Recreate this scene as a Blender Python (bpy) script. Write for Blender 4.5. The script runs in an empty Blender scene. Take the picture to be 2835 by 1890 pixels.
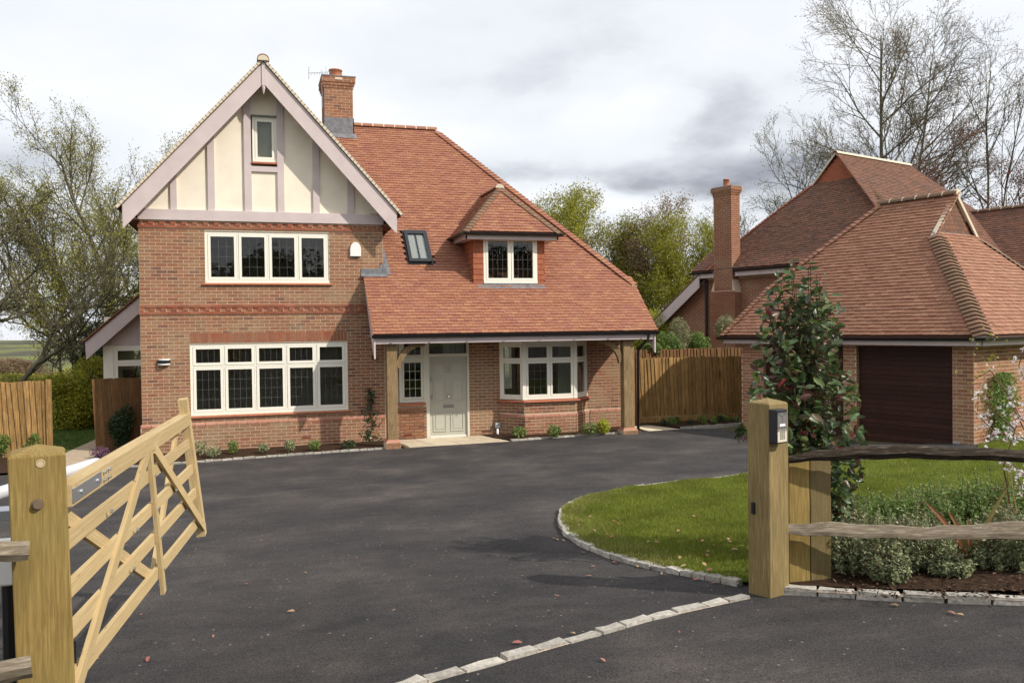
import bpy, math, random
import numpy as np
from mathutils import Vector, Matrix, geometry
random.seed(7); rng = np.random.default_rng(7)
SC = bpy.context.scene
COL = SC.collection
PI = math.pi

# ------------------------------------------------------------------ camera
F_PX = 2350.0; IMW = 2835.0; CXP, CYP = 1417.5, 945.0
PITCH = 40 / F_PX; ROLL = 0.013; YAW = math.radians(17.0)
CAM = np.array([2.32, -19.95, 2.62])
_f0 = np.array([math.sin(YAW), math.cos(YAW), 0]); _r0 = np.array([math.cos(YAW), -math.sin(YAW), 0]); _u0 = np.array([0, 0, 1.0])
FW = _f0 * math.cos(PITCH) - _u0 * math.sin(PITCH)
_u1 = _u0 * math.cos(PITCH) + _f0 * math.sin(PITCH)
UP = _u1 * math.cos(ROLL) + _r0 * math.sin(ROLL)
RT = _r0 * math.cos(ROLL) - _u1 * math.sin(ROLL)
cam = bpy.data.cameras.new('camera'); camo = bpy.data.objects.new('camera', cam); COL.objects.link(camo)
cam.sensor_width = 36.0; cam.lens = 36.0 * F_PX / IMW; cam.clip_start = 0.05; cam.clip_end = 9000
M = Matrix.Identity(4)
for i in range(3):
    M[i][0] = RT[i]; M[i][1] = UP[i]; M[i][2] = -FW[i]; M[i][3] = CAM[i]
camo.matrix_world = M
SC.camera = camo
SC.render.resolution_x = 1024; SC.render.resolution_y = 682

# ------------------------------------------------------------------ light
TO_SUN = Vector((1.12, -1.0, 1.22)).normalized()
sun = bpy.data.lights.new('sun', 'SUN'); sun.energy = 4.5; sun.angle = math.radians(0.9); sun.color = (1.0, 0.93, 0.83)
suno = bpy.data.objects.new('sun', sun); COL.objects.link(suno)
suno.rotation_euler = TO_SUN.to_track_quat('Z', 'Y').to_euler(); suno.location = (12, -12, 20)
SUN_EL = math.asin(TO_SUN.z); SUN_AZ = math.atan2(TO_SUN.x, TO_SUN.y)

W = bpy.data.worlds.new('World'); SC.world = W; W.use_nodes = True
def build_world():
    nt = W.node_tree; N = nt.nodes; L = nt.links; N.clear()
    def nd(t, **k):
        n = N.new(t)
        for a, b in k.items(): setattr(n, a, b)
        return n
    def mth(op, a, b=None, c=None, clamp=False):
        n = nd('ShaderNodeMath', operation=op, use_clamp=clamp)
        for i, v in enumerate((a, b, c)):
            if v is None: continue
            if isinstance(v, (int, float)): n.inputs[i].default_value = v
            else: L.new(v, n.inputs[i])
        return n.outputs[0]
    out = nd('ShaderNodeOutputWorld')
    sky = nd('ShaderNodeTexSky', sky_type='NISHITA', sun_disc=False); sky.sun_elevation = SUN_EL; sky.sun_rotation = SUN_AZ
    sky.air_density = 1.0; sky.dust_density = 2.0
    tc = nd('ShaderNodeTexCoord'); sp = nd('ShaderNodeSeparateXYZ'); L.new(tc.outputs['Generated'], sp.inputs[0])
    x, y, z = sp.outputs
    zc = mth('MAXIMUM', z, 0.0)
    den = mth('ADD', zc, 0.22)
    px = mth('DIVIDE', x, den); py = mth('DIVIDE', y, den)
    cb = nd('ShaderNodeCombineXYZ'); L.new(px, cb.inputs[0]); L.new(py, cb.inputs[1]); cb.inputs[2].default_value = 3.7
    n1 = nd('ShaderNodeTexNoise'); n1.inputs['Scale'].default_value = 1.05; n1.inputs['Detail'].default_value = 9; n1.inputs['Roughness'].default_value = 0.53
    n1.inputs['Distortion'].default_value = 0.25
    L.new(cb.outputs[0], n1.inputs['Vector'])
    n2 = nd('ShaderNodeTexNoise'); n2.inputs['Scale'].default_value = 2.6; n2.inputs['Detail'].default_value = 6
    L.new(cb.outputs[0], n2.inputs['Vector'])
    n3 = nd('ShaderNodeTexNoise'); n3.inputs['Scale'].default_value = 0.9; n3.inputs['Detail'].default_value = 5
    mp3 = nd('ShaderNodeMapping'); mp3.inputs['Location'].default_value = (4.2, 1.7, 9); L.new(cb.outputs[0], mp3.inputs[0]); L.new(mp3.outputs[0], n3.inputs['Vector'])
    az = mth('ARCTAN2', x, y); el = mth('ARCSINE', z)
    # warp the angles with noise so that the banks have ragged edges
    azw = mth('ADD', az, mth('MULTIPLY', mth('SUBTRACT', n2.outputs[0], 0.5), 0.16))
    elw = mth('ADD', el, mth('MULTIPLY', mth('SUBTRACT', n3.outputs[0], 0.5), 0.10))
    elw = mth('ADD', elw, mth('MULTIPLY', mth('SUBTRACT', n2.outputs[0], 0.5), 0.035))
    def bank(a0, e0, sa, se, amp):
        da = mth('DIVIDE', mth('SUBTRACT', azw, a0), sa); de = mth('DIVIDE', mth('SUBTRACT', elw, e0), se)
        q = mth('ADD', mth('MULTIPLY', da, da), mth('MULTIPLY', de, de))
        return mth('MULTIPLY', mth('POWER', 2.718, mth('MULTIPLY', q, -1.0)), amp)
    dark = None
    for b in BANKS:
        v = bank(*b); dark = v if dark is None else mth('ADD', dark, v)
    # overall billows
    bil = nd('ShaderNodeMapRange'); bil.interpolation_type = 'SMOOTHSTEP'
    bil.inputs['From Min'].default_value = 0.47; bil.inputs['From Max'].default_value = 0.66; bil.inputs['To Min'].default_value = 0.0; bil.inputs['To Max'].default_value = 0.22
    L.new(n1.outputs[0], bil.inputs[0])
    tot = mth('ADD', dark, bil.outputs[0])
    fine = mth('MULTIPLY', mth('SUBTRACT', n2.outputs[0], 0.5), mth('ADD', mth('MULTIPLY', tot, 2.2), 0.14))
    tot = mth('ADD', tot, fine, clamp=True)
    cr = nd('ShaderNodeValToRGB'); e = cr.color_ramp.elements
    e[0].position = 0.0; e[0].color = (.955, .965, .99, 1); e[1].position = 1.0; e[1].color = (0.20, 0.21, 0.25, 1)
    for p, c in ((0.10, (0.88, 0.905, 0.955)), (0.22, (0.82, 0.85, 0.90)), (0.36, (0.64, 0.67, 0.72)), (0.58, (0.44, 0.46, 0.51)), (0.8, (0.34, 0.35, 0.40))):
        k = cr.color_ramp.elements.new(p); k.color = (*c, 1)
    L.new(tot, cr.inputs[0])
    bg1 = nd('ShaderNodeBackground'); L.new(sky.outputs[0], bg1.inputs[0]); bg1.inputs[1].default_value = 0.1
    bg2 = nd('ShaderNodeBackground'); L.new(cr.outputs[0], bg2.inputs[0]); bg2.inputs[1].default_value = 1.15
    mx = nd('ShaderNodeMixShader'); mx.inputs[0].default_value = 0.90
    L.new(bg1.outputs[0], mx.inputs[1]); L.new(bg2.outputs[0], mx.inputs[2]); L.new(mx.outputs[0], out.inputs[0])
def azel(px, py):
    s = IMW / 2352; r = FW + (px * s - CXP) / F_PX * RT + (CYP - py * s) / F_PX * UP
    r = r / np.linalg.norm(r); return math.atan2(r[0], r[1]), math.asin(r[2])
BANKS = []
for px, py, sw, sh, amp in ((1560, 390, 430, 32, .62), (1500, 335, 300, 45, .16), (1800, 300, 170, 90, .26), (1850, 400, 240, 45, .22), (1250, 395, 150, 40, .16),
                            (90, 330, 190, 80, .30), (100, 560, 260, 90, .25), (2300, 60, 260, 110, .14), (150, 60, 420, 130, .10), (420, 40, 300, 90, .06), (2250, 420, 260, 120, .16),
                            (1480, 520, 160, 26, .20), (1200, 300, 100, 40, .08)):
    a, e = azel(px, py); BANKS.append((a, e, sw / 1950, sh / 1950, amp))
build_world()
vs = SC.view_settings; vs.view_transform = 'Standard'; vs.look = 'None'; vs.exposure = 0.0; vs.gamma = 1.0; vs.use_curve_mapping = False

# ------------------------------------------------------------------ geometry helpers
S_D = IMW / 2352.0
def ray(x, y): return FW + (x * S_D - CXP) / F_PX * RT + (CYP - y * S_D) / F_PX * UP
def at_depth(x, y, D): return CAM + ray(x, y) * D
def on_plane(x, y, P, n):
    r = ray(x, y); return CAM + r * (np.dot(np.asarray(P) - CAM, n) / np.dot(r, n))
def at_Y(x, y, Y): r = ray(x, y); return CAM + r * (Y - CAM[1]) / r[1]
def height(x, y):
    d = -2 - y
    b = -.07 + .0075 * min(max(x, -5), 11)
    if d < 0: return b
    if d < 4: return b + .068 * d * d / 8
    return b + .136 + .068 * (d - 4)
def height_np(x, y):
    d = -2 - y; b = -.07 + .0075 * np.clip(x, -5, 11)
    return b + np.where(d < 0, 0, np.where(d < 4, .0085 * d * d, .136 + .068 * (d - 4)))
def on_ground(x, y, dz=0.0):
    r = ray(x, y); z = 0.0
    for i in range(50):
        p = CAM + r * ((z - CAM[2]) / r[2]); z += .5 * (height(p[0], p[1]) + dz - z)
    return p

class MB:
    def __init__(s): s.v = []; s.f = []
    def add(s, vs, fs):
        o = len(s.v); s.v += [tuple(float(c) for c in p) for p in vs]; s.f += [tuple(i + o for i in f) for f in fs]; return s
    def box(s, x0, x1, y0, y1, z0, z1):
        return s.add([(x0, y0, z0), (x1, y0, z0), (x1, y1, z0), (x0, y1, z0), (x0, y0, z1), (x1, y0, z1), (x1, y1, z1), (x0, y1, z1)],
                     [(0, 3, 2, 1), (4, 5, 6, 7), (0, 1, 5, 4), (1, 2, 6, 5), (2, 3, 7, 6), (3, 0, 4, 7)])
    def obox(s, c, a, b, d):   # centre and three half axes
        c, a, b, d = map(lambda q: np.asarray(q, float), (c, a, b, d))
        P = [c - a - b - d, c + a - b - d, c + a + b - d, c - a + b - d, c - a - b + d, c + a - b + d, c + a + b + d, c - a + b + d]
        if np.dot(np.cross(a, b), d) < 0:
            return s.add(P, [(1, 2, 3, 0), (7, 6, 5, 4), (4, 5, 1, 0), (5, 6, 2, 1), (6, 7, 3, 2), (7, 4, 0, 3)])
        return s.add(P, [(0, 3, 2, 1), (4, 5, 6, 7), (0, 1, 5, 4), (1, 2, 6, 5), (2, 3, 7, 6), (3, 0, 4, 7)])
    def prism(s, poly, ext):
        n = len(poly); poly = [np.asarray(p, float) for p in poly]; e = np.asarray(ext, float)
        s.add(poly + [p + e for p in poly], [tuple(range(n))[::-1], tuple(range(n, 2 * n))] + [(i, (i + 1) % n, n + (i + 1) % n, n + i) for i in range(n)]); return s
    def quad(s, *p): return s.add(p, [tuple(range(len(p)))])
    def tube(s, pts, rad, n=6, cap=True):
        pts = [np.asarray(p, float) for p in pts]
        if isinstance(rad, (int, float)): rad = [rad] * len(pts)
        rings = []; prev = None
        for i, p in enumerate(pts):
            t = pts[min(i + 1, len(pts) - 1)] - pts[max(i - 1, 0)]; t = t / (np.linalg.norm(t) + 1e-9)
            if prev is None:
                a = np.cross(t, [0, 0, 1.0]);
                if np.linalg.norm(a) < .1: a = np.cross(t, [1.0, 0, 0])
            else: a = prev - t * np.dot(prev, t)
            a = a / (np.linalg.norm(a) + 1e-9); prev = a; b = np.cross(t, a)
            rings.append([p + rad[i] * (a * math.cos(2 * PI * k / n) + b * math.sin(2 * PI * k / n)) for k in range(n)])
        V = [q for r in rings for q in r]; Fc = []
        for i in range(len(pts) - 1):
            for k in range(n): Fc.append((i * n + k, i * n + (k + 1) % n, (i + 1) * n + (k + 1) % n, (i + 1) * n + k))
        if cap: Fc += [tuple(range(n))[::-1], tuple(range((len(pts) - 1) * n, len(pts) * n))]
        return s.add(V, Fc)
    def cyl(s, a, b, r, n=12): return s.tube([a, b], r, n)
    def build(s, name, mat, parent=None, smooth=False, kind=None, bevel=0, label=None):
        me = bpy.data.meshes.new(name); me.from_pydata(s.v, [], s.f); me.update()
        return link(name, me, mat, parent, smooth, kind, bevel, label)
def link(name, me, mat, parent=None, smooth=False, kind=None, bevel=0, label=None):
    if mat is not None and not me.materials: me.materials.append(mat)
    if smooth: me.polygons.foreach_set('use_smooth', [True] * len(me.polygons))
    o = bpy.data.objects.new(name, me); COL.objects.link(o); setp(o, parent)
    if kind: o['kind'] = kind
    if label: o['label'] = label
    if bevel:
        m = o.modifiers.new('bevel', 'BEVEL'); m.width = bevel; m.segments = 2; m.limit_method = 'ANGLE'
    return o
def wloc(o):
    v = Vector((0, 0, 0))
    while o is not None: v += o.location; o = o.parent
    return v
ROOTLOC = {}
def setp(o, parent):
    if parent is not None:
        o.parent = parent
        r = parent
        while r.parent: r = r.parent
        # children keep world coordinates: only the root carries a translation
        if parent is r: o.matrix_parent_inverse = Matrix.Translation(-r.location)
def thing(name, label, cat, loc=(0, 0, 0), group=None):
    o = bpy.data.objects.new(name, None); o.empty_display_size = .2; COL.objects.link(o); o.location = [float(c) for c in loc]
    o['label'] = label; o['category'] = cat
    if group: o['group'] = group
    return o
def tag(o, label, cat, group=None):
    o['label'] = label; o['category'] = cat
    if group: o['group'] = group
    return o
def np_mesh(name, V, Fq):
    """V (n,3), Fq (m,k) arrays"""
    me = bpy.data.meshes.new(name); V = np.ascontiguousarray(V, dtype=np.float32); m, k = Fq.shape
    me.vertices.add(len(V)); me.vertices.foreach_set('co', V.ravel())
    me.loops.add(m * k); me.loops.foreach_set('vertex_index', np.ascontiguousarray(Fq, dtype=np.int32).ravel())
    me.polygons.add(m); me.polygons.foreach_set('loop_start', np.arange(0, m * k, k, dtype=np.int32))
    me.polygons.foreach_set('loop_total', np.full(m, k, dtype=np.int32)); me.polygons.foreach_set('use_smooth', np.zeros(m, dtype=bool)); me.update(calc_edges=True); return me
BOXF = np.array([(0, 3, 2, 1), (4, 5, 6, 7), (0, 1, 5, 4), (1, 2, 6, 5), (2, 3, 7, 6), (3, 0, 4, 7)])
SG = np.array([(-1, -1, -1), (1, -1, -1), (1, 1, -1), (-1, 1, -1), (-1, -1, 1), (1, -1, 1), (1, 1, 1), (-1, 1, 1)], float)
_unit = {}
def unit_cube(key, mat):
    if key not in _unit:
        me = bpy.data.meshes.new(key); me.from_pydata([tuple(s) for s in SG], [], [tuple(int(i) for i in f) for f in BOXF]); me.materials.append(mat); _unit[key] = me
    return _unit[key]
def place_mesh(name, me, parent, m):
    o = bpy.data.objects.new(name, me); COL.objects.link(o); setp(o, parent); o.matrix_basis = m; return o
class Pieces:
    """many box-like pieces (bricks, tiles): the largest in view become objects, the rest one mesh"""
    def __init__(s): s.c = []; s.a = []; s.b = []; s.d = []
    def add(s, c, a, b, d): s.c.append(c); s.a.append(a); s.b.append(b); s.d.append(d)
    def build(s, name, mass_name, mat, parent, nind=300, key=None, far=0):
        if not s.c: return
        C, A, B, D = (np.array(q, float) for q in (s.c, s.a, s.b, s.d))
        flip = np.einsum('ij,ij->i', np.cross(A, B), D) < 0; D[flip] *= -1
        rel = C - CAM; dist = rel @ FW
        u = (rel @ RT) / dist * F_PX + CXP; v = CYP - (rel @ UP) / dist * F_PX
        vis = (dist > 0) & (u > -20) & (u < IMW + 20) & (v > -20) & (v < 1910)
        n = np.linalg.norm(A, axis=1); n2 = np.sort(np.stack([n, np.linalg.norm(B, axis=1), np.linalg.norm(D, axis=1)], 1), 1)[:, 1]
        size = np.where(vis, n * n2 / np.maximum(dist, .1) ** 2, 0)
        order = np.argsort(-size); ind = order[:nind]; ind = ind[size[ind] > 0]
        if far: ind = ind[:far]
        rest = np.setdiff1d(np.arange(len(C)), ind)
        me = unit_cube(key or name, mat)
        for i in ind:
            m = Matrix.Identity(4)
            for k in range(3): m[k][0] = A[i][k]; m[k][1] = B[i][k]; m[k][2] = D[i][k]; m[k][3] = C[i][k]
            place_mesh(name, me, parent, m)
        if len(rest):
            Cr, Ar, Br, Dr = C[rest], A[rest], B[rest], D[rest]
            V = (Cr[:, None, :] + SG[None, :, 0:1] * Ar[:, None, :] + SG[None, :, 1:2] * Br[:, None, :] + SG[None, :, 2:3] * Dr[:, None, :]).reshape(-1, 3)
            Fq = (BOXF[None] + (np.arange(len(rest)) * 8)[:, None, None]).reshape(-1, 4)
            link(mass_name, np_mesh(mass_name, V, Fq), mat, parent, kind='stuff')

# ------------------------------------------------------------------ materials
def mat(name, base=(.5, .5, .5), rough=.7, spec=.3, metal=0, build=None, bump=None, coat=0):
    m = bpy.data.materials.new(name); m.use_nodes = True; nt = m.node_tree; b = nt.nodes['Principled BSDF']
    b.inputs['Base Color'].default_value = (*base, 1); b.inputs['Roughness'].default_value = rough
    b.inputs['Specular IOR Level'].default_value = spec; b.inputs['Metallic'].default_value = metal; b.inputs['Coat Weight'].default_value = coat
    if build: build(nt, b)
    return m
def node(nt, t, **k):
    n = nt.nodes.new(t)
    for a, b in k.items():
        if a in ('operation', 'blend_type', 'data_type', 'interpolation_type', 'noise_dimensions', 'feature', 'clamp', 'use_clamp', 'distance'): setattr(n, a, b)
        else: n.inputs[a].default_value = b
    return n
def coords(nt, scale=(1, 1, 1), kind='Object'):
    tc = nt.nodes.new('ShaderNodeTexCoord'); mp = nt.nodes.new('ShaderNodeMapping'); mp.inputs['Scale'].default_value = scale
    nt.links.new(tc.outputs[kind], mp.inputs[0]); return mp.outputs[0]
def world_pos(nt, scale=(1, 1, 1), rot=(0, 0, 0)):
    g = nt.nodes.new('ShaderNodeNewGeometry'); mp = nt.nodes.new('ShaderNodeMapping'); mp.inputs['Scale'].default_value = scale; mp.inputs['Rotation'].default_value = rot
    nt.links.new(g.outputs['Position'], mp.inputs[0]); return mp.outputs[0]
def ramp(nt, fac, stops):
    r = nt.nodes.new('ShaderNodeValToRGB'); e = r.color_ramp.elements
    while len(e) > 1: e.remove(e[-1])
    e[0].position = stops[0][0]; e[0].color = (*stops[0][1], 1)
    for p, c in stops[1:]: k = e.new(p); k.color = (*c, 1)
    nt.links.new(fac, r.inputs[0]); return r.outputs[0]
def mixc(nt, fac, a, b, bt='MIX'):
    m = nt.nodes.new('ShaderNodeMix'); m.data_type = 'RGBA'; m.blend_type = bt
    for i, v in ((0, fac), (6, a), (7, b)):
        if isinstance(v, (int, float)): m.inputs[i].default_value = v
        elif isinstance(v, tuple): m.inputs[i].default_value = (*v, 1)
        else: nt.links.new(v, m.inputs[i])
    return m.outputs[2]
def rand_id(nt):
    g = nt.nodes.new('ShaderNodeNewGeometry'); o = nt.nodes.new('ShaderNodeObjectInfo')
    a = node(nt, 'ShaderNodeMath', operation='ADD'); nt.links.new(g.outputs['Random Per Island'], a.inputs[0]); nt.links.new(o.outputs['Random'], a.inputs[1])
    f = node(nt, 'ShaderNodeMath', operation='FRACT'); nt.links.new(a.outputs[0], f.inputs[0]); return f.outputs[0]
def noise(nt, vec, scale, detail=4, rough=.55, out=0):
    n = node(nt, 'ShaderNodeTexNoise', Scale=scale, Detail=detail, Roughness=rough); nt.links.new(vec, n.inputs['Vector']); return n.outputs[out]
def bumpn(nt, b, h, strength=.3, dist=.01):
    n = node(nt, 'ShaderNodeBump', Strength=strength, Distance=dist); nt.links.new(h, n.inputs['Height']); nt.links.new(n.outputs[0], b.inputs['Normal'])

def brick_mat(name, stops, dirt=(.30, .22, .13), dirtamt=.5, pale=.35):
    def bd(nt, b):
        r = rand_id(nt); w = world_pos(nt)
        c = ramp(nt, r, stops)
        n = noise(nt, w, 38, 5, .65); c = mixc(nt, .45, c, ramp(nt, n, [(0.25, (.25, .25, .25)), (.5, (.5, .5, .5)), (.8, (.85, .85, .85))]), 'OVERLAY')
        big = noise(nt, w, 1.1, 3)
        br = node(nt, 'ShaderNodeMapRange', **{'From Min': .48, 'From Max': .72, 'To Max': dirtamt}); nt.links.new(big, br.inputs[0])
        c = mixc(nt, br.outputs[0], c, dirt)
        # pale lime bloom on scattered patches
        wp = world_pos(nt, (1, 1, 2.6)); p = noise(nt, wp, 2.4, 6, .7)
        pr = node(nt, 'ShaderNodeMapRange', **{'From Min': .60, 'From Max': .74, 'To Max': pale}); nt.links.new(p, pr.inputs[0])
        c = mixc(nt, pr.outputs[0], c, (.46, .38, .27))
        nt.links.new(c, b.inputs['Base Color']); bumpn(nt, b, n, .6, .004)
    return mat(name, rough=.9, spec=.15, build=bd)
RED = [(.03, (0.180, 0.091, 0.064)), (.07, (0.257, 0.106, 0.064)), (.10, (0.263, 0.111, 0.064)), (.2, (0.303, 0.146, 0.078)), (.4, (0.239, 0.108, 0.064)), (.58, (0.327, 0.177, 0.097)), (.75, (0.232, 0.119, 0.067)), (.9, (0.319, 0.142, 0.082)), (1, (0.287, 0.161, 0.089))]
M_BRICK = brick_mat('red_stock_brick', RED, dirtamt=.7, pale=.5)
M_BRICK_RUB = brick_mat('orange_red_rubbed_brick', [(0, (.31, .10, .055)), (.5, (.25, .08, .048)), (1, (.34, .125, .07))], dirtamt=.4, pale=.2)
M_BRICK_G = brick_mat('garage_brick', [(0, (0.342, 0.132, 0.072)), (.35, (0.380, 0.194, 0.111)), (.6, (0.304, 0.132, 0.072)), (.8, (0.418, 0.246, 0.153)), (1, (0.323, 0.150, 0.076))], pale=.5)
M_BRICK_N = brick_mat('neighbour_brick', [(0, (0.230, 0.085, 0.045)), (.5, (0.264, 0.111, 0.059)), (1, (0.204, 0.085, 0.050))], pale=.2)
def mortar_mat():
    def bd(nt, b):
        w = world_pos(nt); n = noise(nt, w, 30, 4); c = ramp(nt, n, [(.3, (.50, .40, .30)), (.7, (.68, .56, .43))]); nt.links.new(c, b.inputs['Base Color']); bumpn(nt, b, n, .4, .004)
    return mat('lime_mortar', rough=.95, spec=.1, build=bd)
M_MORTAR = mortar_mat()
def tile_mat(name, stops, spots=(.10, .07, .05), amt=.25, gloss=.75):
    def bd(nt, b):
        r = rand_id(nt); w = world_pos(nt); c = ramp(nt, r, stops)
        n = noise(nt, w, 45, 4, .6); c = mixc(nt, .35, c, ramp(nt, n, [(0.3, (.3, .3, .3)), (.7, (.72, .72, .72))]), 'OVERLAY')
        big = noise(nt, w, .9, 4); br = node(nt, 'ShaderNodeMapRange', **{'From Min': .45, 'From Max': .75, 'To Max': amt}); nt.links.new(big, br.inputs[0])
        c = mixc(nt, br.outputs[0], c, spots)
        lich = noise(nt, w, 6.5, 7, .75); lr = node(nt, 'ShaderNodeMapRange', **{'From Min': .60, 'From Max': .78, 'To Max': .45}); nt.links.new(lich, lr.inputs[0]); c = mixc(nt, lr.outputs[0], c, (.30, .20, .13)); nt.links.new(c, b.inputs['Base Color']); bumpn(nt, b, n, .5, .004)
    return mat(name, rough=gloss, spec=.25, build=bd)
M_TILE = tile_mat('clay_plain_tile', [(0, (0.281, 0.119, 0.071)), (.25, (0.321, 0.146, 0.086)), (.45, (0.263, 0.109, 0.071)), (.6, (0.306, 0.140, 0.092)), (.75, (0.342, 0.170, 0.092)), (.9, (0.255, 0.106, 0.075)), (1, (0.299, 0.132, 0.077))], amt=.15, spots=(0.218, 0.082, 0.049))
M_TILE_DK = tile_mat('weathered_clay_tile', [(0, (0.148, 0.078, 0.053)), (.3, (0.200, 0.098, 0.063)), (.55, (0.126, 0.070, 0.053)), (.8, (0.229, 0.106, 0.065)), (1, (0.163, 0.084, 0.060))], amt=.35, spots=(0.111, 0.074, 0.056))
M_TILE_G = tile_mat('garage_clay_tile', [(0, (0.266, 0.124, 0.074)), (.3, (0.302, 0.151, 0.096)), (.55, (0.246, 0.114, 0.071)), (.8, (0.337, 0.177, 0.111)), (1, (0.273, 0.130, 0.081))], amt=.25, spots=(0.210, 0.116, 0.074))
M_TILE_HANG = tile_mat('tile_hanging', [(0, (0.306, 0.098, 0.050)), (.5, (0.357, 0.119, 0.059)), (1, (0.272, 0.085, 0.045))], amt=.15, spots=(0.212, 0.076, 0.045))
M_BONNET = tile_mat('bonnet_tile', [(0, (0.190, 0.116, 0.070)), (.5, (0.161, 0.095, 0.061)), (1, (0.232, 0.130, 0.083))], amt=.6, spots=(0.154, 0.116, 0.070))
M_DECK = mat('roof_underlay', (.10, .045, .03), .9)
M_BED = mat('pale_bedding_mortar', (.62, .54, .42), .9, build=lambda nt, b: bumpn(nt, b, noise(nt, world_pos(nt), 40), .4, .01))
def paint(name, col, var=.06, rough=.5):
    def bd(nt, b):
        n = noise(nt, world_pos(nt), 2.5, 4); c = ramp(nt, n, [(.3, tuple(q * (1 - var) for q in col)), (.7, tuple(min(1, q * (1 + var)) for q in col))])
        nt.links.new(c, b.inputs['Base Color']); bumpn(nt, b, noise(nt, world_pos(nt), 60), .06, .003)
    return mat(name, rough=rough, spec=.35, build=bd)
M_MAUVE = paint('mauve_grey_painted_timber', (.56, .475, .465), .07)
M_CREAM = paint('cream_render', (.82, .74, .61), .05, .9)
M_WIN = paint('ivory_painted_window_joinery', (.82, .79, .69), .02, .4)
M_DOOR = paint('sage_grey_door_paint', (.46, .45, .38), .03, .4)
M_FRAME = paint('pale_stone_door_frame_paint', (.66, .64, .54), .02, .4)
M_BLACK = mat('black_plastic_gutter', (.012, .012, .014), .35, .5)
M_LEAD = mat('lead_sheet', (.22, .23, .25), .55, .5, build=lambda nt, b: nt.links.new(ramp(nt, noise(nt, world_pos(nt), 9, 5), [(.3, (.10, .105, .12)), (.7, (.21, .215, .23))]), b.inputs['Base Color']))
M_LEADCAME = mat('lead_came', (.16, .16, .16), .6, .3)
M_SILL = brick_mat('terracotta_sill', [(0, (.46, .17, .10)), (1, (.40, .14, .085))], dirtamt=.1, pale=.1)
M_PLINTH = brick_mat('pink_plinth_brick', [(0, (.42, .20, .14)), (.5, (.38, .17, .115)), (1, (.45, .235, .165))], dirtamt=.2, pale=.2)
M_CHROME = mat('chrome', (.7, .7, .68), .2, .5, 1)
M_WHITE = mat('white_plastic', (.80, .80, .78), .4, .4)
M_TERRA = mat('terracotta_pot', (.48, .20, .12), .8, .2, build=lambda nt, b: nt.links.new(ramp(nt, noise(nt, world_pos(nt), 8), [(.3, (.40, .16, .095)), (.7, (.54, .24, .15))]), b.inputs['Base Color']))
M_INT = mat('interior_plaster', (.46, .42, .35), .9)
M_INTW = mat('white_interior_paint', (.75, .74, .70), .7)
M_GALV = mat('galvanised_steel', (.50, .52, .55), .38, .5, .8)
def glass_mat():
    m = bpy.data.materials.new('window_glass'); m.use_nodes = True; nt = m.node_tree; nt.nodes.clear()
    o = nt.nodes.new('ShaderNodeOutputMaterial'); t = nt.nodes.new('ShaderNodeBsdfTransparent'); t.inputs[0].default_value = (.80, .83, .80, 1)
    g = nt.nodes.new('ShaderNodeBsdfGlossy'); g.inputs['Roughness'].default_value = .015; g.inputs['Color'].default_value = (1, 1, 1, 1)
    f = nt.nodes.new('ShaderNodeFresnel'); gb = nt.nodes.new('ShaderNodeNewGeometry'); mr = node(nt, 'ShaderNodeMapRange', **{'To Min': 1.45, 'To Max': 1 / 1.45}); nt.links.new(gb.outputs['Backfacing'], mr.inputs[0]); nt.links.new(mr.outputs[0], f.inputs[0])
    bn = node(nt, 'ShaderNodeBump', Strength=.14, Distance=.01); nt.links.new(noise(nt, world_pos(nt), 1.6, 2), bn.inputs['Height']); nt.links.new(bn.outputs[0], g.inputs['Normal'])
    mx = nt.nodes.new('ShaderNodeMixShader'); nt.links.new(f.outputs[0], mx.inputs[0]); nt.links.new(t.outputs[0], mx.inputs[1]); nt.links.new(g.outputs[0], mx.inputs[2]); nt.links.new(mx.outputs[0], o.inputs[0])
    return m
M_GLASS = glass_mat()
def wood(name, c1, c2, grain=(1, 1, 1), scale=14, grainamt=.5, rough=.75, knots=.0, rot=(0, 0, 0), green=None):
    def bd(nt, b):
        w = world_pos(nt, grain, rot); n = noise(nt, w, scale * 4.2, 8, .72)
        wv = node(nt, 'ShaderNodeTexNoise', Scale=scale * 5.0, Detail=4.0, Distortion=.8); nt.links.new(w, wv.inputs['Vector'])
        c = ramp(nt, n, [(.34, tuple(q * .92 for q in c1)), (.5, c1), (.66, c2)]); c = mixc(nt, grainamt, c, ramp(nt, wv.outputs[0], [(.38, (.28, .27, .26)), (.6, (.60, .60, .60))]), 'OVERLAY')
        pt = noise(nt, world_pos(nt), 3.5, 5, .6); c = mixc(nt, .35, c, ramp(nt, pt, [(.35, (.34, .33, .31)), (.65, (.60, .60, .60))]), 'OVERLAY')
        r = rand_id(nt); c = mixc(nt, .6, c, ramp(nt, r, [(0, (.33, .33, .33)), (1, (.64, .64, .64))]), 'OVERLAY')
        if knots:
            v = node(nt, 'ShaderNodeTexVoronoi', Scale=knots); g2 = world_pos(nt, tuple(.35 if q < 1 else 1 for q in grain), rot); nt.links.new(g2, v.inputs['Vector'])
            k = node(nt, 'ShaderNodeMapRange', **{'From Min': .05, 'From Max': .13, 'To Min': .8, 'To Max': 0}); nt.links.new(v.outputs['Distance'], k.inputs[0])
            c = mixc(nt, k.outputs[0], c, tuple(q * .35 for q in c1))
        if green:
            g3 = noise(nt, world_pos(nt), 1.7, 4); k = node(nt, 'ShaderNodeMapRange', **{'From Min': .42, 'From Max': .7, 'To Max': .65}); nt.links.new(g3, k.inputs[0]); c = mixc(nt, k.outputs[0], c, green)
        nt.links.new(c, b.inputs['Base Color']); bumpn(nt, b, n, .35, .006)
    return mat(name, rough=rough, spec=.2, build=bd)
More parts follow.
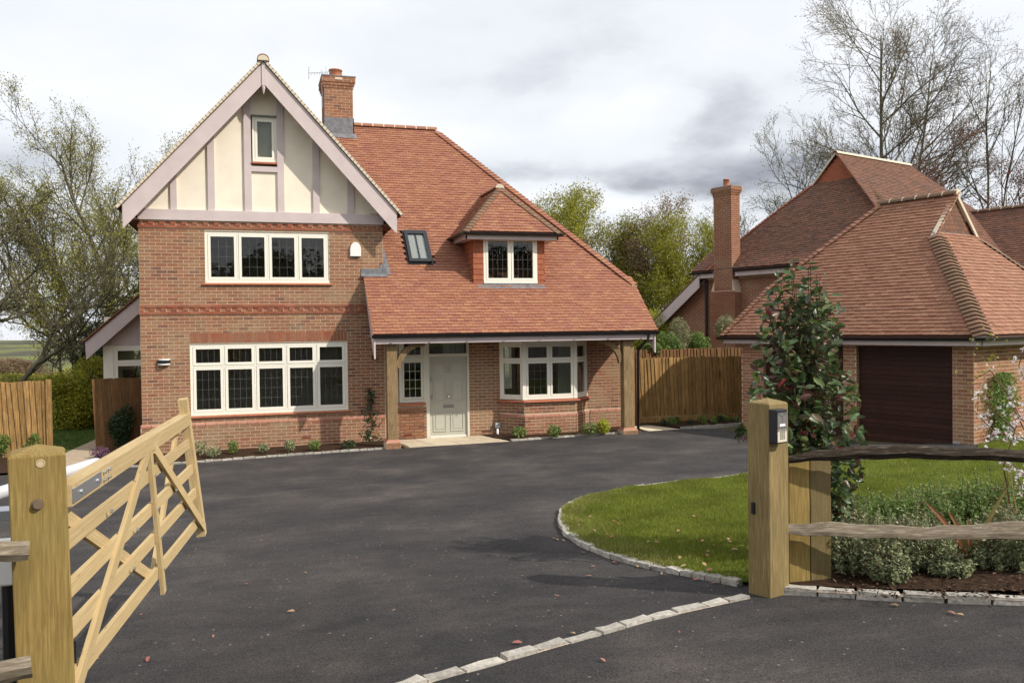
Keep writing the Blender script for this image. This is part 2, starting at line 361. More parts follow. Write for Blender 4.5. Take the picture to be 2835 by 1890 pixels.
M_POST = wood('pale_treated_softwood', (0.269, 0.183, 0.058), (0.368, 0.261, 0.093), (1, 1, .05), 22, knots=1.6, green=(0.245, 0.197, 0.069))
M_RPOST = wood('weathered_treated_softwood', (0.211, 0.154, 0.067), (0.301, 0.220, 0.101), (1, 1, .05), 22, knots=1.6, green=(0.195, 0.162, 0.074))
M_GATE = wood('fresh_pine_gate', (0.474, 0.331, 0.150), (0.602, 0.447, 0.230), (1, .06, 1), 20, knots=1.4)
M_GATEV = wood('fresh_pine_upright', (0.474, 0.331, 0.138), (0.602, 0.447, 0.219), (1, 1, .06), 20)
M_OAK = wood('green_oak_post', (0.230, 0.157, 0.081), (0.357, 0.255, 0.136), (1, 1, .06), 16, knots=.9)
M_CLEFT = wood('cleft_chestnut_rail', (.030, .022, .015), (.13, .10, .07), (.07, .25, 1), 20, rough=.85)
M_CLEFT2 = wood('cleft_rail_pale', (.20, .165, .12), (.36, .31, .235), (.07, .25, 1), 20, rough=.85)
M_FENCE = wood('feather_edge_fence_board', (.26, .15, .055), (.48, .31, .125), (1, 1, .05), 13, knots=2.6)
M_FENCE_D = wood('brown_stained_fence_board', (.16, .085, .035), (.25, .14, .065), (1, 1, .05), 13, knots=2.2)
M_GDOOR = wood('dark_rosewood_garage_door', (.045, .018, .012), (.085, .035, .022), (.4, .4, 1), 18, rough=.55)
def asphalt_mat():
    def bd(nt, b):
        w = world_pos(nt); fine = noise(nt, w, 95, 4, .85); mid = noise(nt, w, 38, 4, .7); big = noise(nt, w, .8, 6, .62); st = noise(nt, world_pos(nt, (1, 2.2, 1)), 2.8, 6, .68)
        c = ramp(nt, big, [(.3, (.030, .029, .031)), (.5, (.050, .047, .047)), (.72, (.088, .079, .073))])
        c = mixc(nt, .55, c, ramp(nt, st, [(.3, (.30, .30, .31)), (.7, (.74, .71, .68))]), 'OVERLAY')
        c = mixc(nt, .75, c, ramp(nt, fine, [(.38, (.03, .03, .03)), (.5, (.48, .48, .48)), (.62, (1, 1, 1))]), 'OVERLAY')
        c = mixc(nt, .55, c, ramp(nt, mid, [(.3, (.35, .35, .35)), (.7, (.7, .7, .7))]), 'OVERLAY')
        v = node(nt, 'ShaderNodeTexVoronoi', Scale=26.0); nt.links.new(w, v.inputs['Vector'])
        k = node(nt, 'ShaderNodeMapRange', **{'From Min': .16, 'From Max': .26, 'To Min': .9, 'To Max': 0}); nt.links.new(v.outputs['Distance'], k.inputs[0])
        vc = node(nt, 'ShaderNodeSeparateColor'); nt.links.new(v.outputs['Color'], vc.inputs[0]); gt = node(nt, 'ShaderNodeMath', operation='GREATER_THAN'); gt.inputs[1].default_value = .955; nt.links.new(vc.outputs[0], gt.inputs[0])
        mu = node(nt, 'ShaderNodeMath', operation='MULTIPLY'); nt.links.new(k.outputs[0], mu.inputs[0]); nt.links.new(gt.outputs[0], mu.inputs[1])
        c = mixc(nt, mu.outputs[0], c, (.30, .27, .24))
        nt.links.new(c, b.inputs['Base Color'])
        h = node(nt, 'ShaderNodeMath', operation='ADD'); nt.links.new(fine, h.inputs[0]); nt.links.new(mid, h.inputs[1]); bumpn(nt, b, h.outputs[0], 1.0, .012)
    return mat('tarmac', rough=.85, spec=.25, build=bd)
M_ASPH = asphalt_mat()
def simple_noise_mat(name, stops, scale=6, rough=.9, bump=.4, spec=.15, island=0.0, detail=6):
    def bd(nt, b):
        w = world_pos(nt); n = noise(nt, w, scale, detail, .65); c = ramp(nt, n, stops)
        if island: c = mixc(nt, island, c, ramp(nt, rand_id(nt), [(0, (.28, .28, .28)), (1, (.72, .72, .72))]), 'OVERLAY')
        nt.links.new(c, b.inputs['Base Color']); bumpn(nt, b, n, bump, .02)
    return mat(name, rough=rough, spec=spec, build=bd)
M_SETT = simple_noise_mat('granite_sett', [(.3, (.25, .235, .205)), (.55, (.40, .375, .33)), (.75, (.55, .52, .47))], 30, island=.5)
M_SOIL = simple_noise_mat('bark_mulch_soil', [(.3, (0.021, 0.012, 0.006)), (.55, (0.045, 0.025, 0.014)), (.8, (0.098, 0.054, 0.032))], 22, bump=1.0)
M_SLAB = simple_noise_mat('sandstone_slab', [(.3, (.50, .42, .30)), (.7, (.64, .55, .41))], 5, island=.4)
M_PATH = simple_noise_mat('buff_gravel_path', [(.3, (.32, .25, .17)), (.7, (.46, .37, .27))], 14)
M_LAWN = simple_noise_mat('lawn_turf', [(.3, (.07, .095, .02)), (.7, (.12, .15, .03))], 9)
M_FIELD = simple_noise_mat('distant_fields_and_woods', [(.35, (.055, .055, .045)), (.5, (.085, .085, .05)), (.6, (.16, .18, .05)), (.7, (.08, .085, .06))], .012)
M_HILL = simple_noise_mat('far_wooded_hill', [(.3, (.12, .13, .14)), (.7, (.17, .18, .19))], .01, bump=0)
M_GRANITEPIER = mat('render_base', (.35, .34, .32), .9)
def leaf_mat(name, stops, rough=.5, spec=.35, trans=.35, scale=.8, patch=.5):
    def bd(nt, b):
        r = rand_id(nt); c = ramp(nt, r, stops)
        n = noise(nt, world_pos(nt), scale, 4); c = mixc(nt, patch, c, ramp(nt, n, [(.3, (.34, .34, .34)), (.7, (.64, .64, .64))]), 'OVERLAY')
        nt.links.new(c, b.inputs['Base Color'])
        out = [q for q in nt.nodes if q.type == 'OUTPUT_MATERIAL'][0]; tl = nt.nodes.new('ShaderNodeBsdfTranslucent'); nt.links.new(c, tl.inputs[0])
        mx = nt.nodes.new('ShaderNodeMixShader'); mx.inputs[0].default_value = trans; nt.links.new(b.outputs[0], mx.inputs[1]); nt.links.new(tl.outputs[0], mx.inputs[2]); nt.links.new(mx.outputs[0], out.inputs[0])
    return mat(name, rough=rough, spec=spec, build=bd)
M_GRASS = leaf_mat('grass_blade', [(0, (0.127, 0.169, 0.021)), (.4, (0.194, 0.233, 0.030)), (.8, (0.152, 0.205, 0.024)), (.92, (0.279, 0.270, 0.055)), (1, (0.339, 0.263, 0.109))], .6, .2, .35, 1.7, .85)
M_GRASS_DK = leaf_mat('shaded_lawn_grass', [(0, (.05, .11, .02)), (1, (.08, .15, .03))], .6, .2, .3)  # shade on the back lawn is put into this darker green
M_PHOT = leaf_mat('photinia_leaf', [(0, (0.062, 0.104, 0.040)), (.35, (0.088, 0.143, 0.046)), (.62, (0.056, 0.072, 0.040)), (.78, (0.150, 0.221, 0.057)), (.88, (0.150, 0.078, 0.052)), (.94, (0.112, 0.058, 0.046)), (.985, (0.150, 0.065, 0.046)), (1, (0.438, 0.065, 0.081))], .38, .5, .25)
M_SPRING = leaf_mat('spring_leaf', [(0, (0.214, 0.233, 0.033)), (.5, (0.310, 0.305, 0.052)), (1, (0.256, 0.203, 0.059))])
M_OLIVE = leaf_mat('olive_bud_leaf', [(0, (0.252, 0.246, 0.056)), (.5, (0.337, 0.323, 0.080)), (1, (0.231, 0.194, 0.064))])
M_LIME = leaf_mat('fresh_green_leaf', [(0, (0.246, 0.260, 0.022)), (.5, (0.360, 0.349, 0.032)), (1, (0.202, 0.212, 0.019))])
M_PINKB = leaf_mat('pink_brown_bud_leaf', [(0, (0.257, 0.170, 0.108)), (.5, (0.309, 0.217, 0.130)), (1, (0.224, 0.170, 0.072))])
M_PURP = leaf_mat('purple_leaf', [(0, (.17, .055, .05)), (.5, (.21, .09, .06)), (1, (.13, .08, .04))])
M_DARKL = leaf_mat('dark_evergreen_leaf', [(0, (.018, .04, .012)), (.6, (.03, .06, .018)), (1, (.05, .085, .025))], .35, .5, .15)
M_GREYG = leaf_mat('grey_green_leaf', [(0, (.16, .20, .09)), (.5, (.25, .29, .15)), (.8, (.34, .37, .20)), (1, (.48, .48, .28))], .5, .3, .3)
M_MIDG = leaf_mat('mid_green_leaf', [(0, (.12, .19, .045)), (.5, (.17, .26, .06)), (1, (.24, .32, .10))])
M_VARIEG = leaf_mat('variegated_leaf', [(0, (.30, .31, .16)), (.4, (.20, .24, .10)), (.7, (.38, .36, .22)), (1, (.26, .19, .12))])
M_YEL = leaf_mat('yellow_leaf', [(0, (.42, .42, .04)), (.5, (.50, .50, .06)), (1, (.30, .36, .05))])
M_BLOSSOM = leaf_mat('white_blossom', [(0, (.80, .80, .80)), (.8, (.78, .76, .74)), (1, (.75, .55, .58))], .6, .2, .4)
M_PHORM = leaf_mat('phormium_blade', [(0, (.34, .20, .10)), (.4, (.42, .17, .10)), (.7, (.45, .38, .15)), (1, (.30, .28, .12))], .4, .4, .25)
M_PURPLEPLANT = leaf_mat('purple_heather', [(0, (.16, .07, .16)), (1, (.26, .13, .24))])
M_DEAD = leaf_mat('fallen_red_leaf', [(0, (.35, .10, .07)), (.4, (.42, .20, .14)), (.7, (.40, .28, .14)), (1, (.30, .07, .08))], .6, .3, .1)
M_BARK = simple_noise_mat('grey_green_bark', [(.3, (.05, .043, .032)), (.7, (.10, .085, .062))], 12)
M_BARKG = simple_noise_mat('mossy_bark', [(.3, (.055, .053, .032)), (.7, (.115, .105, .068))], 8)
M_BARKA = simple_noise_mat('ash_bark', [(.3, (.10, .095, .06)), (.7, (.18, .165, .115))], 8)
M_BARKP = simple_noise_mat('pale_bark', [(.3, (.085, .075, .055)), (.7, (.17, .15, .115))], 8)
M_TWIG = mat('red_brown_stem', (.13, .06, .04), .7)
#==PART2==
# ------------------------------------------------------------------ ground and terrain
def sheet(name, poly, mat_, dz, step=.5, kind='structure', zf=None, parent=None):
    """a surface over polygon poly (xy), following the ground, with interior points"""
    zf = zf or height
    P = []; n = len(poly)
    for i in range(n):
        a = np.array(poly[i], float); b = np.array(poly[(i + 1) % n], float); k = max(1, int(np.linalg.norm(b - a) / step))
        for j in range(k): P.append(a + (b - a) * j / k)
    nb = len(P); ring = [tuple(p) for p in P]
    def inside(x, y):
        c = False; j = nb - 1
        for i in range(nb):
            xi, yi = ring[i]; xj, yj = ring[j]
            if (yi > y) != (yj > y) and x < (xj - xi) * (y - yi) / (yj - yi) + xi: c = not c
            j = i
        return c
    xs = [p[0] for p in ring]; ys = [p[1] for p in ring]; RX = np.array(xs); RY = np.array(ys)
    def inside_np(x, y):
        c = np.zeros(len(x), bool); j = nb - 1
        for i in range(nb):
            if RY[i] != RY[j]: c ^= ((RY[i] > y) != (RY[j] > y)) & (x < (RX[j] - RX[i]) * (y - RY[i]) / (RY[j] - RY[i]) + RX[i])
            j = i
        return c
    inside.np = inside_np
    pts = [Vector((float(p[0]), float(p[1]))) for p in P]
    yy = min(ys) + step * .5
    while yy < max(ys):
        xx = min(xs) + step * .5
        while xx < max(xs):
            if inside(xx, yy): pts.append(Vector((xx + random.uniform(-.1, .1) * step, yy)))
            xx += step
        yy += step
    edges = [(i, (i + 1) % nb) for i in range(nb)]
    r = geometry.delaunay_2d_cdt(pts, edges, [], 1, 1e-5)
    me = bpy.data.meshes.new(name); me.from_pydata([(v.x, v.y, zf(v.x, v.y) + dz) for v in r[0]], [], r[2]); me.update()
    o = link(name, me, mat_, parent, kind=kind, smooth=True); return o, inside
def gp(*pts): return [tuple(on_ground(*p)[:2]) for p in pts]
def terrain():
    N = 90; xs = np.concatenate([-np.geomspace(6, 2600, 34)[::-1], np.linspace(-5, 22, 28), 22 + np.geomspace(4, 2600, 34)]); ys = np.concatenate([-np.geomspace(26, 300, 8)[::-1], np.linspace(-25, 16, 30), 16 + np.geomspace(2, 3200, 44)])
    V = []
    for y in ys:
        for x in xs:
            z = height(x, y) - .05
            if y < -22: z = height(x, -22) - .05
            dd = max(0, y - 14) ; 
            if dd > 0:
                z += -.055 * min(dd, 450) * (dd / (dd + 30.0))
                hill = 22 * math.exp(-((dd - 1500) / 420.0) ** 2) * (1 + .25 * math.sin(x / 310.0) + .12 * math.sin(x / 97.0 + 1)) if dd > 300 else 0
                z += hill - (6 if dd > 2500 else 0)
            V.append((x, y, z))
    nx = len(xs); Fq = [(j * nx + i, j * nx + i + 1, (j + 1) * nx + i + 1, (j + 1) * nx + i) for j in range(len(ys) - 1) for i in range(nx - 1)]
    me = np_mesh('ground', np.array(V), np.array(Fq)); link('ground', me, M_FIELD, kind='structure', smooth=True)
terrain()
DRIVE = [(-3.2, -26), (20, -26), (20, -6.0), (15.2, -5.9), (14.6, -5.2), (13.2, -1.0), (12.2, -.9), (8, -1.2), (5.3, -1.3), (2.8, -1.35), (.2, -1.6), (-2.6, -1.6), (-3.2, -3)]
sheet('driveway', DRIVE, M_ASPH, 0.0, .8)
# lawn in the fork of the drive
KERB_PX = [(1700, 1345), (1640, 1333), (1550, 1315), (1475, 1300), (1400, 1279), (1345, 1256), (1302, 1228), (1288, 1200), (1293, 1175), (1320, 1156), (1375, 1139), (1450, 1124), (1540, 1113), (1640, 1104)]
KL = gp(*KERB_PX)
LAWN_BACK = [(10.0, -8.55), (12.0, -8.1), (13.6, -8.0), (15.0, -7.6), (15.75, -6.9), (15.95, -6.8)]
LAWN = KL + LAWN_BACK + [(19.5, -5.6), (19.5, -13.5), (9.0, -14.4), (6.1, -14.62), (5.86, -14.5)]
lawn, lawn_in = sheet('lawn', LAWN, M_LAWN, .03, .35)
BED = [(6.0, -14.62), (6.9, -13.4), (8.6, -12.3), (11, -11.8), (14.5, -12.6), (15.5, -16.2), (10.2, -16.6), (7.9, -15.85), (6.9, -15.42), (6.25, -15.0), (5.98, -14.78)]
bed, bed_in = sheet('planting_bed', BED, M_SOIL, .055, .25)
HB_L = [(-.9, -1.5), (.2, -1.52), (2.8, -1.27), (5.2, -1.15), (5.35, -.9), (5.35, 0.06), (-.05, .06), (-.05, .9), (-1.2, .9)]
sheet('flower_bed', HB_L, M_SOIL, .03, .3)
HB_R = [(8.0, -1.17), (9.5, -1.05), (11.3, -.93), (11.55, -.75), (11.5, .06), (7.6, .06), (7.75, -.7)]
sheet('flower_bed.001', HB_R, M_SOIL, .03, .3)
HB_F = [(12.55, -.72), (14.5, -.5), (14.9, .5), (12.1, .5), (12.0, .3)]
sheet('flower_bed.002', HB_F, M_SOIL, .03, .3)
HB_E = [(-4, -1.5), (-1.75, -1.5), (-1.75, .85), (-4, .85)]
sheet('flower_bed.003', HB_E, M_SOIL, .03, .3)
backlawn, back_in = sheet('back_lawn', [(-14, 1.3), (-1.7, 1.3), (-1.45, 3.2), (-1.2, 11.5), (-14, 11.5)], M_LAWN, .03, .8)
sheet('side_path', [(-1.75, -1.5), (-.95, -1.5), (-.95, .9), (-.2, 1.2), (-.2, 4.5), (-1.35, 4.5), (-1.7, 1.0)], M_PATH, .04, .5)

# ------------------------------------------------------------------ granite setts
def sett_mesh(i):
    r = random.Random(i); bm = MB(); v = []
    for z in (0, 1):
        k = .94 if z else 1.0
        for sx, sy in ((-1, -1), (0, -1), (1, -1), (1, 1), (0, 1), (-1, 1)):
            v.append((sx * k * (1 + r.uniform(-.07, .05)), sy * k * (1 + r.uniform(-.10, .08)), (1 if z else -1) * (1 + (r.uniform(-.16, .08) if z else 0))))
    f = [(6, 7, 8, 9, 10, 11)] + [(k, (k + 1) % 6, 6 + (k + 1) % 6, 6 + k) for k in range(6)]
    me = bpy.data.meshes.new('sett'); me.from_pydata(v, [], f); me.materials.append(M_SETT); return me
SETTS = [sett_mesh(i) for i in range(6)]
def sett_line(name, pts, L, Wd, hgt, label=None, gap=.005, dz=0.0):
    root = bpy.data.objects.new(name, None); COL.objects.link(root); root['kind'] = 'structure'; root.location = (pts[0][0], pts[0][1], height(*pts[0])); root.empty_display_size = .1
    acc = MB(); d = 0; i = 0; P = [np.array(p, float) for p in pts]; seg = [np.linalg.norm(P[k + 1] - P[k]) for k in range(len(P) - 1)]; tot = sum(seg); cum = np.concatenate([[0], np.cumsum(seg)])
    def at(t):
        k = min(max(int(np.searchsorted(cum, t) - 1), 0), len(seg) - 1); return P[k] + (P[k + 1] - P[k]) * (t - cum[k]) / seg[k]
    while d < tot - L * .4:
        l = L * random.uniform(.78, 1.2); a = at(d); b = at(min(d + l, tot)); c = (a + b) / 2; t = b - a; ln = np.linalg.norm(t)
        if ln < .02: break
        t /= ln; nn = np.array([-t[1], t[0]]) ; c = c + nn * random.uniform(-.008, .008)
        za, zb = height(*a) + hgt, height(*b) + hgt; zc = (za + zb) / 2 + random.uniform(-.005, .005)
        m = Matrix(((t[0] * (ln - gap) / 2, nn[0] * Wd / 2, 0, c[0]), (t[1] * (ln - gap) / 2, nn[1] * Wd / 2, 0, c[1]), ((zb - za) / 2, 0, .05, zc - .047 + dz), (0, 0, 0, 1)))
        place_mesh('sett', SETTS[i % 6], root, m); i += 1; d += l
    # bedding mortar under the row
    k = max(2, int(tot / .3)); q = [at(tot * j / k) for j in range(k + 1)]; V = []; Fc = []
    for j in range(k + 1):
        t = q[min(j + 1, k)] - q[max(j - 1, 0)]; t /= np.linalg.norm(t); nn = np.array([-t[1], t[0]])
        for sgn in (-1, 1): p = q[j] + nn * sgn * Wd * .46; V.append((p[0], p[1], height(*p) + hgt - .018))
        if j: Fc.append((2 * j - 2, 2 * j - 1, 2 * j + 1, 2 * j))
    MB().add(V, Fc).build('mortar_bed', M_MORTAR, root)
    return root
sett_line('lawn_kerb', KL + LAWN_BACK[:3], .15, .078, .042)
sett_line('gate_threshold', gp((900, 1592), (975, 1563), (1100, 1530), (1210, 1500), (1350, 1460), (1500, 1418), (1620, 1392), (1715, 1371)), .24, .082, .020)
sett_line('bed_kerb', gp((1792, 1362), (1870, 1366), (1960, 1371), (2060, 1377), (2150, 1381), (2250, 1384), (2400, 1388)), .27, .085, .052)
sett_line('bed_kerb.001', [(-1.0, -1.58), (.2, -1.6), (2.8, -1.35), (5.2, -1.2)], .20, .10, .035)
sett_line('bed_kerb.002', [(7.98, -1.24), (9.5, -1.12), (11.35, -1.0)], .19, .10, .035)
sett_line('bed_kerb.003', [(12.6, -.78), (14.6, -.56)], .19, .09, .035)

# ------------------------------------------------------------------ brick laying
def lay_bricks(pc, O, u, n, u0, u1, v0, v1, holes=(), Lf=None, Rf=None, soldier=None, bl=.225, bh=.075, proud=.006, z_phase=0.0, phase=0.0, skip=None):
    """stretcher bond on the plane O + u*x + z*y, outward normal n"""
    O = np.asarray(O, float); u = np.asarray(u, float); n = np.asarray(n, float); zv = np.array([0, 0, 1.0])
    i = int(math.floor((v0 - z_phase) / bh + 1e-6))
    while True:
        z0 = z_phase + i * bh; z1 = z0 + bh; i += 1
        if z0 >= v1 - .02: break
        if z1 <= v0 + .02: continue
        a0 = max(z0, v0); a1 = min(z1, v1); zc = (a0 + a1) / 2
        L = u0 if Lf is None else max(u0, Lf(zc)); R = u1 if Rf is None else min(u1, Rf(zc))
        iv = [(L, R)]
        for hx0, hx1, hz0, hz1 in holes:
            if zc > hz0 and zc < hz1:
                nv = []
                for a, b in iv:
                    if hx1 <= a or hx0 >= b: nv.append((a, b)); continue
                    if hx0 > a: nv.append((a, hx0))
                    if hx1 < b: nv.append((hx1, b))
                iv = nv
        off = phase + (bl / 2 if i % 2 else 0)
        for a, b in iv:
            k = math.floor((a - off) / bl)
            while off + k * bl < b:
                x0 = max(a, off + k * bl); x1 = min(b, off + (k + 1) * bl); k += 1
                if x1 - x0 < .035: continue
                hw = (x1 - x0) / 2 - .0058; hh = (a1 - a0) / 2 - .0058
                if hh < .008: continue
                c = O + u * ((x0 + x1) / 2) + zv * zc + n * (proud - .006 + random.uniform(-.0012, .0012))
                pc.add(c, u * hw, zv * hh, n * .006)

def wall_body(name, O, u, n, u0, u1, v0, v1, holes, t, mat_, parent, topf=None):
    """mortar coloured wall with openings: boxes round the holes, outer face on the plane"""
    O = np.asarray(O, float); u = np.asarray(u, float); n = np.asarray(n, float); z = np.array([0, 0, 1.0])
    xs = sorted({u0, u1} | {max(u0, min(u1, h[0])) for h in holes} | {max(u0, min(u1, h[1])) for h in holes})
    b = MB()
    for a, c in zip(xs[:-1], xs[1:]):
        if c - a < 1e-4: continue
        iv = [(v0, v1)]
        for h in holes:
            if h[0] < (a + c) / 2 < h[1]:
                nv = []
                for p, q in iv:
                    if h[3] <= p or h[2] >= q: nv.append((p, q)); continue
                    if h[2] > p: nv.append((p, h[2]))
                    if h[3] < q: nv.append((h[3], q))
                iv = nv
        for p, q in iv:
            b.obox(O + u * (a + c) / 2 + z * (p + q) / 2 - n * t / 2, u * (c - a) / 2, z * (q - p) / 2, n * t / 2)
    return b.build(name, mat_, parent)

def lay_tiles(pc, O, u, s, n, S, Lf, Rf, gauge=.1, tw=.165, S0=0.0, jit=1.0, skip=None):
    O, u, s, n = (np.asarray(q, float) for q in (O, u, s, n)); i = 0; t = S0
    while t < S - .02:
        L, R = Lf(t + gauge * .5), Rf(t + gauge * .5); off = (tw / 2 if i % 2 else 0) + random.uniform(-.004, .004)
        ln = min(gauge + .03, S - t + .03); tilt = .17
        wob = math.sin(i * 1.7) * .002
        k = math.floor((L - off) / tw)
        while off + k * tw < R:
            x0 = max(L, off + k * tw); x1 = min(R, off + (k + 1) * tw); k += 1
            if x1 - x0 < .03: continue
            if skip and skip((x0 + x1) / 2, t + gauge / 2): continue
            sd = random.gauss(0, .0022) * jit + math.sin(x0 * 1.3 + i) * .0015; tl = tilt + random.gauss(0, .012) * jit
            sv = s - n * tl; sv = sv / np.linalg.norm(sv); nv = n + s * tl; nv = nv / np.linalg.norm(nv)
            tail = O + u * (x0 + x1) / 2 + s * (t + sd) + n * (.026 + random.uniform(0, .007) * jit)
            rot = random.gauss(0, .008) * jit; uu = u + s * rot
            pc.add(tail + sv * ln / 2, uu * ((x1 - x0) / 2 - .0025), sv * ln / 2, nv * .0095)
        i += 1; t += gauge

def bonnets(parent, A, B, n1, n2, gauge_z=.075, w=.15, name='bonnet_tile', mt=None, first_pale=True, limit=60, thick=1.0):
    """a row of bonnet tiles up the hip from A (low) to B (high) between planes with normals n1, n2"""
    A, B, n1, n2 = (np.asarray(q, float) for q in (A, B, n1, n2)); h = (B - A); Lh = np.linalg.norm(h); h /= Lh
    m = n1 + n2; m -= h * np.dot(m, h); m /= np.linalg.norm(m); sx = np.cross(h, m)
    p1 = np.cross(n1, h); p1 = p1 if np.dot(p1, m) < 0 else -p1; k = -np.dot(p1, m) / (abs(np.dot(p1, sx)) + 1e-6)
    step = gauge_z / max(.05, h[2]); cnt = int(Lh / step)
    c0 = .05; V = []; Fc = []
    xs = [-w, -w * .62, -w * .3, 0, w * .3, w * .62, w]
    def prof(x, lift): return np.array([x, -k * (math.sqrt(x * x + c0 * c0) - c0) + lift])
    ln = step * 1.25
    for j, (t, lift) in enumerate(((0, .036 * thick), (0, .058 * thick), (ln, .022), (ln, .012))):
        for x in xs:
            sag = (-.032 * (1 - (x / w) ** 2) if j in (0, 1) else 0)   # tail bows down the hip at the centre
            wd = 1.0 if j < 2 else .9
            q = prof(x * wd, lift); V.append((q[0], q[1], t + sag))
    nx = len(xs)
    for j in (0, 1, 2):
        for i in range(nx - 1): Fc.append((j * nx + i, j * nx + i + 1, (j + 1) * nx + i + 1, (j + 1) * nx + i))
    me = bpy.data.meshes.new(name); me.from_pydata(V, [], Fc); me.materials.append(mt or M_BONNET)
    for i in range(min(cnt, limit)):
        P = A + h * (i * step) + m * .0 + sx * random.gauss(0, .003)
        mm = Matrix(((sx[0], m[0], h[0], P[0]), (sx[1], m[1], h[1], P[1]), (sx[2], m[2], h[2], P[2]), (0, 0, 0, 1)))
        place_mesh(name, me, parent, mm)
    if first_pale:
        b = MB(); pts = [A - h * .02 + sx * x + m * (prof(x, .03)[1]) for x in xs]; low = [A - h * .02 + sx * x + m * (prof(x, 0)[1] - .03) for x in (w, -w)]
        b.prism(pts + low, h * .03).build('bedding', M_BED, parent)

def ridge_tiles(parent, A, B, r=.11, ln=.45, mt=None, pale=True, name='ridge_tile'):
    A, B = np.asarray(A, float), np.asarray(B, float); d = B - A; L = np.linalg.norm(d); d /= L; side = np.cross(d, [0, 0, 1.0]); side /= np.linalg.norm(side); up = np.cross(side, d)
    V = []; Fc = []; na = 9
    for t in (0, 1):
        for rr in (1.0, .86):
            for k in range(na):
                a = PI * k / (na - 1); V.append((math.cos(a) * rr, t, math.sin(a) * rr * .85))
    for k in range(na - 1):
        Fc += [(k, k + 1, 2 * na + k + 1, 2 * na + k), (k, na + k, na + k + 1, k + 1), (2 * na + k, 2 * na + k + 1, 3 * na + k + 1, 3 * na + k)]
    me = bpy.data.meshes.new(name); me.from_pydata(V, [], Fc); me.materials.append(mt or M_TILE); n = max(1, int(round(L / ln))); l = L / n; jm = MB()
    for i in range(n):
        P = A + d * l * i; q = l - .015
        place_mesh(name, me, parent, Matrix(((side[0] * r, d[0] * q, up[0] * r, P[0]), (side[1] * r, d[1] * q, up[1] * r, P[1]), (side[2] * r, d[2] * q, up[2] * r, P[2]), (0, 0, 0, 1))))
        if i: jm.prism([P + side * math.cos(PI * k / 8) * r * 1.02 + up * math.sin(PI * k / 8) * r * .87 - d * .022 for k in range(9)], d * .026)
    if jm.v: jm.build('mortar_joint', M_BED, parent)

def gutter(parent, pts, r=.055, name='gutter', mt=None):
    """half-round gutter along pts (list of xyz), open top"""
    b = MB()
    for a, c in zip(pts[:-1], pts[1:]):
        a, c = np.asarray(a, float), np.asarray(c, float); d = c - a; d /= np.linalg.norm(d); sd = np.cross(d, [0, 0, 1.0]); sd /= np.linalg.norm(sd); z = np.array([0, 0, 1.0])
        outer = [a + sd * math.cos(t) * r + z * math.sin(t) * r * 1.1 for t in np.linspace(PI, 2 * PI, 8)]; inner = [a + sd * math.cos(t) * r * .85 + z * math.sin(t) * r * .9 for t in np.linspace(2 * PI, PI, 8)]
        b.prism(outer + inner, c - a)
    return b.build(name, mt or M_BLACK, parent)

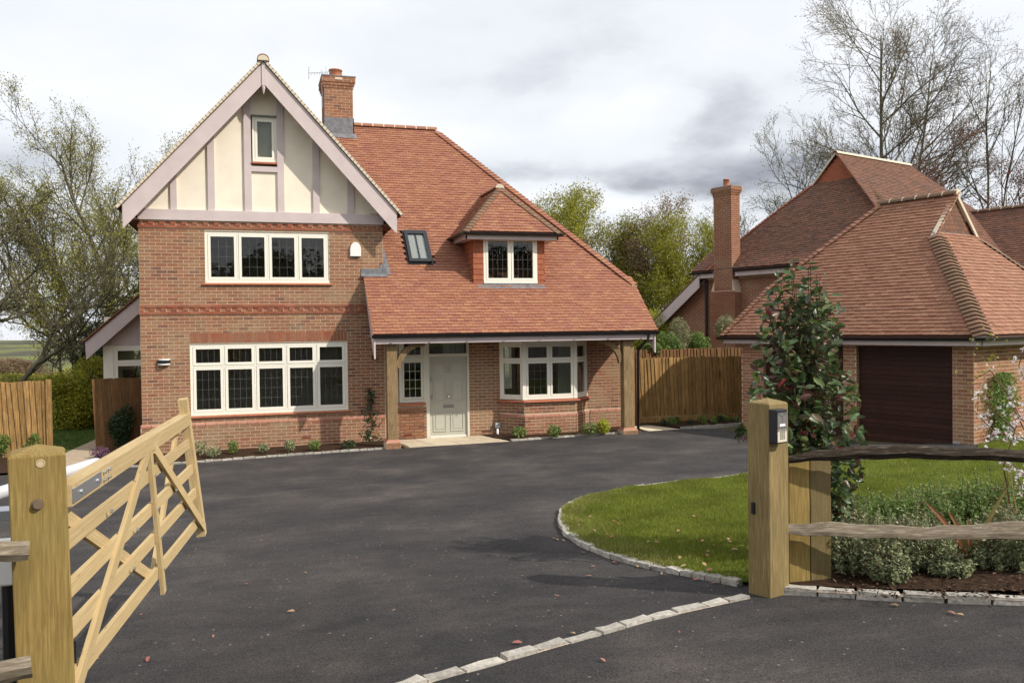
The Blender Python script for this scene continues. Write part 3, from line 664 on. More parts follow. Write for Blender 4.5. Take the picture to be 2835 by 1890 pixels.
def window(parent, O, u, n, w, h, cols, transom=0, frame=.055, cas=.05, deep=.07, mt=None, lead=True, sill=True, sillmat=None, mull=.035, name='window', grid=(3, 5), label=None, drop=0.0, glass=None):
    """joinery window: O lower left outer corner on the wall plane; frame sunk slightly behind it"""
    mt = mt or M_WIN; O = np.asarray(O, float); u = np.asarray(u, float); n = np.asarray(n, float); z = np.array([0, 0, 1.0])
    b = MB()
    def bar(x0, x1, z0, z1, d0, d1): b.obox(O + u * (x0 + x1) / 2 + z * (z0 + z1) / 2 + n * (d0 + d1) / 2, u * (x1 - x0) / 2, z * (z1 - z0) / 2, n * (d1 - d0) / 2)
    rows = [(0, h)] if not transom else [(0, h - transom), (h - transom, h)]
    bar(0, w, 0, frame * 1.15, -deep, .012); bar(0, w, h - frame, h, -deep, 0)
    bar(0, frame, frame * 1.15, h - frame, -deep, 0); bar(w - frame, w, frame * 1.15, h - frame, -deep, 0)
    cw = (w - 2 * frame + mull) / cols
    for i in range(1, cols):
        x = frame + cw * i - mull; bar(x, x + mull, frame * 1.15, h - frame, -deep + .002, -.003)
    if transom: bar(frame, w - frame, h - transom - mull / 2, h - transom + mull / 2, -deep + .004, -.001)
    panes = []
    for ri in range(len(rows)):
        for i in range(cols):
            x0 = frame + cw * i; x1 = x0 + cw - mull
            z0 = frame * 1.15 if ri == 0 else h - transom + mull / 2; z1 = h - frame if ri == len(rows) - 1 else h - transom - mull / 2
            g = .004; a, c_, e, f = x0 + g, x1 - g, z0 + g, z1 - g
            for q in ((a, c_, e, e + cas), (a, c_, f - cas, f), (a, a + cas, e + cas, f - cas), (c_ - cas, c_, e + cas, f - cas)): bar(*q, -deep + .01, .008)
            panes.append((a + cas, c_ - cas, e + cas, f - cas, ri))
    wo = b.build(name, mt, parent, bevel=0, label=label)
    for x0, x1, z0, z1, ri in panes:
        MB().obox(O + u * (x0 + x1) / 2 + z * (z0 + z1) / 2 - n * .030, u * (x1 - x0) / 2, z * (z1 - z0) / 2, n * .003).build('pane', glass or M_GLASS, wo)
    if lead:
        lb = MB()
        for x0, x1, z0, z1, ri in panes:
            nz = max(1, int(round((z1 - z0) / .21))); nx = grid[0]
            for k in range(1, nx): xx = x0 + (x1 - x0) * k / nx; lb.obox(O + u * xx + z * (z0 + z1) / 2 - n * .025, u * .0019, z * (z1 - z0) / 2, n * .003)
            for k in range(1, nz): zz_ = z0 + (z1 - z0) * k / nz; lb.obox(O + u * (x0 + x1) / 2 + z * zz_ - n * .0245, u * (x1 - x0) / 2, z * .0019, n * .003)
        if lb.v: lb.build('leading', M_LEADCAME, wo)
    if sill:
        sb = MB(); nn = max(1, int(w / .3)); l = (w + .14) / nn
        for k in range(nn):
            x0 = -.07 + k * l; P = O + u * x0 - z * .052
            sb.prism([P - n * .02, P + n * .075, P + n * .075 + z * .022, P - n * .02 + z * .05], u * (l - .006))
        sb.build('sill', sillmat or M_SILL, wo)
    return wo
#==PART3==
# ------------------------------------------------------------------ the house
X = np.array([1.0, 0, 0]); Y = np.array([0, 1.0, 0]); Z = np.array([0, 0, 1.0]); NF = -Y
house = thing('brick_house', 'two storey red brick house with cream half timbered gable, dormer and oak post porch', 'house', (5.6, 0, -.05))
W1 = (1.35, 4.04, 3.69, 4.83); W2 = (1.0, 4.42, .755, 2.335)
DOORO = (5.60, 7.32, -.1, 2.44); BAYO = (8.09, 10.40, -.1, 2.30)
DOORL = 6.27
holes = [W1, W2, DOORO, BAYO]
wall = wall_body('wall', (0, -.002, 0), X, NF, 0, 5.28, -.15, 5.05, [W1, W2], .28, M_MORTAR, house)
wallr = wall_body('porch_wall', (0, -.002, 0), X, NF, 5.28, 11.36, -.15, 2.9, [DOORO, BAYO], .28, M_MORTAR, house)
pc = Pieces(); rub = Pieces()
ARCH = (1.0, 4.42, 2.335, 2.575)
lay_bricks(pc, (0, 0, 0), X, NF, 0, 5.28, .60, 2.98, [W2, ARCH, (4.0, 5.3, 7, 8)])
lay_bricks(pc, (0, 0, 0), X, NF, 0, 5.28, 3.21, 4.86, [W1], z_phase=3.21 - .075 * 43)
lay_bricks(pc, (0, 0, 0), X, NF, 5.28, 11.36, .60, 2.35, [DOORO, (5.45, 6.27, .72, 2.4), BAYO])
# plinth: slightly proud below a chamfered course
lay_bricks(pc, (0, -.028, 0), X, NF, -.028, 5.28, -.15, .525, [], phase=.1)
lay_bricks(pc, (0, 0, 0), X, NF, 5.28, 8.09, -.15, .60, [(5.62, 7.32, -.2, .0), (6.27, 7.32, -.2, .7)])
lay_bricks(pc, (0, 0, 0), X, NF, 5.45, 6.27, .0, .76, [])
lay_bricks(pc, (0, -.028, 0), X, NF, 10.46, 11.39, -.15, .44, [])
lay_bricks(pc, (0, 0, 0), X, NF, 10.40, 11.36, .50, .60, [])
MB().box(-.030, 5.28, -.030, .02, -.2, .52).build('plinth', M_MORTAR, house)
MB().box(10.46, 11.392, -.030, .02, -.2, .44).build('plinth', M_MORTAR, house)
pl = Pieces()
def chamfer(x0, x1, z, y=0.0, dy=.034):
    b = MB(); k = int(round((x1 - x0) / .225)); l = (x1 - x0) / k
    for i in range(k):
        p = np.array([x0 + i * l + .005, y, z]); b.prism([p + Y * .01, p - Y * dy, p - Y * dy + Z * .028, p + Z * .068 + Y * .0 - Y * .006, p + Z * .068 + Y * .01], X * (l - .01))
    return b
for i, c in enumerate((chamfer(-.034, 5.28, .527), chamfer(10.46, 11.395, .442))): c.build('plinth_course', M_PLINTH, house, kind=None)
# dentil band between the storeys and under the gable
def band(x0, x1, z, y=0.0, top=True, m=None):
    lay_bricks(rub, (0, y - .022, 0), X, NF, x0 - .02, x1, z, z + .075, [], z_phase=z)
    k = 0; x = x0 - .02
    while x < x1 - .05:
        w = .1025; 
        proud = .022 if k % 2 == 0 else -.004
        rub.add(np.array([x + w / 2, y - proud, z + .1125]), X * (w / 2 - .004), Z * .0325, NF * .012); k += 1; x += .1125
    if top: lay_bricks(rub, (0, y - .022, 0), X, NF, x0 - .02, x1, z + .15, z + .225, [], z_phase=z + .15)
    b = MB().box(x0 - .018, x1, y - .015, y + .02, z + .002, z + .07)
    if top: b.box(x0 - .018, x1, y - .0155, y + .02, z + .152, z + .223)
    b.build('string_course', M_MORTAR, house)
band(0, 5.28, 2.985)
band(0, 5.28, 4.872, top=False)
# soldier arch over the lower window
k = int(round((ARCH[1] - ARCH[0]) / .0765)); l = (ARCH[1] - ARCH[0]) / k
sold = Pieces()
for i in range(k): sold.add(np.array([ARCH[0] + (i + .5) * l, -.004, (ARCH[2] + ARCH[3]) / 2 + .008]), X * (l / 2 - .0055), Z * .106, NF * .007)
# bay
B0 = np.array([8.09, 0, 0]); B1 = np.array([8.56, -.50, 0]); B2 = np.array([9.88, -.50, 0]); B3 = np.array([10.40, 0, 0])
bayholes = []
baywall = MB()
for a, b in ((B0, B1), (B1, B2), (B2, B3)):
    d = b - a; L = np.linalg.norm(d); d /= L; nn = np.array([d[1], -d[0], 0])
    baywall.prism([a + nn * .002 - Z * .15, b + nn * .002 - Z * .15, b + nn * .002 + Z * .80, a + nn * .002 + Z * .80], -nn * .2)
    baywall.prism([a + nn * .022 - Z * .15, b + nn * .022 - Z * .15, b + nn * .022 + Z * .43, a + nn * .022 + Z * .43], -nn * .1)
    lay_bricks(pc, a, d, nn, .0, L, .50, .80, [])
    lay_bricks(pc, a + nn * .02, d, nn, -.01, L + .01, -.15, .43, [], phase=.05)
    q = a + nn * .0; bb = MB(); kk = max(1, int(round(L / .225))); ll = L / kk
    for i in range(kk):
        p = a + d * (i * ll + .004) + Z * .432; bb.prism([p - nn * .01, p + nn * .028, p + nn * .028 + Z * .028, p + nn * .006 + Z * .068, p - nn * .01 + Z * .068], d * (ll - .008))
    bb.build('plinth_course', M_PLINTH, house)
baywall.build('bay_base', M_MORTAR, house)
# bay sill, frame, windows, flat top
for a, b, c in ((B0, B1, 1), (B1, B2, 2), (B2, B3, 1)):
    d = b - a; L = np.linalg.norm(d); d /= L; nn = np.array([d[1], -d[0], 0])
    P = a - d * .03 + Z * .80; MB().prism([P - nn * .1, P + nn * .09, P + nn * .09 + Z * .03, P - nn * .1 + Z * .062], d * (L + .06)).build('bay_sill', M_SILL, house)
    window(house, a + Z * .86 - nn * .01, d, nn, L, 1.38, c, transom=.44, frame=.06, cas=.045, sill=False, grid=(3, 5), name='bay_window')
for p in (B1, B2): MB().box(p[0] - .045, p[0] + .045, p[1] - .012, p[1] + .08, .858, 2.245).build('corner_post', M_WIN, house)
MB().prism([B0 + Z * 2.24 + Y * .1, B1 + Z * 2.24, B2 + Z * 2.24, B3 + Z * 2.24 + Y * .1], Z * .06).build('bay_head', M_WIN, house)
# main house windows
window(house, (W1[0], .02, W1[2]), X, NF, W1[1] - W1[0], W1[3] - W1[2], 4, grid=(3, 6), cas=.058, label='four light window above the string course')
window(house, (W2[0], .02, W2[2]), X, NF, W2[1] - W2[0], W2[3] - W2[2], 5, transom=.50, grid=(4, 6), cas=.058, label='wide five light window under the soldier brick arch')
pc.build('brick', 'brickwork', M_BRICK, wall, 300)
rub.build('dentil_brick', 'dentil_brickwork', M_BRICK_RUB, wall, 150)
sold.build('soldier_brick', 'soldier_bricks', M_BRICK_RUB, wall, 60)
# side and rear walls, floors, inner walls
MB().box(.004, .28, .28, 8.2, -.2, 5.3).box(11.08, 11.352, .28, 8.2, -.2, 3.5).build('side_wall', M_BRICK, house)
rear = wall_body('rear_wall', (0, 8.2, 0), X, NF, 0, 11.36, -.2, 3.9, [(9.1, 10.9, .5, 2.2), (5.9, 7.3, .3, 2.1)], .28, M_MORTAR, house)
MB().box(.28, 11.08, .3, 7.9, -.2, -.055).box(.28, 11.08, .3, 7.9, 2.62, 2.82).box(.3, 5.2, 2.9, 3.0, -.05, 5.0).box(5.2, 5.3, .3, 7.9, -.05, 2.62).box(7.7, 7.8, .3, 7.9, -.05, 2.62).box(5.3, 7.7, 4.4, 4.5, -.05, 2.62).build('interior_partition', M_INT, house)
MB().box(9.98, 10.30, 1.0, 1.04, .3, 2.3).box(10.5, 10.56, 1.2, 2.6, -.05, 2.3).box(10.56, 11.05, 1.9, 1.96, -.05, 2.3).build('white_reveal_panel', M_INTW, house)  # white panels added behind the bay panes for the bright reveal inside

# ---- front door set
fx = MB()
def fbar(x0, x1, z0, z1, y0=-.0, y1=.09): fx.box(x0, x1, y0, y1, z0, z1)
fbar(5.62, 5.685, .86, 2.42); fbar(6.20, 6.345, -.06, 2.42); fbar(7.27, 7.335, -.06, 2.42); fbar(5.685, 6.20, 2.36, 2.42); fbar(6.345, 7.27, 2.36, 2.42)
fbar(5.685, 6.20, .86, .93, -.01); fbar(5.685, 6.20, 1.86, 1.93); fbar(6.345, 7.27, 1.93, 2.0)
door_frame = fx.build('door_frame', M_FRAME, house)
cs = MB()
for x0, x1, z0, z1 in ((5.69, 6.195, .935, 1.855), (5.69, 6.195, 1.935, 2.355)):
    t = .05; cs.box(x0, x1, .01, .07, z0, z0 + t).box(x0, x1, .01, .07, z1 - t, z1).box(x0, x0 + t, .01, .07, z0 + t, z1 - t).box(x1 - t, x1, .01, .07, z0 + t, z1 - t)
    MB().box(x0 + t, x1 - t, .035, .042, z0 + t, z1 - t).build('pane', M_GLASS, door_frame)
    for q in (1, 2): xx = x0 + t + (x1 - x0 - 2 * t) * q / 3; cs.box(xx - .004, xx + .004, .032, .045, z0 + t, z1 - t)
    if z1 < 1.9:
        for q in (1, 2, 3): zz = z0 + t + (z1 - z0 - 2 * t) * q / 4; cs.box(x0 + t, x1 - t, .031, .046, zz - .004, zz + .004)
cs.build('sidelight_casement', M_FRAME, door_frame)
MB().box(6.345, 7.27, .035, .042, 2.0, 2.36).build('pane', M_GLASS, door_frame)
MB().box(6.75, 7.27, .30, .31, 1.98, 2.36).build('hall_blind', M_INTW, house)
lb = MB()
for q in range(1, 7): xx = 6.345 + .925 * q / 7; lb.box(xx - .004, xx + .004, .032, .045, 2.0, 2.36)
lb.build('leading', M_LEADCAME, door_frame)
MB().box(5.58, 6.24, -.05, .1, .79, .85).build('sidelight_sill', M_SILL, house)
MB().box(5.45, 6.2, .012, .25, -.15, .80).build('sidelight_wall', M_MORTAR, house)
d = MB().box(6.35, 7.265, .05, .095, -.02, 1.925)
door = d.build('front_door', M_DOOR, house)
pn = MB()
for x0, x1, z0, z1 in ((6.43, 6.76, 1.50, 1.82), (6.86, 7.19, 1.50, 1.82), (6.43, 6.76, .83, 1.40), (6.86, 7.19, .83, 1.40), (6.43, 6.76, .13, .60), (6.86, 7.19, .13, .60)):
    t = .028
    for a, b, c, e in ((x0, x1, z0, z0 + t), (x0, x1, z1 - t, z1), (x0, x0 + t, z0 + t, z1 - t), (x1 - t, x1, z0 + t, z1 - t)): 
        MBp = pn.box(a, b, .036, .052, c, e)
    pnl = MB().box(x0 + t + .03, x1 - t - .03, .040, .052, z0 + t + .03, z1 - t - .03); pnl.build('door_panel', M_DOOR, door, bevel=.006)
pn.build('panel_moulding', M_DOOR, door)
MB().box(6.36, 7.26, .03, .055, -.02, .035).build('weather_bar', M_WIN, door)
MB().tube([(6.81 + .04 * math.cos(t), .03, 1.60 + .055 * math.sin(t)) for t in np.linspace(0, 2 * PI, 15)], .009, 6).cyl((6.81, .05, 1.66), (6.81, .015, 1.66), .016).build('door_knocker', M_CHROME, door, smooth=True)
MB().cyl((6.815, .05, .98), (6.815, .02, .98), .02).tube([(6.815, .025, .98), (6.815, .0, .98), (6.815, -.03, .98)], [.02, .045, .03], 14).build('door_knob', M_CHROME, door, smooth=True)
MB().box(6.68, 6.94, .036, .05, .70, .775).box(6.715, 6.905, .028, .037, .72, .755).build('letter_plate', M_CHROME, door)
MB().box(6.37, 6.42, .02, .05, 1.36, 1.41).box(6.37, 6.42, .02, .05, 1.43, 1.46).cyl((6.392, .05, .98), (6.392, .02, .98), .022).cyl((6.392, .05, .92), (6.392, .028, .92), .014).build('door_lock', M_CHROME, door)
MB().box(6.25, 7.36, -.05, .28, -.16, -.06).build('threshold', M_SLAB, house)

# ---- wall fittings
al = MB(); pts = []
for k in range(13): a = PI * k / 12; pts.append((4.64 + math.cos(a) * .125, -.01, 4.46 + math.sin(a) * .17))
al.prism([(4.515, -.0, 4.30), (4.765, -.0, 4.30)] + [(p[0], -.0, p[2]) for p in pts], (0, -.06, 0)); al.build('alarm_box', M_WHITE, house, bevel=.012)
MB().box(4.55, 4.73, -.055, -.005, 4.285, 4.30).build('alarm_box_base', M_BLACK, house)
wl = MB()
for k in range(8):
    a0 = PI + PI * k / 8; a1 = PI + PI * (k + 1) / 8; P = lambda a, z, s=1: (.465 + math.cos(a) * .13 * s, -.01 + math.sin(a) * .11 * s, z)
    wl.quad(P(a0, 1.925, 1.02), P(a1, 1.925, 1.02), P(a1, 1.995, 1.02), P(a0, 1.995, 1.02))
wlo = wl.build('wall_light', M_BLACK, house, smooth=True)
MB().prism([(.465 + math.cos(a) * .125, -.01 + math.sin(a) * .105, 1.992) for a in np.linspace(PI, 2 * PI, 9)], (0, 0, .030)).build('lamp_diffuser', M_WHITE, wlo)
MB().prism([(.465 + math.cos(a) * .128, -.01 + math.sin(a) * .107, 1.893) for a in np.linspace(PI, 2 * PI, 9)], (0, 0, .03)).build('lamp_diffuser', M_WHITE, wlo)
MB().prism([(5.03 + math.cos(a) * .05, -.0, 1.96 + math.sin(a) * .06) for a in np.linspace(0, 2 * PI, 11)[:-1]], (0, -.08, 0)).build('porch_lamp', M_BLACK, house)
for x0, z0 in ((3.35, .12), (5.7, .06), (7.62, .06)):
    b = MB().box(x0, x0 + .215, -.036 if x0 < 5 else -.007, .0, z0, z0 + .065); ab = b.build('air_brick', M_BRICK_RUB, house)
    g = MB()
    for k in range(8): g.box(x0 + .012 + k * .025, x0 + .024 + k * .025, -.0375 if x0 < 5 else -.0085, -.01, z0 + .01, z0 + .055)
    g.build('air_slot', M_BLACK, ab)
MB().box(7.93, 8.07, -.11, -.01, .16, .29).build('vent_cowl', M_GALV, house, bevel=.02)
MB().tube([(8.0, -.06, .165), (8.0, -.06, .03), (8.03, -.10, -.06)], .03, 10).build('vent_pipe', M_WHITE, house, smooth=True)

# ---- gable: render, timbers, barge boards
GX = 2.65; GS = 1.105; GZ = 8.56; OH = .40      # roof line of the tiles: z = GZ - GS*|x-GX| at the barge
def gz(x, d=0): return GZ - d - GS * abs(x - GX)
def strip(x0, x1, zb, y0, y1, d=.22):
    xs = sorted({x0, x1} | ({GX} if x0 < GX < x1 else set())); top = [(x, y0, gz(x, d)) for x in reversed(xs)]
    return MB().prism([(x0, y0, zb), (x1, y0, zb)] + top, (0, y1 - y0, 0))
gw = (2.395, 2.925, 6.40, 7.42)
TIMB = [(.66, .79), (1.435, 1.58), (2.21, 2.365), (2.925, 3.07), (3.705, 3.85), (4.48, 4.63)]
edges_ = [.1] + [v for t in TIMB for v in t] + [5.2]
for i in range(0, len(edges_), 2):
    a, b = edges_[i] , edges_[i + 1]
    if a < GX < b:
        strip(a, b, gw[3] + .01, .035, .2).build('render_panel', M_CREAM, house)
        MB().box(a, b, .035, .2, 5.28, 6.19).build('render_panel', M_CREAM, house)
    else: strip(a, b, 5.28, .035, .2).build('render_panel', M_CREAM, house)
for a, b in TIMB: strip(a, b, 5.28, -.012, .2, .2).build('timber_stud', M_MAUVE, house)
MB().box(2.365, 2.925, -.010, .2, 6.18, 6.30).build('timber_rail', M_MAUVE, house)
MB().box(-.01, 5.30, -.06, .28, 5.045, 5.28).build('timber_beam', M_MAUVE, house, bevel=.006)
window(house, (gw[0], .045, gw[2]), X, NF, gw[1] - gw[0], gw[3] - gw[2], 1, cas=.05, lead=False, sill=False, deep=.1, label='small attic window high in the gable')
MB().box(2.37, 2.92, -.04, .1, 6.355, 6.395).build('sill', M_SILL, house)
MB().box(2.365, 2.925, -.03, .06, 7.42, 7.445).build('drip_bar', M_LEAD, house)
MB().box(.28, 5.0, .2, .3, 5.0, 5.3).prism([(.3, .2, 5.3), (5.0, .2, 5.3), (GX, .2, 8.0)], (0, .08, 0)).build('gable_backing', M_INT, house).hide_render = False
for sgn in (-1, 1):
    xe = GX + sgn * 2.90; inner = GX
    # barge board: deep, with a vertical cut tail
    def bz(x): return GZ - .055 - GS * abs(x - GX)
    bd_ = MB().prism([(GX + sgn * .035, -OH, bz(GX + sgn * .035)), (xe, -OH, bz(xe)), (xe, -OH, bz(xe) - .50), (xe - sgn * .10, -OH, bz(xe) - .40), (GX + sgn * .035, -OH, bz(GX) - .50)], (0, -.035, 0))
    bd_.build('barge_board', M_MAUVE, house)
    # soffit behind it
    MB().prism([(GX, -OH, bz(GX) - .06), (xe, -OH, bz(xe) - .06), (xe, -OH, bz(xe) - .085), (GX, -OH, bz(GX) - .085)], (0, OH + .3, 0)).build('soffit', M_MAUVE, house)
    MB().box(min(xe, xe + sgn * -.3), max(xe, xe - sgn * .3), -.38, 4.0, bz(xe) - .30, bz(xe) - .27).build('eaves_soffit', M_DECK, house)
    gutter(house, [(xe + sgn * .07, -.42, bz(xe) + .03), (xe + sgn * .07, 1.2 if sgn > 0 else 6, bz(xe) + .03)])
    MB().box(min(xe, xe + sgn * .02), max(xe, xe + sgn * .02), -.38, 4, bz(xe) - .25, bz(xe)).build('fascia', M_MAUVE, house)
MB().box(GX - .033, GX + .033, -OH - .055, -OH + .02, bz(GX) - .52, bz(GX) - .02).tube([(GX, -OH - .02, bz(GX) - .52), (GX, -OH - .02, bz(GX) - .545), (GX, -OH - .02, bz(GX) - .56), (GX, -OH - .02, bz(GX) - .70)], [.025, .04, .038, .004], 8).build('finial', M_MAUVE, house)

# ---- gable roof
gable_roof = MB()
for sgn in (-1, 1):
    xe = GX + sgn * 3.0
    gable_roof.prism([(GX, -OH - .05, GZ - .01), (xe, -OH - .05, GZ - .01 - GS * 3.0), (xe, -OH - .05, GZ - .045 - GS * 3.0), (GX, -OH - .05, GZ - .045)], (0, 8.9, 0))
groof = gable_roof.build('gable_roof', M_DECK, house)
gt = Pieces(); und = MB(); sl = math.hypot(1, GS)
for sgn in (-1, 1):
    s = np.array([-sgn / sl, 0, GS / sl]); n = np.array([sgn * GS / sl, 0, 1 / sl]); xe = GX + sgn * 3.02
    O = np.array([xe, 0, GZ - GS * 3.02]); S = 3.02 * sl
    yhi = 2.2 if sgn > 0 else 2.2
    lay_tiles(gt, O, Y, s, n, S, lambda t: -OH - .075, lambda t: yhi)
    lay_tiles(gt, O - n * .016, Y, s, n, S, lambda t: -OH - .068, lambda t: -OH + .2, jit=.6)
    for i in range(int(S / .1)):   # pale pointing between the verge courses
        p = O + s * (i * .1 + .02) - Y * (OH + .06); und.obox(p + s * .05 + n * (.0 + .008), s * .056, Y * .018, n * .030)
und.build('verge_pointing', M_BED, groof, kind='stuff')
gt.build('tile', 'roof_tiles', M_TILE, groof, 200, key='tile_a')
ridge_tiles(groof, (GX, -OH - .11, GZ + .0), (GX, 8.4, GZ - .02), r=.13)
MB().prism([(GX + math.cos(a) * .118, -OH - .125, GZ - .035 + math.sin(a) * .115) for a in np.linspace(0, PI, 11)], (0, .05, 0)).build('bedding', M_BED, groof)

# ---- main roof
SU, SL_ = 1.08, .93; ZE = 3.85; YR = 4.13; ZR = ZE + SU * YR; XL, XR = 4.83, 11.62; YE = -1.47
nU = np.array([0, -SU, 1.0]) / math.hypot(1, SU); sU = np.array([0, 1.0, SU]) / math.hypot(1, SU)
nL = np.array([0, -SL_, 1.0]) / math.hypot(1, SL_); sL = np.array([0, 1.0, SL_]) / math.hypot(1, SL_)
def mz(y): return ZE + (SU if y > 0 else SL_) * y
HIPX = lambda y: 7.46 + (YR - y) * (11.66 - 7.46) / (YR + .2)
def dk(*p): return [(x, y, mz(y) - .012) for x, y in p]
deck = MB()
deck.prism(dk((XL, YE), (XR, YE), (XR, 0), (XL, 0)), (0, 0, -.05))
deck.prism([(5.28, 0, ZE - .012), (11.4, 0, ZE - .012), (7.46, YR, ZR - .012), (2.9, YR, ZR - .012), (5.28, 1.37, mz(1.37) - .012)], (0, 0, -.05))
deck.prism([(11.66, -.2, mz(-.2) - .02), (11.75, 8.4, ZE - .1), (7.46, YR, ZR - .02)], (0, 0, -.05))
deck.prism([(2.9, YR, ZR - .02), (7.46, YR, ZR - .02), (11.75, 8.46, ZE - .2), (0, 8.46, ZE - .2)], (0, 0, -.05))
roof = deck.build('main_roof', M_DECK, house)
VELUX = (5.95, 6.50, .29, 1.06)
DX0, DX1 = 7.42, 9.19; DY = -.22; DXC = (DX0 + DX1) / 2
def in_dormer(x, y):
    if DX0 + .03 < x < DX1 - .03 and y > DY + .05: return y < 1.9 - abs(x - DXC) * .9
    return False
tp = Pieces()
SLn = -YE * math.hypot(1, SL_)
lay_tiles(tp, (0, YE, ZE + SL_ * YE), X, sL, nL, SLn, lambda t: XL - .02, lambda t: XR + .02, skip=lambda x, t: in_dormer(x, YE + t / math.hypot(1, SL_)))
SUn = YR * math.hypot(1, SU)
def leftU(t):
    y = t / math.hypot(1, SU)
    return 5.34 if y < 1.15 else 5.62 - (y - 1.15) * (5.62 - 2.92) / (YR - 1.15)
lay_tiles(tp, (0, 0, ZE), X, sU, nU, SUn - .05, leftU, lambda t: HIPX(t / math.hypot(1, SU)) - .04,
          skip=lambda x, t: in_dormer(x, t / math.hypot(1, SU)) or (VELUX[0] - .02 < x < VELUX[1] + .02 and VELUX[2] < t / math.hypot(1, SU) < VELUX[3]))
tp.build('tile', 'roof_tiles', M_TILE, roof, 300, key='tile_a')
ridge_tiles(roof, (5.05, YR, ZR - .02), (7.50, YR, ZR - .02), r=.12, ln=.30)
nR = np.array([SU, 0, 1.0]); nR /= np.linalg.norm(nR)
hp0 = np.array([HIPX(-.2), -.2, mz(-.2)]); hp1 = np.array([7.46, YR, ZR])
bonnets(roof, hp0, hp1, nU, nR, w=.17, limit=90, mt=M_TILE)
# verge boards, fascia, gutter, soffit of the porch
for xx, sg in ((XL, 1), (XR, -1)):
    y0 = 0.0 if xx == XL else -.05
    a = [(xx + sg * .015, YE + .05, mz(YE) - .04), (xx + sg * .015, y0, mz(y0) - .04), (xx + sg * .015, y0, mz(y0) - .30), (xx + sg * .015, YE + .30, mz(YE) - .30), (xx + sg * .015, YE + .05, mz(YE) - .52)]
    MB().prism(a, (sg * .035, 0, 0)).build('verge_board', M_MAUVE, house)
MB().box(XL + .05, XR - .05, -1.40, -1.365, 2.285, 2.44).build('porch_fascia', M_MAUVE, house, bevel=.004)
gutter(house, [(XL - .03, YE + .015, 2.475), (XR + .05, YE + .015, 2.475)], r=.062)
gb = MB()
for k in range(8): gb.box(5.3 + k * .86, 5.33 + k * .86, -1.53, -1.40, 2.40, 2.43)
gb.build('gutter_bracket', M_BLACK, house)
MB().box(XL + .05, XR - .05, -1.365, -.01, 2.44, 2.455).build('porch_soffit', M_MAUVE, house)
MB().box(XL + .2, XR - .2, -1.22, -1.04, 2.30, 2.44).build('porch_beam', M_OAK, house)
def oak(x0, x1, dirn):
    p = MB().box(x0, x1, -1.26, -1.05, .16, 2.30).build('oak_post', M_OAK, house, bevel=.012)
    base = MB().box(x0 - .055, x1 + .055, -1.32, -.99, -.15, .105).build('post_plinth', M_MORTAR, house)
    q = Pieces()
    for zz in (-.12, -.045, .03):
        lay_bricks(q, (x0 - .06, -1.326, 0), X, NF, 0, x1 - x0 + .12, zz, zz + .075, [], z_phase=zz, phase=.05 if zz > -.1 and zz < 0 else 0)
    q.build('brick', 'plinth_bricks', M_BRICK_RUB, base, 20)
    MB().prism([(x0 - .055, -1.32, .105), (x1 + .055, -1.32, .105), (x1 + .005, -1.27, .165), (x0 - .005, -1.27, .165)], (0, .28, 0)).build('plinth_cap', M_PLINTH, base)
    xs = x1 if dirn > 0 else x0; arc = []
    for k in range(7):
        t = k / 6 * PI / 2; arc.append((xs + dirn * (.52 - .52 * math.cos(t)) , 1.78 + .52 * math.sin(t)))
    outer = [(xs, 1.78), (xs + dirn * .03, 1.70)]
    poly = [(x, -1.21, z) for x, z in arc] + [(x + dirn * .0, -1.21, z) for x, z in [(xs + dirn * .66, 2.30)]] + [(xs + dirn * (.64 - .56 * math.cos(t)) , -1.21, 1.66 + .56 * math.sin(t)) for t in np.linspace(PI / 2, .08, 6)]
    MB().prism(poly, (0, .11, 0)).build('curved_brace', M_OAK, house)
oak(5.14, 5.365, 1); oak(10.83, 11.11, -1)
MB().tube([(11.42, -1.42, 2.42), (11.42, -1.40, 2.33), (11.27, -1.15, 2.02), (11.27, -1.13, 1.9), (11.27, -1.10, -.04)], .034, 10).build('downpipe', M_BLACK, house, smooth=True)

# ---- lead flashings
lf = MB()
lf.obox((5.06, -.03, ZE + .03), X * .30, nL * .006, sL * .07).obox((5.06, .0 - .012, ZE + .10), X * .30, Y * .006, Z * .075).build('lead_flashing', M_LEAD, house)
st = MB()
for k in range(12):
    y = .03 + k * .085; w_ = .17 - .009 * k
    st.obox((5.285 + w_ / 2, y, mz(y) + .052 + .004 * (k % 2)), X * w_ / 2, sU * .062, nU * .006)
    st.box(5.20, 5.287, -.012, .03, 3.93, 4.12) if k == 0 else None
st.build('stepped_flashing', M_LEAD, house)
MB().box(5.0, 5.28, .0, 1.5, 3.8, 5.3).build('gable_side_wall', M_BRICK, house)
vl = MB().obox((5.44, .75, mz(.75) + .035), X * .015, sU * .8, nU * .02)

# ---- roof window
vx = (VELUX[0] + VELUX[1]) / 2; vy = (VELUX[2] + VELUX[3]) / 2; vc = np.array([vx, vy, mz(vy)]); vh = (VELUX[3] - VELUX[2]) / 2 * math.hypot(1, SU); vw = (VELUX[1] - VELUX[0]) / 2
v = MB()
for a0, a1, b0, b1 in ((-vw, vw, vh - .13, vh), (-vw, vw, -vh, -vh + .10), (-vw, -vw + .075, -vh + .1, vh - .13), (vw - .075, vw, -vh + .1, vh - .13)):
    v.obox(vc + X * (a0 + a1) / 2 + sU * (b0 + b1) / 2 + nU * .05, X * (a1 - a0) / 2, sU * (b1 - b0) / 2, nU * .05)
v.obox(vc + nU * .02 - sU * .02, X * .011, sU * (vh - .12), nU * .065)
v.obox(vc + nU * .030, X * (vw + .035), sU * (vh + .045), nU * .012)
M_SKY = mat('grey_roof_window_frame', (.018, .020, .024), .4, .5)
sky_o = v.build('roof_window', M_SKY, house)
M_BLIND = mat('pale_blind', (.56, .53, .58), .5, .5)
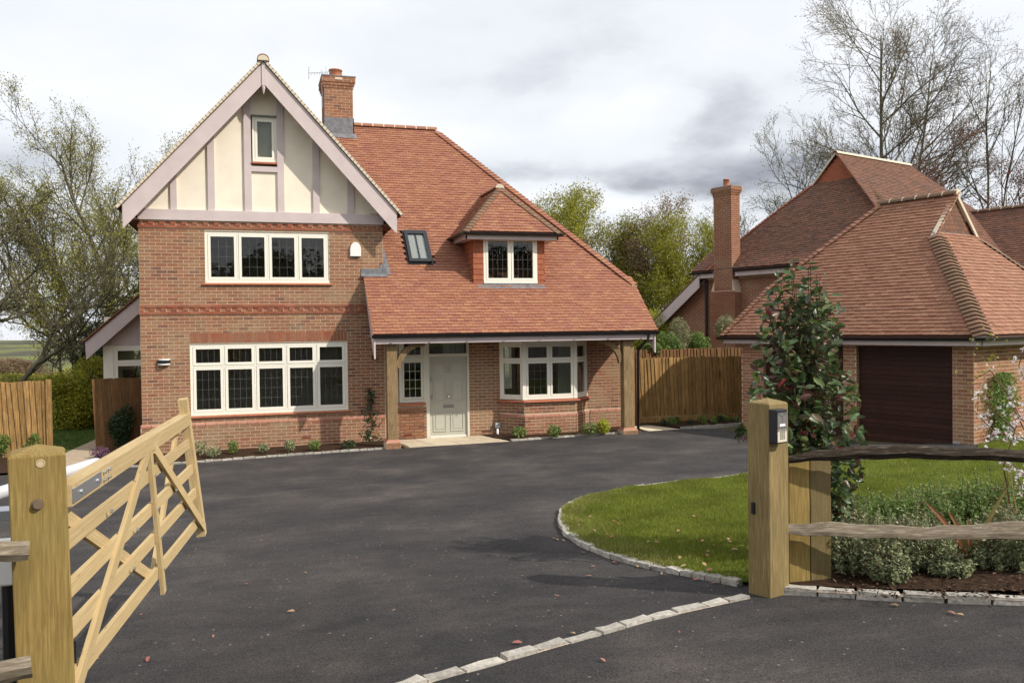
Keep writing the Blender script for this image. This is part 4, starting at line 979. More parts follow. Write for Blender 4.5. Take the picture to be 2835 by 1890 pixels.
MB().obox(vc + nU * .065, X * (vw - .07), sU * (vh - .11), nU * .003).build('pane', M_GLASS, sky_o)
MB().obox(vc + nU * .048, X * (vw - .07), sU * (vh - .11), nU * .003).build('blind', M_BLIND, sky_o)

# ---- dormer
dz0, dz1 = mz(DY), 4.80
dorm = MB().box(DX0, 7.60, DY, 1.4, dz0 - .02, dz1).box(9.02, DX1, DY, 1.4, dz0 - .02, dz1).box(7.60, 9.02, DY + .02, 1.4, dz1 - .02, dz1 + .08).box(7.6, 9.02, 1.3, 1.4, dz0 - .1, dz1).build('dormer', M_TILE_HANG, house)
dt = Pieces()
for x0, x1 in ((DX0 - .02, 7.655), (9.02, DX1 + .02)):
    for i in range(9):
        z0 = dz0 - .02 + i * .13; k = 0; x = x0 - (.08 if i % 2 else 0)
        while x < x1:
            a, b = max(x, x0), min(x + .165, x1); x += .165
            if b - a < .03: continue
            c = np.array([(a + b) / 2, DY - .018, z0 + .085]); dt.add(c, X * ((b - a) / 2 - .002), np.array([0, .10, 1.0]) * .08, np.array([0, -1.0, .1]) * .007)
for i in range(9):      # left cheek, seen at a slant
    z0 = dz0 - .02 + i * .13; y = DY - (.08 if i % 2 else 0)
    while y < 1.1:
        a, b = max(y, DY), y + .165; y += .165
        if z0 + .1 < mz(b) - .05: continue
        dt.add(np.array([DX0 - .018, (a + b) / 2, z0 + .085]), Y * ((b - a) / 2 - .002), np.array([.10, 0, 1.0]) * .08, np.array([-1.0, 0, .1]) * .007)
        dt.add(np.array([DX1 + .018, (a + b) / 2, z0 + .085]), Y * ((b - a) / 2 - .002), np.array([-.10, 0, 1.0]) * .08, np.array([1.0, 0, .1]) * .007)
dt.build('hanging_tile', 'hanging_tiles', M_TILE_HANG, dorm, 120)
window(dorm, (7.655, DY - .03, dz0 + .035), X, NF, 9.015 - 7.655, 1.13, 2, frame=.06, cas=.05, sill=False, deep=.08, grid=(4, 5))
MB().obox((8.34, DY - .09, mz(DY - .09) + .037), X * .84, sL * .075, nL * .006).box(7.655, 9.015, DY - .06, DY - .0, dz0 - .02, dz0 + .034).build('lead_apron', M_LEAD, dorm)
# hipped dormer roof
EX0, EX1, EY, EZ = 7.13, 9.52, -.50, 4.88
apx = np.array([DXC + .02, .62, 6.12]); 
def ymain(z): return (z - ZE) / SU
rb = np.array([DXC + .02, ymain(6.12) + .1, 6.12]); eL = np.array([EX0, ymain(EZ), EZ]); eR = np.array([EX1, ymain(EZ), EZ])
fL = np.array([EX0, EY, EZ]); fR = np.array([EX1, EY, EZ])
droof = MB().prism([fL, fR, apx], (0, 0, -.03)).prism([fL, apx, rb, eL], (0, 0, -.03)).prism([fR, eR, rb, apx], (0, 0, -.03)).build('dormer_roof', M_DECK, house)
def plane_tiles(pcs, a, b, top, lf_, rf_, O=None):
    pass
dtl = Pieces()
def tri_tiles(pcs, A, B, C, D=None, gauge=.1):
    """tile the facet A-B (eave) up to C (right top) D (left top)"""
    A, B, C = (np.asarray(q, float) for q in (A, B, C)); D = C if D is None else np.asarray(D, float)
    u = (B - A); Lw = np.linalg.norm(u); u /= Lw; w = C - A; s = w - u * np.dot(w, u); S = np.linalg.norm(s); s /= S; n = np.cross(u, s)
    if n[2] < 0: n = -n
    xa, xb, xc, xd = 0, Lw, np.dot(C - A, u), np.dot(D - A, u)
    lay_tiles(pcs, A, u, s, n, S, lambda t: xa + (xd - xa) * t / S, lambda t: xb + (xc - xb) * t / S, gauge=gauge)
    return n
nF = tri_tiles(dtl, fL, fR, apx)
nLs = tri_tiles(dtl, eL, fL, apx, rb); nRs = tri_tiles(dtl, fR, eR, rb, apx)
dtl.build('tile', 'roof_tiles', M_TILE, droof, 150, key='tile_a')
bonnets(droof, fL, apx, nF, nLs, w=.13, thick=.8); bonnets(droof, fR, apx, nF, nRs, w=.13, thick=.8)
ridge_tiles(droof, apx - Y * .06, rb, r=.11, ln=.3)
MB().prism([apx - Y * .07 + np.array([math.cos(a) * .115, 0, math.sin(a) * .10 - .01]) for a in np.linspace(0, PI, 9)], (0, .04, 0)).build('bedding', M_BED, droof)
gutter(droof, [eL + np.array([-.05, 0, -.02]), fL + np.array([-.05, -.05, -.02]), fR + np.array([.05, -.05, -.02]), eR + np.array([.05, 0, -.02])])
f = MB().box(EX0 + .04, EX1 - .04, EY + .02, EY + .05, EZ - .17, EZ - .03).box(EX0 + .04, EX0 + .07, EY + .02, .9, EZ - .17, EZ - .03).box(EX1 - .07, EX1 - .04, EY + .02, .9, EZ - .17, EZ - .03).box(EX0 + .05, EX1 - .05, EY + .04, .8, EZ - .165, EZ - .155)
f.build('dormer_fascia', M_MAUVE, droof)

# ---- chimney
def chimney(parent, c, ux, uy, wx, wy, z0, z1, bm_, cap=.1, pot=None, potr=.18, poth=.28, name='chimney', nind=150):
    """c = front left corner on plan, ux along the front face, uy away"""
    c = np.asarray(c, float)
    def B(a0, a1, b0, b1, p, q, bb): bb.obox(c + ux * (a0 + a1) / 2 + uy * (b0 + b1) / 2 + Z * (p + q) / 2, ux * (a1 - a0) / 2, uy * (b1 - b0) / 2, Z * (q - p) / 2)
    body = MB(); B(-.002, wx + .002, -.002, wy + .002, z0, z1 - .3, body)
    steps = [(.3, .02), (.225, .045), (.15, .07), (.075, .07)]
    for dz, pr in steps: B(-pr - .002, wx + pr + .002, -pr - .002, wy + pr + .002, z1 - dz, z1 - dz + .076, body)
    o = body.build(name, M_MORTAR, parent); q = Pieces()
    lay = [(0, z0, z1 - .3)] + [(pr, z1 - dz, z1 - dz + .075) for dz, pr in steps]
    for pr, a, b in lay:
        lay_bricks(q, c - uy * pr - ux * pr, ux, -uy, 0, wx + 2 * pr, a, b, z_phase=z1, phase=.05 * pr)
        lay_bricks(q, c - uy * pr - ux * pr, uy, -ux, 0, wy + 2 * pr, a, b, z_phase=z1, phase=.1)
        lay_bricks(q, c + ux * (wx + pr) - uy * pr, uy, ux, 0, wy + 2 * pr, a, b, z_phase=z1, phase=.1)
    q.build('brick', 'chimney_brickwork', bm_, o, nind, key='brick_' + bm_.name)
    cp = MB(); B(-cap, wx + cap, -cap, wy + cap, z1, z1 + .025, cp); cp.build('capping', M_LEAD, o)
    fl = MB(); B(.15, wx - .15, .15, wy - .15, z1 + .025, z1 + .06, fl); fl.build('flaunching', M_BED, o)
    pc_ = c + ux * wx * (.5 if pot is None else pot) + uy * wy * .5 + Z * (z1 + .03)
    MB().tube([pc_, pc_ + Z * poth, pc_ + Z * poth, pc_ + Z * (poth + .03), pc_ + Z * (poth + .03), pc_ + Z * (poth - .05)], [potr * .97, potr * .93, potr * 1.03, potr * 1.03, potr * .86, potr * .8], 20, cap=False).build('chimney_pot', M_TERRA, o, smooth=True)
    return o
ch = chimney(house, (4.32, 3.80, 0), X, Y, .76, .95, 7.6, 9.53, M_BRICK, cap=.085, pot=.46, potr=.185, poth=.26)
MB().obox((4.72, 3.72, mz(3.68) + .09), X * .44, sU * .10, nU * .008).box(4.30, 5.10, 3.785, 3.82, 7.9, 8.42).box(5.078, 5.10, 3.785, 4.3, 7.9, 8.42).build('lead_flashing', M_LEAD, ch)
MB().box(4.60, 4.80, 3.715, 3.74, 9.44, 9.50).build('white_stain', M_BED, ch)
# television aerial on the chimney
ae = MB().tube([(4.28, 3.95, 8.7), (4.26, 3.95, 9.75)], .012, 6).tube([(3.9, 3.95, 9.62), (4.5, 3.95, 9.70)], .008, 5)
for k in range(7): x = 4.0 + k * .07; ae.tube([(x, 3.85, 9.60 + k * .01), (x, 4.05, 9.60 + k * .01)], .005, 4)
for zz in (-.12, -.05, .05, .12): ae.tube([(3.92, 3.80, 9.62 + zz), (3.92, 4.10, 9.62 + zz)], .004, 4)
ae.tube([(3.92, 3.95, 9.46), (3.92, 3.95, 9.80)], .006, 4).tube([(4.38, 3.95, 9.58), (4.38, 3.95, 9.84)], .006, 4).build('television_aerial', M_GALV, ch)

# ---- lean-to at the left side
ax = lambda x: 3.84 + .888 * x
MB().prism([(-1.60, 2.96, ax(-1.60) - .03), (0, 2.96, ax(0) - .03), (0, 2.96, ax(0) - .42), (-1.58, 2.96, ax(-1.6) - .47)], (0, .035, 0)).build('barge_board', M_MAUVE, house)
sde = MB().prism([(-1.62, 2.93, ax(-1.62)), (0, 2.93, ax(0)), (0, 2.93, ax(0) - .04), (-1.62, 2.93, ax(-1.62) - .04)], (0, 5.3, 0)).build('lean_to_roof', M_DECK, house)
lt = Pieces(); s = np.array([1, 0, .888]); s /= np.linalg.norm(s); n = np.array([-.888, 0, 1]); n /= np.linalg.norm(n)
lay_tiles(lt, (-1.65, 0, ax(-1.65)), Y, s, n, 2.15, lambda t: 2.91, lambda t: 4.4); lt.build('tile', 'roof_tiles', M_TILE, sde, 60, key='tile_a')
lw = MB()
for k in range(8): lw.prism([(-1.20 + k * .15, 3.3, 2.28), (-1.055 + k * .15, 3.3, 2.28), (-1.055 + k * .15, 3.3, ax(-1.055 + k * .15) - .1), (-1.20 + k * .15, 3.3, ax(-1.20 + k * .15) - .1)], (0, .03, 0))
lw.build('gable_boarding', M_MAUVE, house)
MB().box(-1.22, -.0, 3.32, 3.42, 2.25, 3.0).box(-1.25, -1.02, 3.28, 3.36, -.1, 2.28).build('lean_to_wall', M_WIN, house)
window(house, (-1.03, 3.30, .9), X, NF, 1.0, 1.36, 1, transom=.42, sill=False, lead=False)
MB().box(-1.22, 0.0, 3.32, 3.4, -.1, .9).box(-1.22, -1.1, 3.34, 8, -.1, 2.5).build('side_room_wall', M_BRICK, house)
gutter(house, [(-1.68, 2.93, 2.36), (-1.68, 8, 2.36)])

# ---- paving in front of the door
pv = bpy.data.objects.new('porch_paving', None); COL.objects.link(pv); pv['kind'] = 'structure'; pv.location = (6.6, -.8, -.03)
sl_pts = [(5.38, -.0), (7.62, -.0), (7.85, -1.30), (5.46, -1.24)]
def slab(poly, z): 
    b = MB().prism([(x, y, z - .06) for x, y in poly], (0, 0, .06)); return b.build('paving_slab', M_SLAB, pv, bevel=.004)
for j in range(2):
    for i in range(4):
        def q(a, b_):
            t = a / 4; s_ = b_ / 2; x = (5.40 + (7.64 - 5.40) * t) * (1 - s_) + (5.60 + (7.94 - 5.60) * t) * s_; y = -.06 + (-1.22) * s_; return (x, y)
        g = .006; c4 = [q(i, j), q(i + 1, j), q(i + 1, j + 1), q(i, j + 1)]; cx_ = sum(p[0] for p in c4) / 4; cy_ = sum(p[1] for p in c4) / 4
        slab([(cx_ + (p[0] - cx_) * (1 - g / .28), cy_ + (p[1] - cy_) * (1 - g / .28)) for p in c4][::-1], .0)
for j in range(2): slab([(11.62 + j * .45, -.95), (12.05 + j * .45, -.92), (11.9 + j * .3, .1), (11.55 + j * .3, .1)], .02)
#==PART4==
# ------------------------------------------------------------------ garage
TH = math.radians(17.5)
G1 = np.array([-math.sin(TH), math.cos(TH), 0]); G2 = np.array([math.cos(TH), math.sin(TH), 0])
G0 = np.array([15.834, -6.693, 0.0])
def GP_(a, b, z=0.0): return G0 + G1 * a + G2 * b + Z * z
garage = thing('garage', 'red brick double garage with tiled half hipped roof and dark brown doors', 'garage', GP_(3, 2.6))
gh = [(.42, 2.56, -.2, 2.13), (2.88, 5.10, -.2, 2.13)]
gw_ = wall_body('wall', G0 - G2 * .002, G1, -G2, 0, 5.77, -.3, 2.36, gh, .25, M_MORTAR, garage)
gside = MB().prism([GP_(-.002, -.0018, -.3), GP_(-.002, 5.3, -.3), GP_(-.002, 5.3, 2.36), GP_(-.002, -.0018, 2.36)], G1 * .25).prism([GP_(5.76, .006, -.3), GP_(5.76, 5.3, -.3), GP_(5.76, 5.3, 2.36), GP_(5.76, .006, 2.36)], -G1 * .25).prism([GP_(.2, 5.05, -.3), GP_(5.6, 5.05, -.3), GP_(5.6, 5.05, 2.36), GP_(.2, 5.05, 2.36)], G2 * .25).build('side_wall', M_MORTAR, garage)
gp_ = Pieces()
lay_bricks(gp_, G0, G1, -G2, 0, 5.77, -.15, 2.25, gh)
lay_bricks(gp_, G0, G2, -G1, 0, 5.3, -.15, 2.25, [], phase=.11)
for a in (.42, 2.88): lay_bricks(gp_, GP_(a, 0), G2, G1, 0, .1, -.15, 2.1, [])
for a in (2.56, 5.10): lay_bricks(gp_, GP_(a, 0), G2, -G1, 0, .1, -.15, 2.1, [])
gp_.build('brick', 'brickwork', M_BRICK_G, gw_, 300)
MB().prism([GP_(.27, -.01, .12), GP_(.42, -.01, .12), GP_(.42, -.01, .22), GP_(.27, -.01, .22)], G2 * .02).build('render_base', M_GRANITEPIER, garage)
for a0, a1, _, z1 in gh:
    dr = MB().prism([GP_(a0, .12, -.1), GP_(a1, .12, -.1), GP_(a1, .12, z1), GP_(a0, .12, z1)], G2 * .04).build('garage_door', M_GDOOR, garage)
    nsl = 20; hh = (z1 - .06 + .05) / nsl
    for i in range(nsl):
        zc = .0 + (i + .5) * hh; c = GP_((a0 + a1) / 2, .112, zc); me = unit_cube('door_slat', M_GDOOR); A = G1 * (a1 - a0 - .01) / 2; D_ = G2 * .01 + Z * .0
        m = Matrix(((A[0], 0, D_[0], c[0]), (A[1], 0, D_[1], c[1]), (0, hh / 2 - .0035, 0, c[2]), (0, 0, 0, 1)))
        place_mesh('slat', me, dr, m)
# roof
GS_ = 1.08; EB = -.36; EZg = 2.335; RB = 2.60; RZ = EZg + GS_ * (RB - EB); AR0 = 1.74; AR1 = 3.55
def gzr(b): return EZg + GS_ * (b - EB)
gl = [(6.10, EB), (5.52, .72), (4.50, 1.70), (AR1, RB)]
gr = [(-.38, EB), (1.70, 1.72)]
front_poly = [GP_(a, b, gzr(b) - .015) for a, b in gl[::-1]][::-1]
gdeck = MB()
gdeck.prism([GP_(-.38, EB, EZg - .015)] + [GP_(a, b, gzr(b) - .015) for a, b in gl] + [GP_(AR0 + .1, RB, RZ - .015), GP_(AR0 + .1, 1.75, gzr(1.75) - .015)], (0, 0, -.04))
def zh(a): return EZg + GS_ * (a + .38)      # hip end plane rises with a
ZB = zh(1.70)
gdeck.prism([GP_(-.38, EB, EZg - .015), GP_(1.70, 1.72, ZB - .015), GP_(1.70, 2 * RB - 1.72, ZB - .015), GP_(-.38, 2 * RB - EB, EZg - .015)], (0, 0, -.04))
gdeck.prism([GP_(-.38, 2 * RB - EB, EZg - .02), GP_(1.7, 2 * RB - 1.72, ZB - .02), GP_(AR0, RB, RZ - .02), GP_(AR1, RB, RZ - .02), GP_(6.1, 2 * RB - EB, EZg - .02)], (0, 0, -.04))
gdeck.prism([GP_(6.1, EB, EZg - .02), GP_(6.1, 2 * RB - EB, EZg - .02), GP_(AR1, RB, RZ - .02)], (0, 0, -.04))
groof_ = gdeck.build('roof', M_DECK, garage)
q = math.hypot(1, GS_); sF = (G2 + Z * GS_) / q; nFr = (-G2 * GS_ + Z) / q; sH = (G1 + Z * GS_) / q; nH = (-G1 * GS_ + Z) / q
SF = (RB - EB) * q
def interp(pts, b):
    for (a0, b0), (a1, b1) in zip(pts[:-1], pts[1:]):
        if b <= b1: return a0 + (a1 - a0) * (b - b0) / (b1 - b0)
    return pts[-1][0]
gtl = Pieces()
lay_tiles(gtl, GP_(0, EB, EZg), G1, sF, nFr, SF, lambda t: interp(gr, EB + t / q) if EB + t / q < 1.72 else AR0 - .12, lambda t: interp(gl, EB + t / q), gauge=.104)
SH = (1.70 + .38) * q
lay_tiles(gtl, GP_(-.38, 0, EZg), G2, sH, nH, SH, lambda t: EB + t / q, lambda t: 2 * RB - EB - t / q, gauge=.104)
gtl.build('tile', 'roof_tiles', M_TILE_G, groof_, 300, key='tile_g')
bonnets(groof_, GP_(-.38, EB, EZg), GP_(1.70, 1.72, ZB), nFr, nH, w=.20, thick=1.3, gauge_z=.0763, mt=M_BONNET)
bonnets(groof_, GP_(-.38, 2 * RB - EB, EZg), GP_(1.70, 2 * RB - 1.72, ZB), nH, (G2 * GS_ + Z) / q, w=.18, first_pale=False)
nE = (G1 * GS_ + Z) / q
for (a0, b0), (a1, b1) in zip(gl[:-1], gl[1:]):
    if b0 < 1.9 : bonnets(groof_, GP_(a0, b0, gzr(b0)), GP_(a1, b1, gzr(b1)), nE, nFr, w=.17, thick=1.0, gauge_z=.0763, first_pale=False, mt=M_TILE_G)
ridge_tiles(groof_, GP_(AR1 + .05, RB, RZ - .01), GP_(AR0 - .1, RB, RZ - .01), r=.125, ln=.33, mt=M_BONNET)
# gablet
gg = MB().prism([GP_(AR0 + .03, 1.75, ZB), GP_(AR0 + .03, 2 * RB - 1.75, ZB), GP_(AR0 + .03, RB, RZ - .1)], G1 * .04); gabo = gg.build('gablet', M_TILE_DK, garage)
gq = Pieces()
for i in range(9):
    z0 = ZB + .02 + i * .104; hw = (RZ - .12 - z0 - .06) / GS_; k = 0; x = RB - hw
    while x < RB + hw:
        b = min(x + .165, RB + hw); c = GP_(AR0 + .01, (x + b) / 2, z0 + .06 + .02 * math.sin(3.1 * (x - RB + hw) / max(.2, 2 * hw))); 
        if b - x > .03: gq.add(c, G2 * ((b - x) / 2 - .002), (Z + G1 * .1) * .06, -G1 * .008)
        x += .165
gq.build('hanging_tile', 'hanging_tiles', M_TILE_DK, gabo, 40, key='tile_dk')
vg = MB()
for sg in (-1, 1):
    p0 = GP_(AR0 - .07, RB + sg * (RB - 1.60), ZB - .10); p1 = GP_(AR0 - .07, RB, RZ - .02); d_ = p1 - p0; d_ /= np.linalg.norm(d_); nn = np.cross(d_, G1); nn = nn if nn[2] > 0 else -nn
    vg.prism([p0 - nn * .045, p1 - nn * .045, p1 + nn * .03, p0 + nn * .03], G1 * .10)
vg.build('verge_bedding', M_BED, groof_)
MB().tube([GP_(AR0 - .09, RB, RZ + .02), GP_(AR0 - .02, RB, RZ + .02)], .095, 12).build('bedding', M_BED, groof_)
MB().prism([GP_(AR0 - .12, 1.62, ZB - .07), GP_(AR0 - .12, 2 * RB - 1.62, ZB - .07), GP_(AR0 + .02, 2 * RB - 1.66, ZB + .06), GP_(AR0 + .02, 1.66, ZB + .06)], Z * .015).build('lead_apron', M_LEAD, groof_)
gutter(groof_, [GP_(6.2, EB - .05, EZg - .035), GP_(-.44, EB - .05, EZg - .035), GP_(-.44, 2 * RB - EB, EZg - .035)][::-1], r=.06)
f = MB(); f.prism([GP_(6.05, EB + .02, 2.14), GP_(-.34, EB + .02, 2.14), GP_(-.34, EB + .02, 2.26), GP_(6.05, EB + .02, 2.26)], G2 * .03)
f.prism([GP_(-.34, EB + .02, 2.14), GP_(-.34, 5.4, 2.14), GP_(-.34, 5.4, 2.26), GP_(-.34, EB + .02, 2.26)], G1 * .03)
f.prism([GP_(6.05, EB + .05, 2.145), GP_(-.31, EB + .05, 2.145), GP_(-.31, .0, 2.145), GP_(6.05, .0, 2.145)], Z * .01)
f.prism([GP_(-.31, .0, 2.145), GP_(-.31, 5.4, 2.145), GP_(.0, 5.4, 2.145), GP_(.0, .0, 2.145)], Z * .01)
f.build('fascia', M_MAUVE, garage)

# ------------------------------------------------------------------ neighbouring house
N0 = np.array([18.557, 6.473, 0.0])
def NP_(a, b, z=0.0): return N0 + G1 * a + G2 * b + Z * z
nb = thing('neighbouring_house', 'large red brick house behind the fence with tall chimney and dark tiled roof', 'house', NP_(-1, 4))
WB = .35
nw = MB().prism([NP_(4.6, WB - .002, -.3), NP_(4.6, WB - .002, 2.1), NP_(1.55, WB - .002, 4.33), NP_(-7.5, WB - .002, 4.33), NP_(-7.5, WB - .002, -.3)], G2 * .3)
nw.prism([NP_(-7.5, WB + .3, -.3), NP_(-7.5, 11, -.3), NP_(-7.5, 11, 4.3), NP_(-7.5, WB + .3, 4.3)], G1 * .3)
nwo = nw.build('wall', M_MORTAR, nb)
nq = Pieces(); LFn = lambda z: -4.3; 
lay_bricks(nq, NP_(0, WB), G1, -G2, -4.3, 4.55, .9, 4.25, [(0.0, .83, -1, 9), (2.32, 2.33, .6, .61)], Rf=lambda z: 4.5 if z < 2.1 else 4.5 - (z - 2.1) * 3.0 / 2.2)
nq.build('brick', 'brickwork', M_BRICK_N, nwo, 300)
_q = on_plane(1566, 786, NP_(0, WB), G2); _a = np.dot(_q - N0, G1)
window(nb, NP_(_a, WB - .0, _q[2] - .9), -G1, -G2, .46, .9, 1, sill=False, lead=False, frame=.05, cas=.06)
nc = chimney(nb, NP_(0.0, 0, 0), G1, G2, .83, .43, 3.9, 7.50, M_BRICK_N, cap=.04, pot=.5, potr=.11, poth=.24, nind=100)
MB().prism([NP_(-.12, .006, -.3), NP_(1.0, .006, -.3), NP_(1.0, .006, 3.75), NP_(.83, .006, 4.2), NP_(-.006, .006, 4.2), NP_(-.12, .006, 3.75)], G2 * .35).build('chimney_breast', M_MORTAR, nb)
cq = Pieces(); lay_bricks(cq, NP_(0, 0), G1, -G2, -.12, 1.0, .9, 3.8, [], phase=.1); lay_bricks(cq, NP_(0, 0), G1, -G2, 0, .83, 3.8, 4.25, []); lay_bricks(cq, NP_(-.12, 0), G2, -G1, 0, .34, .9, 3.75, []); cq.build('brick', 'brickwork', M_BRICK_N, nc, 60, key='brick_red_n')
MB().prism([NP_(-.02, .36, 4.58), NP_(-.10, .36, 4.60), NP_(-.10, 1.2, 5.42), NP_(-.02, 1.2, 5.55)], Z * .02).build('lead_flashing', M_LEAD, nb)
NE_Z = 4.58; NB0 = 0.0; NS = 1.1; qn = math.hypot(1, NS); 
def nzr(b): return NE_Z + NS * (b - NB0)
nL_ = [(1.15, NB0), (.47, 1.0), (-.5, 1.95), (-1.40, 2.70)]; nR_ = [(-6.6, NB0), (-4.75, 1.68), (-3.36, 2.68)]
GZn = nzr(2.70)
nd_ = MB().prism([NP_(a, b, nzr(b) - .015) for a, b in nL_] + [NP_(a, b, nzr(b) - .015) for a, b in nR_[::-1]], (0, 0, -.04))
APX = (-2.02 - .35, 2.80, 8.52)
apex_z = 8.50; ra = -2.38
nd_.prism([NP_(-1.40, 2.75, GZn - .1), NP_(-3.36, 2.75, GZn - .1), NP_(ra, 2.75, apex_z - .06)], G2 * .05)
nd_.prism([NP_(-3.36, 2.68, GZn - .02), NP_(ra, 2.6, apex_z - .02), NP_(ra, 7.2, apex_z - .02), NP_(-6.6, 8.5, NE_Z), NP_(-6.6, NB0, NE_Z - .02)], (0, 0, -.04))
nd_.prism([NP_(-1.40, 2.70, GZn - .02), NP_(1.15, NB0, NE_Z - .02), NP_(1.15, 9, NE_Z - .02), NP_(ra, 7.2, apex_z - .02), NP_(ra, 2.6, apex_z - .02)], (0, 0, -.04))
nroof = nd_.build('roof', M_DECK, nb)
nt_ = Pieces(); sN = (G2 + Z * NS) / qn; nN = (-G2 * NS + Z) / qn
lay_tiles(nt_, NP_(0, NB0, NE_Z), G1, sN, nN, 2.70 * qn, lambda t: interp(nR_, t / qn), lambda t: interp(nL_, t / qn), gauge=.104, jit=1.4)
# right hand slope
A_, B_, C_, D_ = NP_(-6.6, NB0, NE_Z), NP_(-6.6, 9.0, NE_Z), NP_(ra, 7.2, apex_z), NP_(-3.30, 2.55, nzr(2.62))
tri_tiles(nt_, NP_(-6.6, 0, NE_Z), NP_(-6.6, 9.0, NE_Z), NP_(ra, 7.2, apex_z), NP_(ra, 2.6, apex_z), gauge=.104)
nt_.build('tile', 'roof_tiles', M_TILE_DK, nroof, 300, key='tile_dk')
for (a0, b0), (a1, b1) in zip(nL_[:-1], nL_[1:]): bonnets(nroof, NP_(a0, b0, nzr(b0)), NP_(a1, b1, nzr(b1)), (G1 + Z) / 1.414, nN, w=.14, first_pale=False, mt=M_TILE_HANG)
for (a0, b0), (a1, b1) in zip(nR_[:-1], nR_[1:]): bonnets(nroof, NP_(a0, b0, nzr(b0)), NP_(a1, b1, nzr(b1)), nN, (-G1 + Z) / 1.414, w=.16, first_pale=False, mt=M_BONNET)
ridge_tiles(nroof, NP_(ra, 2.55, apex_z - .02), NP_(ra, 7.2, apex_z - .02), r=.12, ln=.33, mt=M_BED)
ng = Pieces(); apx_z = apex_z - .1
for i in range(9):
    z0 = GZn + .0 + i * .104; zt = (apx_z - z0 - .09) / (apx_z - GZn); 
    if zt <= 0: break
    x = ra - .98 * zt; xe = ra + .98 * zt
    while x < xe:
        b = min(x + .165, xe)
        if b - x > .03: ng.add(NP_((x + b) / 2, 2.72, z0 + .06), G1 * ((b - x) / 2 - .002), (Z + G2 * .1) * .06, -G2 * .008)
        x += .165
gb_ = MB().prism([NP_(-1.40, 2.74, GZn - .05), NP_(-3.36, 2.74, GZn - .05), NP_(ra, 2.74, apx_z)], G2 * .02).build('gablet', M_TILE_HANG, nb)
ng.build('hanging_tile', 'hanging_tiles', M_TILE_HANG, gb_, 80, key='tile_hang')
vg = MB()
for aa in (-1.34, -3.42):
    p0 = NP_(aa, 2.60, GZn - .10); p1 = NP_(ra, 2.60, apex_z + .0); d_ = p1 - p0; d_ /= np.linalg.norm(d_); nn = np.cross(d_, G2); nn = nn if nn[2] > 0 else -nn
    vg.prism([p0 - nn * .03, p1 - nn * .03, p1 + nn * .03, p0 + nn * .03], G2 * .08)
vg.build('verge_bedding', M_BED, nroof)
# eaves of the neighbour
gutter(nroof, [NP_(-6.6, NB0 - .04, NE_Z - .05), NP_(-.12, NB0 - .04, NE_Z - .05)][::-1], r=.06); gutter(nroof, [NP_(.88, NB0 - .04, NE_Z - .05), NP_(2.0, NB0 - .04, NE_Z - .05)][::-1], r=.06)
MB().prism([NP_(-6.6, NB0 + .02, NE_Z - .27), NP_(-.12, NB0 + .02, NE_Z - .27), NP_(-.12, NB0 + .02, NE_Z - .10), NP_(-6.6, NB0 + .02, NE_Z - .10)], G2 * .03).prism([NP_(.88, NB0 + .02, NE_Z - .27), NP_(1.8, NB0 + .02, NE_Z - .27), NP_(1.8, NB0 + .02, NE_Z - .10), NP_(.88, NB0 + .02, NE_Z - .10)], G2 * .03).prism([NP_(-6.6, NB0 + .04, NE_Z - .26), NP_(-.12, NB0 + .04, NE_Z - .26), NP_(-.12, WB + .02, NE_Z - .26), NP_(-6.6, WB + .02, NE_Z - .26)], Z * .01).build('fascia', M_MAUVE, nb)
# small roof left of the chimney and long barge board below it
sm = MB().prism([NP_(.8, .05, NE_Z), NP_(2.0, .05, NE_Z), NP_(1.35, .95, 5.62), NP_(.8, .95, 5.62)], (0, 0, -.04)); smo = sm.build('side_roof', M_DECK, nb)
sq_ = Pieces(); tri_tiles(sq_, NP_(.8, .05, NE_Z + .01), NP_(2.0, .05, NE_Z + .01), NP_(1.35, .95, 5.63), NP_(.8, .95, 5.63)); sq_.build('tile', 'roof_tiles', M_TILE_DK, smo, 40, key='tile_dk')
MB().tube([NP_(.8, .95, 5.63), NP_(1.42, .95, 5.63)], .07, 8).build('ridge_tile', M_BONNET, smo)
bp0 = NP_(1.55, -.02, 4.42); bp1 = NP_(4.75, -.02, 2.20)
MB().prism([bp0, bp1, bp1 - Z * .45, bp0 - Z * .45], G2 * .04).build('barge_board', M_MAUVE, nb)
MB().prism([bp0 + Z * .03, bp1 + Z * .03, bp1 + Z * .08, bp0 + Z * .08], G2 * 3).build('catslide_roof', M_TILE_DK, nb)
_d = on_plane(1622, 700, NP_(0, WB - .08), G2); _e = np.dot(_d - N0, G1); MB().tube([NP_(_e, WB - .08, 4.3), NP_(_e, WB - .08, 1.75)], .05, 8).build('downpipe', M_BLACK, nb)
